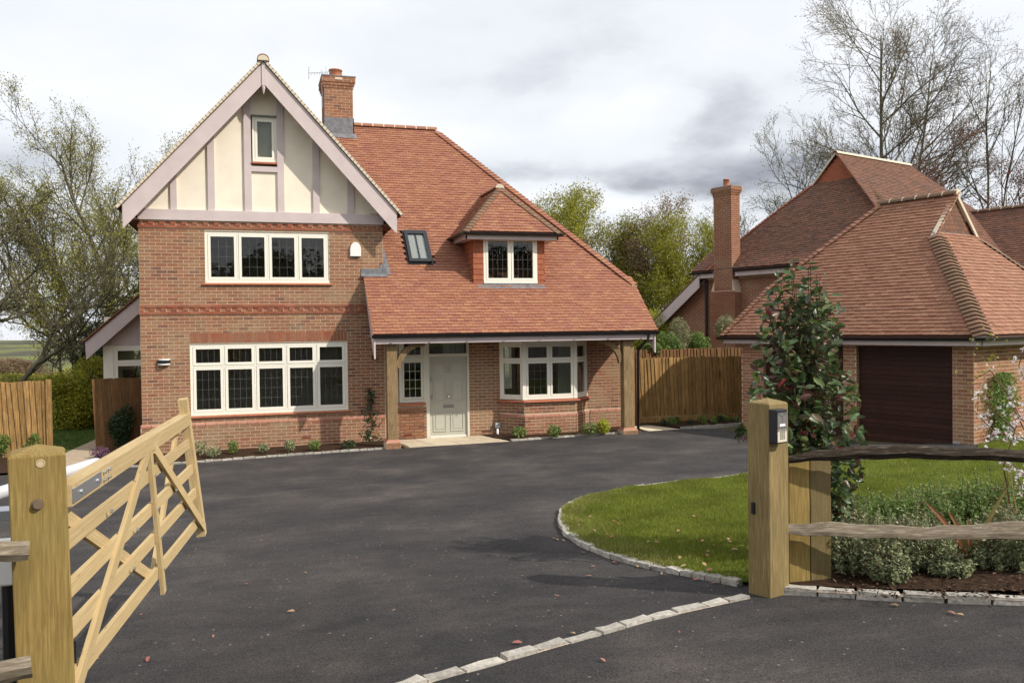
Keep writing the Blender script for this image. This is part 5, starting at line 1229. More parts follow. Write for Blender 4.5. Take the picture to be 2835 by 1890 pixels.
# rear wing with its own ridge, seen at the right edge of the picture
wing = thing('tiled_wing', 'dark tiled roof of a rear wing with pale ridge, right of the garage gablet', 'house', NP_(-13, 5))
wa0, wa1 = -19.0, -8.6
P1 = at_depth(2225, 490, 30.5); a1_ = np.dot(P1 - N0, G1); b1_ = np.dot(P1 - N0, G2); zr_ = P1[2]
wr = MB().prism([NP_(a1_ + 2.6, b1_ - 2.6, zr_ - 2.86), NP_(a1_ - 9, b1_ - 2.6, zr_ - 2.86), NP_(a1_ - 9, b1_, zr_), NP_(a1_, b1_, zr_)], (0, 0, -.05)).prism([NP_(a1_ + 2.6, b1_ + 2.6, zr_ - 2.86), NP_(a1_ - 9, b1_ + 2.6, zr_ - 2.86), NP_(a1_ - 9, b1_, zr_), NP_(a1_, b1_, zr_)], (0, 0, -.05)).build('roof', M_DECK, wing)
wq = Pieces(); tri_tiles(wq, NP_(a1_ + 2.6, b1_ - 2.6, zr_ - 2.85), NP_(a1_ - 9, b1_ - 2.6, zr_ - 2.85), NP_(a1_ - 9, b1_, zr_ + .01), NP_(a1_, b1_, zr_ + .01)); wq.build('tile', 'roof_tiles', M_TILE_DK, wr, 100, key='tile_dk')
ridge_tiles(wr, NP_(a1_, b1_, zr_), NP_(a1_ - 9, b1_, zr_), r=.12, ln=.4, mt=M_BONNET)
MB().prism([NP_(a1_ + 2.2, b1_ - 2.2, -.3), NP_(a1_ - 9, b1_ - 2.2, -.3), NP_(a1_ - 9, b1_ + 2.2, -.3), NP_(a1_ + 2.2, b1_ + 2.2, -.3)], Z * (zr_ - 2.5 + .3)).build('wall', M_BRICK_N, wing)

# ------------------------------------------------------------------ fences
def board_fence(name, label, p0, p1, h, mt, post=True, bw=.105, ztop=None, z0=None, cat='fence', gravel=True, group=None, ends=(True, True)):
    p0 = np.array([*p0, 0.0]); p1 = np.array([*p1, 0.0]); d = p1 - p0; L = np.linalg.norm(d); d /= L; nn = np.array([d[1], -d[0], 0])
    if z0 is None: z0 = height(p0[0], p0[1])
    t = thing(name, label, cat, (p0[0], p0[1], z0), group)
    k = int(L / bw); w = L / k; me = unit_cube('board_' + mt.name, mt)
    for i in range(k):
        hh = (h - (.18 if gravel else 0)) / 2 + random.uniform(-.006, .006); zc = z0 + (.18 if gravel else 0) + hh; c = p0 + d * (i + .5) * w + nn * .012 + Z * zc
        A = (d * (w / 2 + .010) + nn * -.017 * (1 + random.uniform(-.25, .25))); D_ = nn * .007 + d * .0012
        place_mesh('board', me, t, Matrix(((A[0], 0, D_[0], c[0]), (A[1], 0, D_[1], c[1]), (0, hh, 0, c[2]), (0, 0, 0, 1))))
    r = MB()
    for f_ in (.2, .55, .88): r.obox(p0 + d * L / 2 - nn * .03 + Z * (z0 + h * f_), d * L / 2, Z * .035, nn * .02)
    r.build('rail', mt, t)
    if gravel: MB().obox(p0 + d * L / 2 + nn * .02 + Z * (z0 + .08), d * L / 2, Z * .09, nn * .018).build('gravel_board', mt, t)
    if post:
        for f_, e in ((0, ends[0]), (1, ends[1])):
            if e: MB().obox(p0 + d * L * f_ + nn * .0 + Z * (z0 + h / 2 + .01), d * .05, Z * (h / 2 + .02), nn * .05).build('post', mt, t)
    return t
board_fence('board_fence', 'sunlit feather edge board fence between oak post and planted bed', (12.02, .50), (13.95, .48), 1.74, M_FENCE, bw=.105)
board_fence('board_fence', 'shaded end of feather edge fence beside the garage pier', (13.97, .52), (15.6, .50), 1.73, M_FENCE_D if False else M_FENCE, bw=.105)
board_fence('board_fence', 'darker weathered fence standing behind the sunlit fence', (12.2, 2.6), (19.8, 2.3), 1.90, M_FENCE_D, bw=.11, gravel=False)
board_fence('board_fence', 'pale feather edge fence panel at the far left of the garden entrance', (-5.6, .86), (-1.97, .80), 1.68, M_FENCE, bw=.108, gravel=False)
board_fence('garden_gate', 'tall brown boarded side gate standing open beside the house wall', (-1.10, 1.0), (-.10, 1.0), 1.66, M_FENCE_D, bw=.10, cat='gate', gravel=False, post=False)

# ------------------------------------------------------------------ gate posts, field gate
def square_post(name, label, c, w, ang, z0, ztop, mt, group=None, lean=(0, 0)):
    c = np.array([*c, 0.0]); a = np.array([math.cos(ang), math.sin(ang), 0]); b = np.array([-a[1], a[0], 0]); t = thing(name, label, 'post', (c[0], c[1], z0), group)
    m = MB(); top = ztop - .035; lz = np.array([lean[0], lean[1], 0])
    q = [c + (a * sx + b * sy) * w / 2 for sx, sy in ((-1, -1), (1, -1), (1, 1), (-1, 1))]
    V = [p + Z * (z0 - .3) + lz for p in q] + [p + Z * top for p in q] + [c + (a * sx + b * sy) * w * .46 + Z * (top + .006) for sx, sy in ((-1, -1), (1, -1), (1, 1), (-1, 1))] + [c + Z * ztop]
    Fc = [(0, 1, 5, 4), (1, 2, 6, 5), (2, 3, 7, 6), (3, 0, 4, 7), (4, 5, 9, 8), (5, 6, 10, 9), (6, 7, 11, 10), (7, 4, 8, 11), (8, 9, 12), (9, 10, 12), (10, 11, 12), (11, 8, 12), (3, 2, 1, 0)]
    m.add(V, Fc).build('post', mt, t, bevel=.006); return t, a, b
PLC = at_depth(87, 1100, 3.34); PRC = at_depth(1764, 1100, 6.03)
lpost, la, lb_ = square_post('gate_post', 'thick pale timber gate post with two bolt heads, at the left foreground', (PLC[0], PLC[1]), .196, math.radians(11), height(1.5, -16.3), 2.185, M_POST, 'gate posts either side of the drive', lean=(.03, 0))
rpost, ra_, rb_ = square_post('gate_post', 'square timber gate post carrying the black intercom, right of the drive', (PRC[0], PRC[1]), .198, math.radians(15), height(5.8, -14.8), 2.095, M_RPOST, 'gate posts either side of the drive')
# bolt heads on the left post (front face)
fn = np.array([-lb_[0], -lb_[1], 0]); fn = -lb_
fc = np.array([PLC[0], PLC[1], 0]) + fn * .098
bpt = on_plane(87, 1157, fc, fn); MB().cyl(bpt, bpt + fn * .02, .016, 12).cyl(bpt, bpt + fn * .006, .022, 14).build('bolt_head', mat('rusty_steel', (.22, .16, .11), .6, .4, .6), lpost, smooth=False)
bpt = on_plane(93, 1064, fc, fn); MB().tube([bpt + la * .014 * math.cos(t) + Z * .014 * math.sin(t) + fn * .001 for t in np.linspace(0, 2 * PI, 17)], .0025, 5).cyl(bpt - fn * .004, bpt + fn * .002, .011, 12).build('plugged_bolt_hole', mat('pale_wood_plug', (.50, .40, .25), .8), lpost)
sb = on_plane(158, 1445, np.array([PLC[0], PLC[1], 0]) + la * .10, la)
MB().obox(np.array([PLC[0], PLC[1], 0]) + la * .108 + fn * .03 + Z * 1.36, la * .012, Z * .045, fn * .03).build('latch_box', M_BLACK, lpost)
# intercom on the right post
nI = None
for cand in (ra_, -ra_, rb_, -rb_):
    if np.dot(cand, RT) > .3 and np.dot(cand, FW) < -.3: nI = cand
if nI is None: nI = ra_
tI = np.cross(Z, nI)
if np.dot(tI, RT) < 0: tI = -tI
pI = np.array([PRC[0], PRC[1], 0]) + nI * .099
ci = on_plane(1796, 979, pI + nI * .068, nI) - nI * .034
ic = MB().obox(ci, tI * .056, Z * .118, nI * .034).build('intercom', mat('black_intercom_housing', (.012, .013, .018), .35, .5), rpost, bevel=.006)
M_PANEL = mat('brushed_intercom_panel', (.22, .21, .20), .35, .5, .3); M_KEYPAD = mat('pale_keypad_panel', (.62, .57, .45), .5)
MB().obox(ci + nI * .0355 + Z * .03, tI * .046, Z * .065, nI * .002).build('speaker_panel', M_PANEL, ic)
MB().obox(ci + nI * .0355 - Z * .062, tI * .046, Z * .045, nI * .002).build('keypad_panel', M_KEYPAD, ic)
MB().obox(ci + nI * .038 + Z * .095, tI * .044, Z * .003, nI * .002).build('trim_bar', M_CHROME, ic)
MB().obox(ci + nI * .038 - Z * .004, tI * .045, Z * .0025, nI * .002).build('trim_bar', M_CHROME, ic)
MB().obox(ci + nI * .038 + Z * .010, tI * .028, Z * .008, nI * .002).build('name_label', M_WHITE, ic)
for r_ in range(4):
    for c_ in range(3):
        p = ci + nI * .0385 + tI * (-.018 + c_ * .018) + Z * (-.040 - r_ * .014); MB().obox(p, tI * .0055, Z * .0045, nI * .002).build('key', M_CHROME, ic)
bird = MB(); o = ci + nI * .0382 + Z * .072
for sg in (-1, 1):
    for k in range(4): bird.obox(o + tI * sg * (.012 + .008 * k) + Z * (.004 + .004 * k), tI * .006, Z * (.0025), nI * .001)
bird.obox(o, tI * .006, Z * .006, nI * .001)
for k in range(5): bird.obox(o - Z * (.008 + .007 * k) + tI * .001 * k, tI * .0018, Z * .0035, nI * .001)
bird.build('engraved_emblem', M_CHROME, ic)
pf = None
for cand in (ra_, -ra_, rb_, -rb_):
    if np.dot(cand, RT) < -.3 and np.dot(cand, FW) < -.3: pf = cand
if pf is not None:
    cf = on_plane(1731, 1166, np.array([PRC[0], PRC[1], 0]) + pf * .10, pf); tt = np.cross(Z, pf); MB().obox(cf, tt * .014, Z * .042, pf * .012).build('photocell', M_BLACK, rpost, bevel=.003)

def bar_wood():
    def bd(nt, b):
        tc = nt.nodes.new('ShaderNodeTexCoord'); oi = nt.nodes.new('ShaderNodeObjectInfo'); mp = nt.nodes.new('ShaderNodeMapping'); mp.inputs['Scale'].default_value = (3.0, 2.6, 1.2)
        mu = node(nt, 'ShaderNodeVectorMath', operation='ADD'); sc = node(nt, 'ShaderNodeMath', operation='MULTIPLY'); sc.inputs[1].default_value = 37.0
        nt.links.new(oi.outputs['Random'], sc.inputs[0]); nt.links.new(tc.outputs['Object'], mp.inputs[0]); nt.links.new(mp.outputs[0], mu.inputs[0]); nt.links.new(sc.outputs[0], mu.inputs[1])
        n = noise(nt, mu.outputs[0], 1.6, 6, .7); c = ramp(nt, n, [(.3, (.41, .30, .15)), (.5, (.48, .36, .185)), (.68, (.55, .43, .24))])
        m2 = nt.nodes.new('ShaderNodeMapping'); m2.inputs['Scale'].default_value = (.6, 5.0, 3.0); nt.links.new(mu.outputs[0], m2.inputs[0])
        c = mixc(nt, .5, c, ramp(nt, noise(nt, m2.outputs[0], 1.8, 5, .6), [(.35, (.33, .32, .30)), (.62, (.58, .58, .58))]), 'OVERLAY')
        v = node(nt, 'ShaderNodeTexVoronoi', Scale=.9); m3 = nt.nodes.new('ShaderNodeMapping'); m3.inputs['Scale'].default_value = (2.2, .5, .3); nt.links.new(mu.outputs[0], m3.inputs[0]); nt.links.new(m3.outputs[0], v.inputs['Vector'])
        k = node(nt, 'ShaderNodeMapRange', **{'From Min': .05, 'From Max': .12, 'To Min': .7, 'To Max': 0}); nt.links.new(v.outputs['Distance'], k.inputs[0]); c = mixc(nt, k.outputs[0], c, (.22, .12, .05))
        c = mixc(nt, .5, c, ramp(nt, oi.outputs['Random'], [(0, (.42, .42, .42)), (1, (.57, .57, .57))]), 'OVERLAY'); nt.links.new(c, b.inputs['Base Color']); bumpn(nt, b, n, .2, .004)
    return mat('sawn_pine_bar', rough=.75, spec=.2, build=bd)
M_BAR = bar_wood()
r_ = FW + (893 - CXP) / F_PX * RT; GD = np.array([r_[0], r_[1], 0]); GD /= np.linalg.norm(GD); GPt = at_depth(142, 1112, 3.3); GN = np.array([GD[1], -GD[0], 0])   # GN points to +X
def gpt(s, z, off=0.0): 
    tw = .030 * max(s, 0) * (2.03 - z)
    return np.array([GPt[0], GPt[1], 0]) + GD * s + GN * (off + tw) + Z * z
gate = thing('field_gate', 'open pale wooden five bar field gate with crossed braces, swung inwards', 'gate', gpt(0, .8))
def gbar(name, s0, z0, s1, z1, h, t, off, mt=M_GATE, bev=.004, vertical=False, zoff=None):
    p, q = gpt(s0, z0, off), gpt(s1, z1, off); d = q - p; d_ = d / np.linalg.norm(d); nn = GN - d_ * np.dot(GN, d_); nn /= np.linalg.norm(nn); v = np.cross(d_, nn)
    c = (p + q) / 2; A = d / 2; B_ = v * h / 2; C_ = nn * t / 2
    return place_mesh(name, unit_cube('gate_bar', M_BAR), gate, Matrix(((A[0], B_[0], C_[0], c[0]), (A[1], B_[1], C_[1], c[1]), (A[2], B_[2], C_[2], c[2]), (0, 0, 0, 1))))
gbar('top_rail', -.0, 1.985, 3.02, 1.975, .085, .072, 0)
for z0, z1, s0, s1 in ((1.80, 1.795, .0, 3.02), (1.606, 1.605, .0, 3.04), (1.437, 1.425, .0, 3.08), (1.243, 1.215, .0, 3.12)): gbar('rail', s0, z0, s1, z1, .068, .022, 0)
gbar('hanging_stile', .05, 1.05, .05, 1.94, .06, .05, -.055, M_GATEV)
gbar('closing_stile', 3.00, 2.125, 3.12, 1.09, .085, .062, .0, M_GATEV)
gbar('middle_upright', 1.56, 1.945, 1.66, 1.10, .065, .022, .023, M_GATEV)
gbar('brace', 1.50, 1.95, -.03, 1.17, .068, .022, .024, M_GATEV)
gbar('brace', .0, 1.93, 1.62, 1.20, .062, .022, -.023, M_GATEV)
gbar('brace', 2.78, 1.95, 1.60, 1.19, .062, .022, -.023, M_GATEV)
gbar('brace', 1.68, 1.94, 3.12, 1.14, .062, .022, .024, M_GATEV)
st_ = MB(); p = gpt(.0, 1.985, .040); q = gpt(.42, 1.985, .040); st_.obox((p + q) / 2, (q - p) / 2, Z * .027, GN * .003); st_.build('hinge_strap', M_GALV, gate)
bt = MB()
for s_, z_ in ((.10, 1.985), (.35, 1.985), (.48, 2.0), (.48, 1.965), (.56, 2.0), (.56, 1.965)): bt.cyl(gpt(s_, z_, .036), gpt(s_, z_, .05), .008, 8)
for s_, z_ in ((.6, 1.80), (1.6, 1.80), (1.62, 1.6), (1.64, 1.43), (1.66, 1.24), (.98, 1.43), (2.2, 1.60), (2.55, 1.43), (3.0, 1.21), (1.1, 1.6)): bt.cyl(gpt(s_, z_, .03), gpt(s_, z_, .042), .009, 8)
bt.build('bolt', M_GALV, gate)
# gate motor behind the left post
arm = thing('gate_opener', 'white tubular gate opener arm behind the left gate post', 'gate opener', at_depth(20, 1250, 3.7))
A0 = at_depth(226, 1062, 4.3); A1 = at_depth(-60, 1150, 3.6)
MB().tube([A0, A0 + (A1 - A0) * .03, A1], [.024, .029, .029], 16).build('piston_tube', mat('pale_grey_plastic', (.52, .53, .55), .4, .4), arm, smooth=True)
MB().tube([A0 + (A1 - A0) * .0, A0 + (A0 - A1) * .25], .012, 8).build('piston_rod', M_GALV, arm)
hb = at_depth(4, 1290, 3.6); MB().obox(hb, X * .06, Z * .09, Y * .06).build('housing', M_WHITE, arm, bevel=.01)
hb = at_depth(10, 1180, 3.55); MB().obox(hb, X * .09, Z * .025, Y * .05).build('bracket', M_GALV, arm, bevel=.004)
pb = at_depth(22, 1380, 3.6); MB().tube([pb + Z * .2, pb, np.array([pb[0], pb[1], .75])], .03, 8).build('support_leg', M_BLACK, arm)

# ------------------------------------------------------------------ cleft rail fences
def cleft(name, pts, wd, mt, parent, seed):
    r = random.Random(seed); V = []; Fc = []; n = 7; P = [np.asarray(p, float) for p in pts]
    # resample
    Q = []; 
    for i in range(len(P) - 1):
        k = 6
        for j in range(k): Q.append(P[i] + (P[i + 1] - P[i]) * j / k)
    Q.append(P[-1]); m = len(Q)
    if isinstance(wd, (int, float)): wd = [wd] * len(P)
    ws = np.interp(np.linspace(0, len(P) - 1, m), range(len(P)), wd)
    d = P[-1] - P[0]; d /= np.linalg.norm(d); sd = np.cross(d, Z); up = np.cross(sd, d); ang = [r.uniform(-.25, .25) + 2 * PI * k / n for k in range(n)]; rad = [r.uniform(.82, 1.08) for _ in range(n)]
    for i, p in enumerate(Q):
        w = np.array([math.sin(i * .9 + seed) * .004, 0])
        for k in range(n):
            rr = rad[k] * (1 + r.uniform(-.05, .05)) * ws[i] / 2
            V.append(p + sd * math.cos(ang[k]) * rr * .62 + up * (math.sin(ang[k]) * rr + w[0]))
    for i in range(m - 1):
        for k in range(n): Fc.append((i * n + k, i * n + (k + 1) % n, (i + 1) * n + (k + 1) % n, (i + 1) * n + k))
    Fc += [tuple(range(n)), tuple(range((m - 1) * n, m * n))]
    me = bpy.data.meshes.new(name); me.from_pydata([tuple(v) for v in V], [], Fc); me.update(); o = link(name, me, mt, parent)
    return o
fdir = at_depth(2352, 1200, 6.13) - at_depth(1795, 1200, 6.13); fdir[2] = 0
rf = thing('cleft_rail_fence', 'rustic cleft rail fence running right from the intercom post', 'fence', (5.97, -14.66, .72))
DR = 6.02
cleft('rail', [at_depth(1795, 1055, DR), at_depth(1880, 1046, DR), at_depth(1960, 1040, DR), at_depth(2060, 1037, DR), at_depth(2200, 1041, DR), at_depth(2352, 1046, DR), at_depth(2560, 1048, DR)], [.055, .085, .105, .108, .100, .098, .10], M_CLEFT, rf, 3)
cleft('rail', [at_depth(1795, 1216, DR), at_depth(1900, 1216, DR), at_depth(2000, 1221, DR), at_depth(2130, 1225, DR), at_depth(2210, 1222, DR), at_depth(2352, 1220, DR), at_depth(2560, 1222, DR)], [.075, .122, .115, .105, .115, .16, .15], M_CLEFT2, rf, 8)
Pp = at_depth(1833, 1200, 6.14); Pq = at_depth(1882, 1200, 6.17)
dd = np.array([Pq[0] - Pp[0], Pq[1] - Pp[1], 0]); L_ = np.linalg.norm(dd); dd /= L_; nb_ = np.array([dd[1], -dd[0], 0])
for i, p in enumerate((Pp, Pq)):
    zt = at_depth(1850, 1058 if i == 0 else 1056, 6.15)[2]; c = np.array([p[0], p[1], (zt + .62) / 2])
    MB().obox(c, dd * (L_ / 2 - .003), Z * ((zt - .62) / 2), nb_ * .022).build('upright_board', M_POST if i == 0 else M_RPOST, rf, bevel=.004)
b_ = at_depth(1812, 1200, 6.13); MB().obox(np.array([b_[0], b_[1], 1.16]) - nb_ * .03, dd * .02, Z * .5, nb_ * .03).build('rebate_post', M_RPOST, rf)
MB().obox(np.array([*at_depth(2900, 1200, 6.4)[:2], 1.2]), X * .06, Z * .5, Y * .06).build('post', M_RPOST, rf)
lf_ = thing('cleft_rail_fence', 'short cleft rails fixed to the left gate post at the picture edge', 'fence', at_depth(0, 1600, 3.1))
for (x0, y0, x1, y1, sd_) in ((66, 1262, -240, 1276, 4), (72, 1528, -240, 1610, 5)):
    P_, Q_ = at_depth(x0, y0, 3.17), at_depth(x1, y1, 2.95)
    cleft('rail', [P_, P_ + (Q_ - P_) * .5, Q_], [.085, .095, .10], M_CLEFT2, lf_, sd_)
#==PART5==
# ------------------------------------------------------------------ vegetation
def leaf_mesh(name, P, N, size, mt, parent=None, kind='stuff', aspect=.55, bend=.0, D=None):
    """P centres, N normals (random), one rhomb per leaf, two triangles folded a little"""
    n = len(P); P = np.asarray(P, float); N = np.asarray(N, float); N /= np.linalg.norm(N, axis=1)[:, None] + 1e-9
    if D is None: D = rng.normal(size=(n, 3))
    D = D - N * np.einsum('ij,ij->i', D, N)[:, None]; D /= np.linalg.norm(D, axis=1)[:, None] + 1e-9; S = np.cross(N, D)
    L = size * rng.uniform(.6, 1.3, (n, 1)); 
    a = P - D * L * .5; b = P + S * L * aspect * .5 + N * L * .08; c = P + D * L * .5; d = P - S * L * aspect * .5 + N * L * .08
    V = np.stack([a, b, c, d], 1).reshape(-1, 3); i = np.arange(n) * 4
    Fq = np.stack([i, i + 1, i + 2, i + 3], 1)
    return link(name, np_mesh(name, V, Fq), mt, parent, kind=kind)
def blob_points(c, r, n, shell=.0):
    u = rng.normal(size=(n, 3)); u /= np.linalg.norm(u, axis=1)[:, None]; k = rng.uniform(shell, 1, (n, 1)) ** (1 / 2.2); return np.asarray(c) + u * k * np.asarray(r)
class TreeB:
    def __init__(s, sides=5): s.V = []; s.F = []; s.n = sides; s.tips = []; s.cnt = 0
    def limb(s, pts, r0, r1, sides=None):
        n = sides or s.n; m = len(pts); base = s.cnt; P = np.array(pts); T = np.gradient(P, axis=0); T /= np.linalg.norm(T, axis=1)[:, None] + 1e-9
        ref = np.array([.3, .2, 1.0]) if abs(T[0][2]) < .8 else np.array([1.0, .2, .1]); A = np.cross(T, ref); A /= np.linalg.norm(A, axis=1)[:, None] + 1e-9; B = np.cross(T, A)
        R = np.linspace(r0, r1, m)[:, None]
        for k in range(n):
            pass
        ang = np.arange(n) * 2 * PI / n
        V = P[:, None, :] + R[:, None, :] * (A[:, None, :] * np.cos(ang)[None, :, None] + B[:, None, :] * np.sin(ang)[None, :, None])
        s.V.append(V.reshape(-1, 3)); i = np.arange(m - 1)[:, None] * n; k = np.arange(n)[None, :]; k2 = (k + 1) % n
        s.F.append(np.stack([base + i + k, base + i + k2, base + i + n + k2, base + i + n + k], 2).reshape(-1, 4)); s.cnt += m * n
    def grow(s, p, d, L, r, lvl, maxl, spread, nchild, ratio, up, wob=.12, first=.25, segs=6):
        p = np.array(p, float); d = np.array(d, float); d /= np.linalg.norm(d); k = max(3, segs - lvl); pts = [p.copy()]; dirs = [d.copy()]
        for i in range(k):
            d = d + rng.normal(size=3) * wob + np.array([0, 0, up]) * (.6 if lvl else .1); d /= np.linalg.norm(d); p = p + d * L / k; pts.append(p.copy()); dirs.append(d.copy())
        s.limb(pts, r, r * .16 + .003, None if lvl < 2 else 3)
        if lvl >= maxl:
            for q in (.35, .7, 1.0):
                j = min(k, int(q * k)); s.tips.append(pts[j])
            return
        nc = nchild[lvl]
        for c in range(nc):
            t = first + (1 - first) * (c + rng.uniform(.2, .8)) / nc; j = min(k - 1, int(t * k)); f = t * k - j; q = pts[j] * (1 - f) + pts[j + 1] * f; dd = dirs[j]
            side = rng.normal(size=3); side -= dd * np.dot(side, dd); side /= np.linalg.norm(side); ang = spread[lvl] * rng.uniform(.7, 1.25)
            nd = dd * math.cos(ang) + side * math.sin(ang); s.grow(q, nd, L * ratio[lvl] * rng.uniform(.75, 1.15) * (1.15 - .45 * t), r * (1 - .88 * t) * .72 * rng.uniform(.8, 1.1) + .005, lvl + 1, maxl, spread, nchild, ratio, up, wob, .2, segs)
    def build(s, name, mt, parent): return link(name, np_mesh(name, np.concatenate(s.V), np.concatenate(s.F)), mt, parent, smooth=True)
def tree(name, label, base, stems, leafm=None, nleaf=0, lsize=.1, bark=None, group=None, cat='tree', maxl=4, spread=(.6, .7, .8, .8), nchild=(8, 6, 5, 4), ratio=(.55, .55, .5, .5), up=.12, wob=.12, jitter=.25, lean=None, sides=5, first=.25):
    t = thing(name, label, cat, base, group); tb = TreeB(sides)
    for (dx, dy, L, r, d) in stems: tb.grow(np.asarray(base, float) + np.array([dx, dy, -.2]), d, L, r, 0, maxl, spread, nchild, ratio, up, wob, first=first)
    tb.build('trunk', bark or M_BARK, t)
    if nleaf and leafm:
        T = np.array(tb.tips); idx = rng.integers(0, len(T), nleaf); P = T[idx] + rng.normal(size=(nleaf, 3)) * jitter; leaf_mesh('crown', P, rng.normal(size=(nleaf, 3)), lsize, leafm, t)
    return t, tb
def base_at(x, y, D, z=None):
    p = at_depth(x, y, D); p[2] = z if z is not None else height(p[0], p[1]) - .1; return p
SRG = 'trees and scrub behind the houses'
# left group
tree('alder_tree', 'tall multi stemmed tree in young olive leaf left of the gable', base_at(262, 800, 38), [(0, 0, 10.2, .17, (-.30, .1, 1)), (.1, 0, 11.0, .18, (.02, -.1, 1)), (.2, .1, 10.8, .15, (.2, .1, 1)), (-.2, 0, 9.6, .13, (-.5, 0, 1)), (.3, 0, 10, .12, (.40, -.1, 1)), (-.4, 0, 8, .10, (-.75, 0, 1))], M_OLIVE, 62000, .075, M_BARK, SRG, spread=(.5, .6, .7, .8), nchild=(11, 7, 4, 3), ratio=(.40, .5, .5, .5), up=.16, jitter=.16, first=.3)
tree('willow_tree', 'round topped budding tree just behind the left barge board', base_at(385, 800, 44), [(0, 0, 10.4, .13, (-.12, 0, 1)), (.3, 0, 10.0, .12, (.02, 0, 1)), (-.3, 0, 10.2, .10, (-.26, 0, 1))], M_OLIVE, 30000, .085, M_BARK, SRG, spread=(.5, .6, .7, .8), nchild=(9, 6, 4, 3), ratio=(.4, .5, .5, .5), up=.18, jitter=.2)
tree('oak_tree', 'spreading bare tree with mossy limbs at the left picture edge', base_at(-60, 800, 24), [(0, 0, 7.0, .18, (.03, 0, 1)), (.3, 0, 6.6, .10, (.42, .1, 1)), (.2, .2, 4.8, .085, (.95, 0, .55)), (.1, -.1, 4.4, .08, (1.0, .1, .22))], M_OLIVE, 9000, .05, M_BARKG, SRG, spread=(.8, .85, .85, .8), nchild=(11, 8, 5, 3), ratio=(.5, .5, .5, .5), up=.03, wob=.13, jitter=.14)
tree('tree_sapling', 'thin leafy saplings behind the lean-to roof', base_at(215, 800, 30), [(0, 0, 6.4, .07, (.1, 0, 1)), (.6, 0, 6.0, .06, (-.1, 0, 1)), (1.2, 0, 7.2, .08, (.1, 0, 1)), (-1.0, .3, 4.6, .05, (-.1, 0, 1)), (-.4, .3, 5.2, .05, (.1, 0, 1))], M_SPRING, 15000, .08, M_BARKG, SRG, nchild=(10, 6, 4, 3), ratio=(.36, .5, .5, .5), spread=(.6, .7, .7, .7), up=.12, jitter=.15)
def bush(name, label, c, r, n, size, mt, group=None, cat='shrub', stems=True, shell=.25, lumps=7, seed=None):
    t = thing(name, label, cat, (c[0], c[1], c[2]), group); c = np.asarray(c, float); r = np.asarray(r, float)
    ctr = [np.array([0, 0, r[2] * .95])] + [np.array([rng.uniform(-.6, .6) * r[0], rng.uniform(-.6, .6) * r[1], rng.uniform(.4, 1.35) * r[2]]) for _ in range(lumps)]
    P = np.concatenate([blob_points(c + q, r * (.75 if i == 0 else rng.uniform(.35, .6)), max(1, n // (lumps + 1)), shell) for i, q in enumerate(ctr)])
    P = P[P[:, 2] > c[2] - .02]
    leaf_mesh('foliage', P, rng.normal(size=P.shape) + np.array([0, 0, .6]), size, mt, t)
    if stems:
        b = MB()
        for i in range(7):
            q = ctr[i % len(ctr)]; b.tube([c + np.array([rng.uniform(-.1, .1) * r[0], rng.uniform(-.1, .1) * r[1], -.03]), c + q * .5, c + q * 1.1], [r[0] * .03 + .004, r[0] * .02 + .003, .003], 4)
        b.build('stem', M_BARK, t)
    return t
bush('laurel_bush', 'dark evergreen bush under the alder beside the lean-to', base_at(222, 790, 31), (1.0, 1.0, 2.0), 16000, .09, M_DARKL, SRG)
bush('hawthorn_hedge', 'bright green hawthorn hedge seen through the garden entrance', base_at(158, 800, 24), (1.15, 1.0, 1.05), 30000, .075, M_LIME, SRG)
bush('hawthorn_hedge', 'second bright green hedge bush right of the first, behind the side gate', base_at(238, 800, 25), (1.2, 1.0, 1.25), 20000, .075, M_LIME, SRG)
bush('hawthorn_hedge', 'duller scrub behind the pale fence panel on the far left', base_at(20, 800, 34), (2.4, 2, .75), 26000, .09, M_SPRING, SRG)
bush('hawthorn_hedge', 'low distant scrub line left of the hedge', base_at(-60, 800, 50), (5, 3, .8), 22000, .12, M_PINKB, SRG)
for i, (x, y, D, sx, sz, m_) in enumerate(((60, 810, 90, 9, 2.0, M_SPRING), (180, 810, 100, 9, 2.4, M_OLIVE), (-40, 810, 120, 12, 2.5, M_PINKB))):
    p = base_at(x, y, D, -4.5 - (D - 80) * .045); bush('tree_belt', ('distant budding trees low behind the hedge gap', 'brownish distant trees right of the hedge gap', 'faint distant trees at the far left picture edge')[i], p, (sx, 4, sz), 12000, .25, m_, 'distant tree belts', cat='trees', stems=False)
for i in range(7):  # unseen dark trees, added behind the camera so the panes have something to reflect
    p = np.array([-24 + i * 9.5, -44 - 3 * (i % 2), .9]); t_ = bush('unseen_tree', 'dark tree added out of view behind the viewpoint for the window glass to mirror', p, (6.5, 3.5, 5.0), 9000, .5, M_DARKL, 'unseen trees added behind the viewpoint', cat='tree', lumps=8)
# bench in the back garden
bn = thing('garden_bench', 'low wooden bench on the back lawn beyond the side gate', 'bench', on_ground(196, 966))
bp = on_ground(196, 966); MB().box(bp[0] - .75, bp[0] + .6, bp[1] - .2, bp[1] + .2, .32, .38).build('seat', M_OAK, bn)
for sx in (-.6, .45): MB().box(bp[0] + sx, bp[0] + sx + .08, bp[1] - .18, bp[1] + .18, -.1, .32).build('leg', M_OAK, bn)

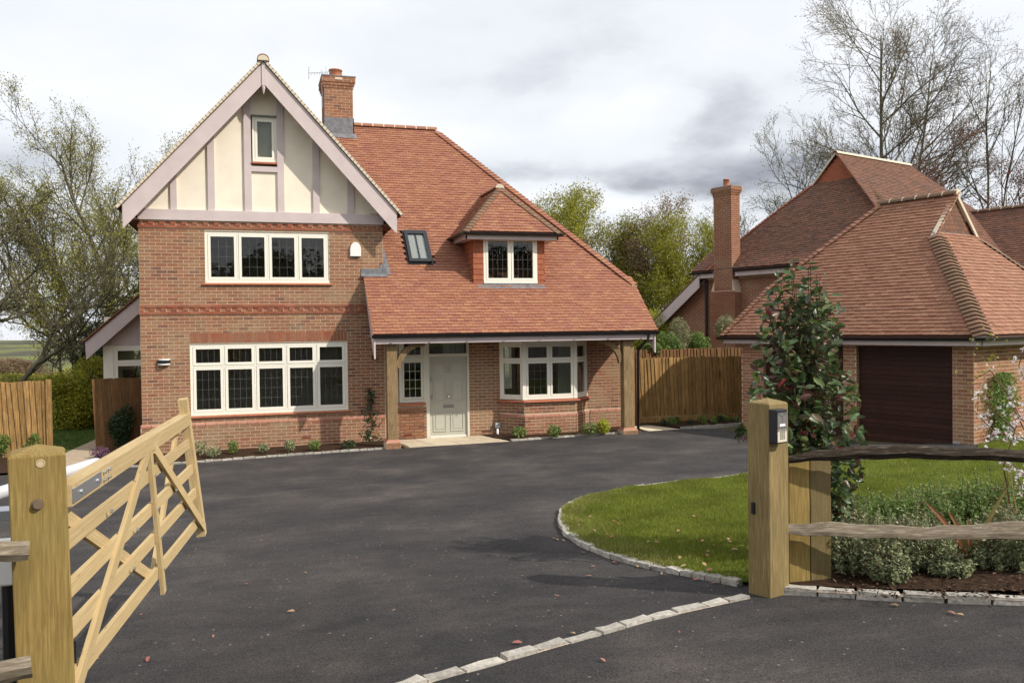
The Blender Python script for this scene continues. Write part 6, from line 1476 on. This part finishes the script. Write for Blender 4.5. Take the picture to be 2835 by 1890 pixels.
# trees behind, between the houses
tree('hawthorn_tree', 'bright lime green tree top rising behind the dormer', base_at(1225, 800, 40), [(0, 0, 7.9, .10, (-.05, 0, 1)), (.4, 0, 7.2, .09, (.15, 0, 1)), (-.4, 0, 7.4, .08, (-.2, 0, 1))], M_LIME, 30000, .10, M_BARKG, SRG, ratio=(.38, .5, .5, .5), nchild=(10, 6, 4, 3), up=.12, jitter=.2)
tree('budding_tree', 'olive budding tree right of the lime green tree top', base_at(1310, 800, 42), [(0, 0, 7.7, .09, (-.1, 0, 1)), (.5, 0, 7.5, .09, (.2, 0, 1)), (-.8, 0, 7.5, .08, (-.1, 0, 1)), (1.3, 0, 6.9, .08, (.1, 0, 1)), (2.2, 0, 6.5, .07, (.1, 0, 1))], M_SPRING, 60000, .095, M_BARKG, SRG, ratio=(.4, .5, .5, .5), nchild=(10, 6, 4, 3), up=.12, jitter=.22)
tree('blossom_tree', 'pinkish brown budding tree in the middle of the scrub', base_at(1425, 800, 40), [(0, 0, 7.0, .08, (0, 0, 1)), (.4, 0, 6.2, .07, (.2, 0, 1)), (-.6, 0, 6.3, .06, (-.2, 0, 1))], M_PINKB, 36000, .085, M_BARK, SRG, ratio=(.4, .5, .5, .5), nchild=(10, 6, 4, 3), up=.12, jitter=.2)
tree('birch_tree', 'yellow green birch at the right end of the scrub, nearest the chimney', base_at(1510, 800, 39), [(0, 0, 6.7, .08, (0, 0, 1)), (.6, 0, 6.4, .07, (.1, 0, 1)), (-.5, 0, 6.2, .06, (-.1, 0, 1)), (1.1, 0, 5.6, .05, (.15, 0, 1))], M_LIME, 52000, .085, M_BARKP, SRG, ratio=(.4, .5, .5, .5), nchild=(10, 6, 4, 3), up=.07, jitter=.22)
bush('scrub', 'dense spring scrub filling in below the tree tops', base_at(1400, 800, 36), (3.4, 2, 2.1), 42000, .10, M_SPRING, SRG, lumps=12)
bush('scrub', 'green scrub beside the neighbour barge board', base_at(1520, 800, 34), (1.9, 1.6, 2.0), 30000, .09, M_LIME, SRG, lumps=9)
# right group
tree('ash_tree', 'very tall bare tree towering above the neighbouring roof', base_at(2095, 800, 44), [(0, 0, 17.6, .20, (-.03, 0, 1)), (.35, .1, 16.4, .15, (.07, .03, 1)), (-.3, 0, 13.2, .10, (-.16, 0, 1))], M_PINKB, 12000, .085, M_BARKA, SRG, spread=(.95, .65, .6, .6), nchild=(20, 8, 5, 4), ratio=(.33, .5, .5, .5), up=.07, wob=.07, jitter=.2, sides=6, first=.40)
tree('oak_tree', 'smaller bare tree half hidden by the neighbouring gablet', base_at(1850, 800, 48), [(0, 0, 11.2, .10, (-.12, 0, 1)), (.3, 0, 11.6, .10, (.08, 0, 1)), (-.4, 0, 9.5, .08, (-.34, 0, 1))], M_OLIVE, 7000, .08, M_BARKG, SRG, spread=(.6, .6, .6, .6), nchild=(11, 6, 5, 3), ratio=(.42, .5, .5, .5), up=.1, jitter=.15)
tree('oak_tree', 'slender bare tree at the right edge with two upright limbs', base_at(2290, 800, 42), [(0, 0, 16.0, .11, (-.05, 0, 1)), (.3, 0, 15.2, .08, (.13, 0, 1))], M_PINKB, 1800, .08, M_BARKG, SRG, spread=(.55, .6, .6, .6), nchild=(8, 5, 4, 3), ratio=(.30, .5, .5, .5), up=.16, wob=.06, jitter=.1, first=.45)
tree('plum_tree', 'purple leaved tree behind the garage ridge', base_at(2225, 800, 36), [(0, 0, 9.0, .14, (0, 0, 1)), (.5, 0, 8.6, .12, (.3, 0, 1)), (-.5, 0, 8.6, .12, (-.3, 0, 1))], M_PURP, 17000, .085, M_BARK, SRG, ratio=(.38, .5, .5, .5), nchild=(9, 6, 4, 3), jitter=.2)
tree('hazel_tree', 'thin bare tree between the neighbour chimney and roof hip', base_at(1745, 800, 52), [(0, 0, 9.0, .08, (-.1, 0, 1)), (.4, 0, 8.6, .07, (.12, 0, 1))], M_PINKB, 900, .07, M_BARKG, SRG, nchild=(8, 5, 4, 3), ratio=(.4, .5, .5, .5))
# neighbour's garden
for x, y, D, rx, rz, m_, lab in ((1545, 800, 27.5, .42, .55, M_MIDG, 'leafy green shrub left of the pale garden tree'), (1610, 800, 28.2, .5, .55, M_MIDG, 'green shrub beside the small neighbour window'), (1502, 800, 25, .35, .35, M_MIDG, 'low green shrub under the porch downpipe')):
    p = at_depth(x, 815, D); bush('garden_shrub', lab, (p[0], p[1], p[2] - .2), (rx, rx, rz), 2600, .075, m_, 'shrubs in the neighbouring garden')
for x, ytop, D, lab in ((1560, 728, 28, 'slim variegated tree standing taller than the shrubs either side'), (1668, 724, 27, 'round headed variegated standard tree before the chimney breast')):
    p = at_depth(x, 815, D); q = at_depth(x, ytop, D); hgt = q[2] - p[2]; t = thing('standard_tree', lab, 'tree', (p[0], p[1], -.1), 'young trees in the neighbouring garden')
    MB().tube([(p[0], p[1], -.1), (p[0], p[1], p[2] + hgt * .2), (p[0] + .02, p[1], p[2] + hgt * .9)], [.03, .022, .008], 5).build('trunk', M_BARKP, t)
    c = np.array([p[0], p[1], p[2] + hgt * (.52 if x < 1600 else .66)]); P = blob_points(c, (.38, .38, hgt * .5 if x < 1600 else hgt * .36), 2200, .1); leaf_mesh('foliage', P, rng.normal(size=P.shape), .065, M_VARIEG, t)

# ------------------------------------------------------------------ beds by the house
def small_plant(name, label, px, py, w, h, mt, n=420, size=.045, group='small plants in the bed along the house', xyz=None, cat='plant'):
    p = np.array(xyz) if xyz is not None else on_ground(px, py, .03); t = thing(name, label, cat, p, group); b = MB()
    for k in range(9):
        a = rng.uniform(0, 2 * PI); b.tube([p, p + np.array([math.cos(a) * w * .3, math.sin(a) * w * .3, h * .55]), p + np.array([math.cos(a) * w * .5, math.sin(a) * w * .5, h * rng.uniform(.7, 1)])], [.005, .004, .002], 3)
    b.build('stem', M_TWIG, t); P = blob_points(p + Z * h * .5, (w / 2, w / 2, h / 2), n, .1); leaf_mesh('foliage', P, rng.normal(size=P.shape) + Z * .5, size, mt, t); return t
BW = 'small plants in the bed along the house'
for i, (x, y, w, h, m_, lab) in enumerate(((455, 1046, .42, .34, M_GREYG, 'grey green bushy plant in the bed nearest the gate end'), (490, 1050, .34, .24, M_GREYG, 'low spreading plant next to the bushy one under the wide window'),
        (536, 1042, .24, .30, M_MIDG, 'upright green plant under the first window light'), (605, 1040, .26, .22, M_GREYG, 'thin plant third along the bed under the wide window'),
        (666, 1036, .24, .26, M_GREYG, 'thin plant fourth along the bed, near the air brick'), (722, 1034, .26, .24, M_MIDG, 'small plant in shade right of the air brick'), (800, 1030, .36, .20, M_DARKL, 'dark purple plant near the climber'),
        (1192, 1004, .40, .26, M_MIDG, 'wispy plant at the left corner of the bay'), (1273, 1004, .36, .30, M_MIDG, 'leafy plant with one pink bud in front of the bay'), (1352, 998, .40, .30, M_MIDG, 'broad leaved plant at the right corner of the bay'))):
    small_plant('bedding_plant', lab, x, y, w, h, m_, size=.045 if i < 7 else .085, n=380 if i < 7 else 130)
small_plant('yellow_shrub', 'bright yellow leaved shrub in the bed before the porch post', 1386, 996, .34, .36, M_YEL, 600, .06, None, cat='shrub')
small_plant('heather_plant', 'purple heather at the end of the bed by the side path', 228, 1052, .4, .26, M_PURPLEPLANT, 700, .03, None)
bush('fence_plant', 'sparse green climber at the foot of the pale left fence', (-2.9, .70, -.05), (.28, .10, .32), 500, .05, M_MIDG, 'climbers on the fences', stems=True, lumps=3)
bush('fence_plant', 'second sparse climber nearer the gap in the left fence', (-2.25, .70, -.05), (.2, .10, .3), 400, .05, M_MIDG, 'climbers on the fences', lumps=3)
bush('ivy_bush', 'square clump of dark ivy growing up the side gate', (-.52, .80, .05), (.30, .12, .52), 6000, .05, M_DARKL, None, lumps=9)
for i in range(9):
    x = 12.4 + i * .28; bush('ground_plant', 'low dark plants in the bed at the foot of the fence', (x, .15 - .5 * rng.uniform(0, 1), .0), (.15, .13, .09 + .1 * rng.uniform(0, 1)), 160, .06, M_MIDG if i % 3 else M_DARKL, 'low plants under the fence', cat='plant', stems=False, lumps=2)
# climber by the oak post
cl = thing('climbing_plant', 'dark green climber trained up the brick wall left of the oak post', 'climber', (4.98, -.12, -.05))
P = []
pt = [(852, 1030), (851, 1000), (856, 970), (850, 940), (853, 915), (848, 890)]
for (x0, y0), (x1, y1) in zip(pt[:-1], pt[1:]):
    for k in range(60): f = rng.uniform(0, 1); q = at_Y(x0 + (x1 - x0) * f, y0 + (y1 - y0) * f, -.06); P.append(q + rng.normal(size=3) * np.array([.05 * (1 + (y0 > 950)), .03, .03]))
leaf_mesh('foliage', np.array(P), rng.normal(size=(len(P), 3)) + np.array([.3, -1, .4]), .075, M_MIDG if False else M_DARKL, cl)
MB().tube([at_Y(x, y, -.05) for x, y in pt], [.012, .01, .009, .007, .005, .003], 5).build('stem', M_TWIG, cl)

# ------------------------------------------------------------------ grass
def grass(name, region, inside, n, h, mt, parent=None, xr=None, yr=None, dz=.03, near=None):
    xs = rng.uniform(xr[0], xr[1], n); ys = rng.uniform(yr[0], yr[1], n)
    if near is not None:
        ys = yr[0] + (yr[1] - yr[0]) * rng.uniform(0, 1, n) ** near
    keep = inside(xs, ys); xs = xs[keep]; ys = ys[keep]; m = len(xs)
    zs = height_np(xs, ys) + dz
    hh = h * rng.uniform(.5, 1.3, m) * (1 + .35 * np.sin(xs * 5.1) * np.sin(ys * 4.3)); a = rng.uniform(0, 2 * PI, m); w = .0028 + .002 * rng.uniform(0, 1, m); ln = rng.normal(0, .45, (m, 2)) * hh[:, None]
    B0 = np.stack([xs - np.cos(a) * w, ys - np.sin(a) * w, zs], 1); B1 = np.stack([xs + np.cos(a) * w, ys + np.sin(a) * w, zs], 1); T = np.stack([xs + ln[:, 0], ys + ln[:, 1], zs + hh], 1)
    V = np.stack([B0, B1, T], 1).reshape(-1, 3); i = np.arange(m) * 3; o = link(name, np_mesh(name, V, np.stack([i, i + 1, i + 2], 1)), mt, parent, kind='stuff'); return o
def lawn_ok(x, y): return lawn_in(x, y) and not bed_in(x, y)
def lawn_np(x, y): return lawn_in.np(x, y) & ~bed_in.np(x, y)
g = grass('grass', None, lawn_np, 330000, .038, M_GRASS, xr=(5.2, 10.5), yr=(-14.6, -8.4)); g['label'] = 'mown bright green grass of the front lawn'; g['category'] = 'grass'
def tip_np(x, y):
    d = np.full(len(x), 9.0)
    for k in range(3, 11): d = np.minimum(d, np.hypot(x - KL[k][0], y - KL[k][1]))
    return lawn_np(x, y) & (d < .42 + .12 * np.sin(x * 9)) & (rng.uniform(0, 1, len(x)) < np.clip(1.25 - d * 2.2, 0, 1))
M_STRAW = leaf_mat('straw_grass', [(0, (.30, .24, .11)), (.5, (.38, .33, .16)), (1, (.24, .25, .08))], .7, .2, .3)
g = grass('grass', None, tip_np, 60000, .034, M_STRAW, xr=(5.0, 7.2), yr=(-13.8, -9.6)); g['label'] = 'straw coloured worn grass along the tip of the front lawn'; g['category'] = 'grass'
g = grass('grass', None, lawn_np, 150000, .045, M_GRASS, xr=(9.5, 18.5), yr=(-13.5, -6.0)); g['label'] = 'lawn grass between the planting bed and the garage'; g['category'] = 'grass'
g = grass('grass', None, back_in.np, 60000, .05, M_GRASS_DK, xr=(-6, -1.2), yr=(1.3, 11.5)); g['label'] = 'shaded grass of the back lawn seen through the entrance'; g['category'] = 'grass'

# ------------------------------------------------------------------ big photinia beside the intercom post
ph = thing('photinia_shrub', 'tall glossy dark photinia shrub with red new shoots behind the intercom post', 'shrub', on_ground(1870, 1250, .05))
c0 = at_depth(1860, 1290, 7.0)
def phw(y):     # half width in display pixels of the silhouette by height
    return np.interp(y, [605, 660, 740, 800, 860, 930, 1000, 1060, 1120, 1200, 1290], [30, 90, 104, 106, 122, 132, 132, 124, 104, 76, 50])
def phx(y): return np.interp(y, [615, 700, 800, 900, 1000, 1100, 1290], [1838, 1838, 1838, 1845, 1860, 1872, 1880])
LP, LN, LD = [], [], []
stb = MB(); base = on_ground(1868, 1290, .03); base = at_depth(1868, 1275, 7.0); base[2] = height(base[0], base[1])
for k in range(60):
    y = rng.uniform(610, 1150) if k > 14 else rng.uniform(605, 740); s_ = rng.uniform(-1, 1) * .85; x = phx(y) + s_ * phw(y); tip = at_depth(x, y, 7.0 + rng.uniform(-.45, .45)); mid = base + (tip - base) * .5 + np.array([rng.uniform(-.05, .05), rng.uniform(-.05, .05), .05]); mid[0] = base[0] + (tip[0] - base[0]) * .38; mid[1] = base[1] + (tip[1] - base[1]) * .38
    stb.tube([base + rng.normal(size=3) * .02, mid, tip], [.012, .007, .003], 4)
    for q in np.linspace(.35, 1.0, int(9 + 14 * (tip[2] - base[2]) / 2)):
        P = (1 - q) ** 2 * base + 2 * q * (1 - q) * mid + q * q * tip if True else None
        for j in range(2):
            o = rng.normal(size=3); o /= np.linalg.norm(o); LP.append(P + o * .05); LD.append(o * .8 + np.array([0, 0, .25 if q > .8 else -.2])); LN.append(np.array([0, 0, 1.0]) + rng.normal(size=3) * .6)
n_fill = 1150
for k in range(n_fill):
    y = 690 + 570 * rng.uniform(0, 1) ** .8; x = phx(y) + rng.uniform(-1, 1) ** 1 * phw(y) * .97; w = phw(y) / 2350 * 7 * 1.2
    d_ = 7.0 + rng.uniform(-1, 1) * w * .9; P = at_depth(x, y, d_); o = rng.normal(size=3); o /= np.linalg.norm(o); LP.append(P); LD.append(o + np.array([0, 0, -.35])); LN.append(rng.normal(size=3) + np.array([0, 0, .8]))
for k in range(60):  # a few sprays left of the post and low on the right
    x, y = (1700 + rng.uniform(-8, 14), 1000 + rng.uniform(-22, 22)) if k < 14 else (1935 + rng.uniform(-25, 40), 1140 + rng.uniform(-75, 80)); LP.append(at_depth(x, y, 6.9)); LD.append(rng.normal(size=3)); LN.append(rng.normal(size=3))
LP, LN, LD = np.array(LP), np.array(LN), np.array(LD)
stb.build('stem', M_TWIG, ph)
def phot_leaf_mesh():
    # pointed oval, folded along the midrib: 10 triangles
    o = [(0, 0), (.22, .17), (.5, .24), (.8, .15), (1, 0)]; V = []
    for t, w in o: V.append((t - .5, 0, -.05 * math.sin(t * PI)))
    for t, w in o[1:-1]: V.append((t - .5, w, .05)); V.append((t - .5, -w, .05))
    Fc = [(0, 1, 5), (0, 6, 1), (1, 2, 7, 5), (1, 6, 8, 2), (2, 3, 9, 7), (2, 8, 10, 3), (3, 4, 9), (3, 10, 4)]
    me = bpy.data.meshes.new('leaf'); me.from_pydata(V, [], Fc); me.materials.append(M_PHOT); me.polygons.foreach_set('use_smooth', [True] * len(me.polygons)); return me, np.array(V), Fc
plm, PLV, PLF = phot_leaf_mesh()
LN /= np.linalg.norm(LN, axis=1)[:, None]; LD -= LN * np.einsum('ij,ij->i', LN, LD)[:, None]; LD /= np.linalg.norm(LD, axis=1)[:, None]; LS = np.cross(LN, LD)
sz = rng.uniform(.06, .12, len(LP)); dep = (LP - CAM) @ FW; order = np.argsort(dep / sz)
ind = order[:300]; rest = order[300:]
for i in ind:
    s_ = sz[i]; place_mesh('leaf', plm, ph, Matrix(((LD[i][0] * s_, LS[i][0] * s_, LN[i][0] * s_, LP[i][0]), (LD[i][1] * s_, LS[i][1] * s_, LN[i][1] * s_, LP[i][1]), (LD[i][2] * s_, LS[i][2] * s_, LN[i][2] * s_, LP[i][2]), (0, 0, 0, 1))))
s_ = sz[rest][:, None, None]; V = LP[rest][:, None] + s_ * (PLV[None, :, 0:1] * LD[rest][:, None] + PLV[None, :, 1:2] * LS[rest][:, None] + PLV[None, :, 2:3] * LN[rest][:, None])
tri = []
for f_ in PLF: tri += [(f_[0], f_[k], f_[k + 1]) for k in range(1, len(f_) - 1)]
tri = np.array(tri); link('foliage', np_mesh('foliage', V.reshape(-1, 3), (tri[None] + (np.arange(len(rest)) * len(PLV))[:, None, None]).reshape(-1, 3)), M_PHOT, ph, smooth=True, kind='stuff')

# ------------------------------------------------------------------ planting bed at the lower right
def hebe(name, label, x, y, D, rx, rz, n, mt, size=.030, group=None):
    """upright leafy shoots, seen from the bed edge"""
    p = at_depth(x, y, D); p[2] = height(p[0], p[1]) + .04; t = thing(name, label, 'shrub', p, group); P = []; Nn = []; b = MB()
    for k in range(int(n / 34)):
        a = rng.uniform(0, 2 * PI); rr = math.sqrt(rng.uniform(0, 1)) * rx * rng.uniform(.85, 1.3); hgt = rz * (rng.uniform(.45, 1.0) + .35 * rng.uniform(0, 1) ** 5) * (1 - .25 * (rr / rx) ** 2); q = p + np.array([math.cos(a) * rr, math.sin(a) * rr, hgt]); q0 = p + np.array([math.cos(a) * rr * .6, math.sin(a) * rr * .6, 0])
        b.tube([q0, q], [.004, .002], 3)
        for j in range(34):
            f_ = .25 + .75 * j / 34; c = q0 + (q - q0) * f_; P.append(c + rng.normal(size=3) * .011); Nn.append(rng.normal(size=3) * .7 + (q - q0) / hgt)
    b.build('stem', M_TWIG, t); leaf_mesh('foliage', np.array(P), np.array(Nn), size, mt, t, aspect=.5); return t
HG = 'grey green shrubs in the planting bed'
hebe('euonymus_shrub', 'bushy grey green shrub behind the two upright boards', 1965, 1340, 6.35, .26, .46, 7000, M_GREYG, group=HG)
hebe('euonymus_shrub', 'pale tipped shrub spilling over the kerb right of the boards', 2040, 1362, 6.02, .15, .32, 4200, M_GREYG, group=HG)
hebe('euonymus_shrub', 'large grey green shrub in the middle below the lower rail', 2105, 1335, 6.42, .25, .40, 7000, M_GREYG, group=HG)
hebe('euonymus_shrub', 'shrub with pale flecks right of the large one and left of the striped leaves', 2185, 1348, 6.15, .16, .18, 3000, M_GREYG, group=HG)
hebe('euonymus_shrub', 'green shrub below the striped leaves', 2290, 1335, 6.3, .17, .26, 4000, M_GREYG, group=HG)
hebe('euonymus_shrub', 'shrub cut by the right picture edge at the bed kerb', 2345, 1330, 6.25, .20, .42, 4600, M_GREYG, group=HG)
hebe('hebe_shrub', 'low green shrub against the photinia above the lower rail', 1985, 1235, 7.2, .30, .34, 4600, M_MIDG, group='green shrubs at the back of the bed', size=.036)
hebe('hebe_shrub', 'green shrub with brown dead head in the middle of the bed', 2070, 1200, 7.9, .40, .36, 5600, M_MIDG, group='green shrubs at the back of the bed', size=.036)
hebe('hebe_shrub', 'tall dense green shrub above the lower rail', 2190, 1180, 7.9, .46, .42, 9000, M_MIDG, group='green shrubs at the back of the bed', size=.034)
hebe('hebe_shrub', 'round green shrub by the right picture edge beyond the rail', 2320, 1190, 7.8, .42, .48, 7000, M_MIDG, group='green shrubs at the back of the bed', size=.036)
hebe('hebe_shrub', 'small leafy shrub between the dense shrub and the lawn', 2130, 1140, 8.6, .34, .34, 3600, M_MIDG, group='green shrubs at the back of the bed', size=.036)
for i, (x, y, D, rx, rz, n, m_) in enumerate(((1950, 1290, 6.6, .20, .30, 3600, M_GREYG), (2030, 1290, 6.9, .26, .36, 4600, M_GREYG), (2160, 1285, 6.9, .26, .32, 4600, M_GREYG), (2320, 1290, 6.7, .26, .40, 5000, M_GREYG), (2260, 1180, 8.2, .4, .40, 5200, M_MIDG), (1950, 1180, 8.0, .34, .34, 3800, M_MIDG))):
    hebe('euonymus_shrub' if m_ is M_GREYG else 'hebe_shrub', ('loose grey shrub directly behind the right upright board', 'loose shrub behind the spilling pale tipped one', 'airy shrub left of the striped leaves', 'airy shrub right of the striped leaves', 'green shrub at the lawn edge near the blossom', 'green shrub at the lawn edge beside the photinia')[i], x, y, D, rx, rz, n, m_, size=.034, group=HG if m_ is M_GREYG else 'green shrubs at the back of the bed')
# phormium
pho = thing('phormium_plant', 'striped pink and cream sword leaved plant behind the lower rail', 'plant', at_depth(2235, 1275, 6.75)); pbse = at_depth(2232, 1295, 6.5); pbse[2] = height(pbse[0], pbse[1]) + .05
for (x, y, bx) in ((2122, 1150, .3), (2175, 1170, .35), (2075, 1245, .2), (2315, 1120, .5), (2110, 1265, .1), (2060, 1270, .05), (2200, 1200, .4), (2225, 1190, .5), (2350, 1262, .1), (2305, 1275, -.15), (2352, 1200, .3), (2290, 1230, .4), (2190, 1215, .4), (2250, 1215, .5), (2150, 1290, .0), (2330, 1300, -.1)):
    tip = at_depth(x, y, 6.35 + rng.uniform(-.15, .1)); m_ = (pbse + tip) / 2 + Z * (.06 + .1 * bx); V = []; Fc = []; k = 6; sd = np.cross(tip - pbse, FW); sd /= np.linalg.norm(sd)
    for i in range(k + 1):
        q = i / k; c = (1 - q) ** 2 * pbse + 2 * q * (1 - q) * m_ + q * q * tip; w = .020 * (1 - q ** 3) + .0008; V += [c - sd * w, c + FW * .004, c + sd * w]
        if i: a = (i - 1) * 3; Fc += [(a, a + 1, a + 4, a + 3), (a + 1, a + 2, a + 5, a + 4)]
    MB().add(V, Fc).build('blade', M_PHORM, pho)
# blossom branches, right edge
bl = thing('blossom_tree', 'young cherry with white blossom on thin branches, right picture edge', 'tree', at_depth(2340, 1200, 7.2)); b = MB(); P = []
def spray(pts, D, n, tk=.006):
    q = [at_depth(x, y, D) for x, y in pts]; b.tube(q, np.linspace(tk, tk * .4, len(q)).tolist(), 4)
    for k in range(n):
        i = rng.integers(0, len(q) - 1); f_ = rng.uniform(0, 1); c = q[i] * (1 - f_) + q[i + 1] * f_ + rng.normal(size=3) * .03
        for j in range(5): P.append(c + rng.normal(size=3) * .012)
spray([(2352, 985), (2310, 900), (2275, 850), (2240, 870), (2222, 885)], 7.0, 4); spray([(2400, 1020), (2345, 960), (2318, 910), (2300, 880)], 6.9, 18); spray([(2330, 985), (2290, 950), (2262, 920), (2232, 890)], 7.0, 12)
spray([(2340, 1010), (2300, 995), (2270, 1000), (2268, 1008)], 6.9, 16); spray([(2352, 800), (2340, 840), (2352, 870)], 6.9, 12); spray([(2290, 1000), (2262, 970), (2240, 945), (2225, 940)], 7.0, 12); spray([(2352, 1090), (2330, 1068), (2300, 1062)], 6.9, 13); spray([(2352, 1130), (2340, 1100), (2335, 1090)], 6.9, 12)
b.tube([at_depth(2320, 1165, 7.0), at_depth(2305, 1070, 7.0), at_depth(2340, 960, 7.0)], [.008, .006, .004], 5).tube([at_depth(2400, 1165, 6.9), at_depth(2380, 1000, 6.9), at_depth(2352, 800, 6.9)], [.012, .01, .006], 5)
b.build('branch', M_TWIG, bl); leaf_mesh('blossom', np.array(P), rng.normal(size=(len(P), 3)), .026, M_BLOSSOM, bl, aspect=.9)
P = np.array([at_depth(2275 + rng.normal() * 28, 900 + rng.normal() * 70, 7.0) for _ in range(110)]); leaf_mesh('young_leaves', P, rng.normal(size=P.shape), .03, M_LIME, bl)
for (x0, x1) in ((2303, 2318), (2312, 2336)): MB().tube([at_depth(x1, 1180, 7.0), at_depth(x0, 1040, 7.0)], .005, 5).build('support_cane', M_GATE, bl)
# ivy on the garage side wall
iv = thing('garage_ivy', 'bright green ivy column on the sunlit garage side wall', 'climber', GP_(-.1, 1.0, .1)); P = []
for k in range(5200):
    y = rng.uniform(855, 1015); x = 2306 + rng.normal() * (13 + 4 * math.sin(y / 20)) ; q = on_plane(x, y, GP_(-.08 - rng.uniform(0, .12), 0), G1); P.append(q)
leaf_mesh('foliage', np.array(P), rng.normal(size=(len(P), 3)) - G1, .05, M_MIDG, iv)

# ------------------------------------------------------------------ fallen leaves and litter
def dead_mesh():
    V = [(-.5, 0, 0), (-.15, .2, .10), (.25, .17, .12), (.5, 0, .02), (.25, -.17, .08), (-.15, -.2, .14)]; me = bpy.data.meshes.new('fallen_leaf'); me.from_pydata(V, [], [(0, 1, 5), (1, 2, 4, 5), (2, 3, 4)]); me.materials.append(M_DEAD); return me
dm = dead_mesh()
PX = [(1280, 1238, 1), (1272, 1236, 1), (1293, 1240, 1), (1338, 1268, 1), (1362, 1300, .8), (1410, 1290, 1), (1402, 1275, .7), (1465, 1300, 1.1), (1498, 1305, .9), (1520, 1316, .8), (1600, 1330, 1.2), (1585, 1322, .8), (1640, 1338, 1), (1352, 1322, 1.1), (668, 1403, 1.2), (700, 1314, .9), (564, 1340, .9), (1188, 1475, 1.3), (1383, 1514, 1), (1278, 1368, .9), (340, 1513, 1.1), (214, 1510, 1.2), (1315, 1453, 1), (660, 1330, .6), (1000, 1260, .5), (820, 1280, .5), (757, 1454, .6), (490, 1460, .7), (2185, 1406, 1.1), (2205, 1410, .9), (2055, 1389, 1.1), (905, 1400, .6), (1560, 1450, .6), (1120, 1380, .5), (600, 1240, .5), (245, 1180, .8), (270, 1290, .8), (325, 1410, .9)]
for i, (x, y, s_) in enumerate(PX):
    p = on_ground(x, y, .012); o = bpy.data.objects.new('fallen_leaf', dm); COL.objects.link(o); o.location = p; o.rotation_euler = (rng.uniform(-.25, .25), rng.uniform(-.25, .25), rng.uniform(0, 6.28)); o.scale = [.055 * s_] * 3
    tag(o, 'small dry reddish leaf lying on the dark tarmac', 'leaf', 'fallen leaves on the drive')
for i in range(26):
    x, y = [(1610, 1300), (1690, 1325), (1650, 1250), (1560, 1290), (1500, 1240), (1380, 1215), (1420, 1200), (1665, 1245), (1690, 1260), (1630, 1275), (1570, 1200), (1340, 1190)][i % 12]; p = on_ground(x + rng.normal() * 22, y + rng.normal() * 9, .065)
    if not lawn_ok(p[0], p[1]): continue
    o = bpy.data.objects.new('fallen_leaf', dm); COL.objects.link(o); o.location = p; o.rotation_euler = (rng.uniform(-.3, .3), rng.uniform(-.3, .3), rng.uniform(0, 6.28)); o.scale = [.065] * 3
    tag(o, 'small dry reddish leaf lying on the front lawn', 'leaf', 'fallen leaves on the lawn')
n = 1500; P = np.array([on_ground(rng.uniform(1915, 2352), rng.uniform(1150, 1372), .07) for _ in range(n)]); leaf_mesh('mulch', P, rng.normal(size=P.shape) * .4 + Z, .035, leaf_mat('bark_chip', [(0, (.03, .018, .012)), (.6, (.07, .042, .027)), (1, (.15, .09, .06))], .9, .1, .0), None, aspect=.5)
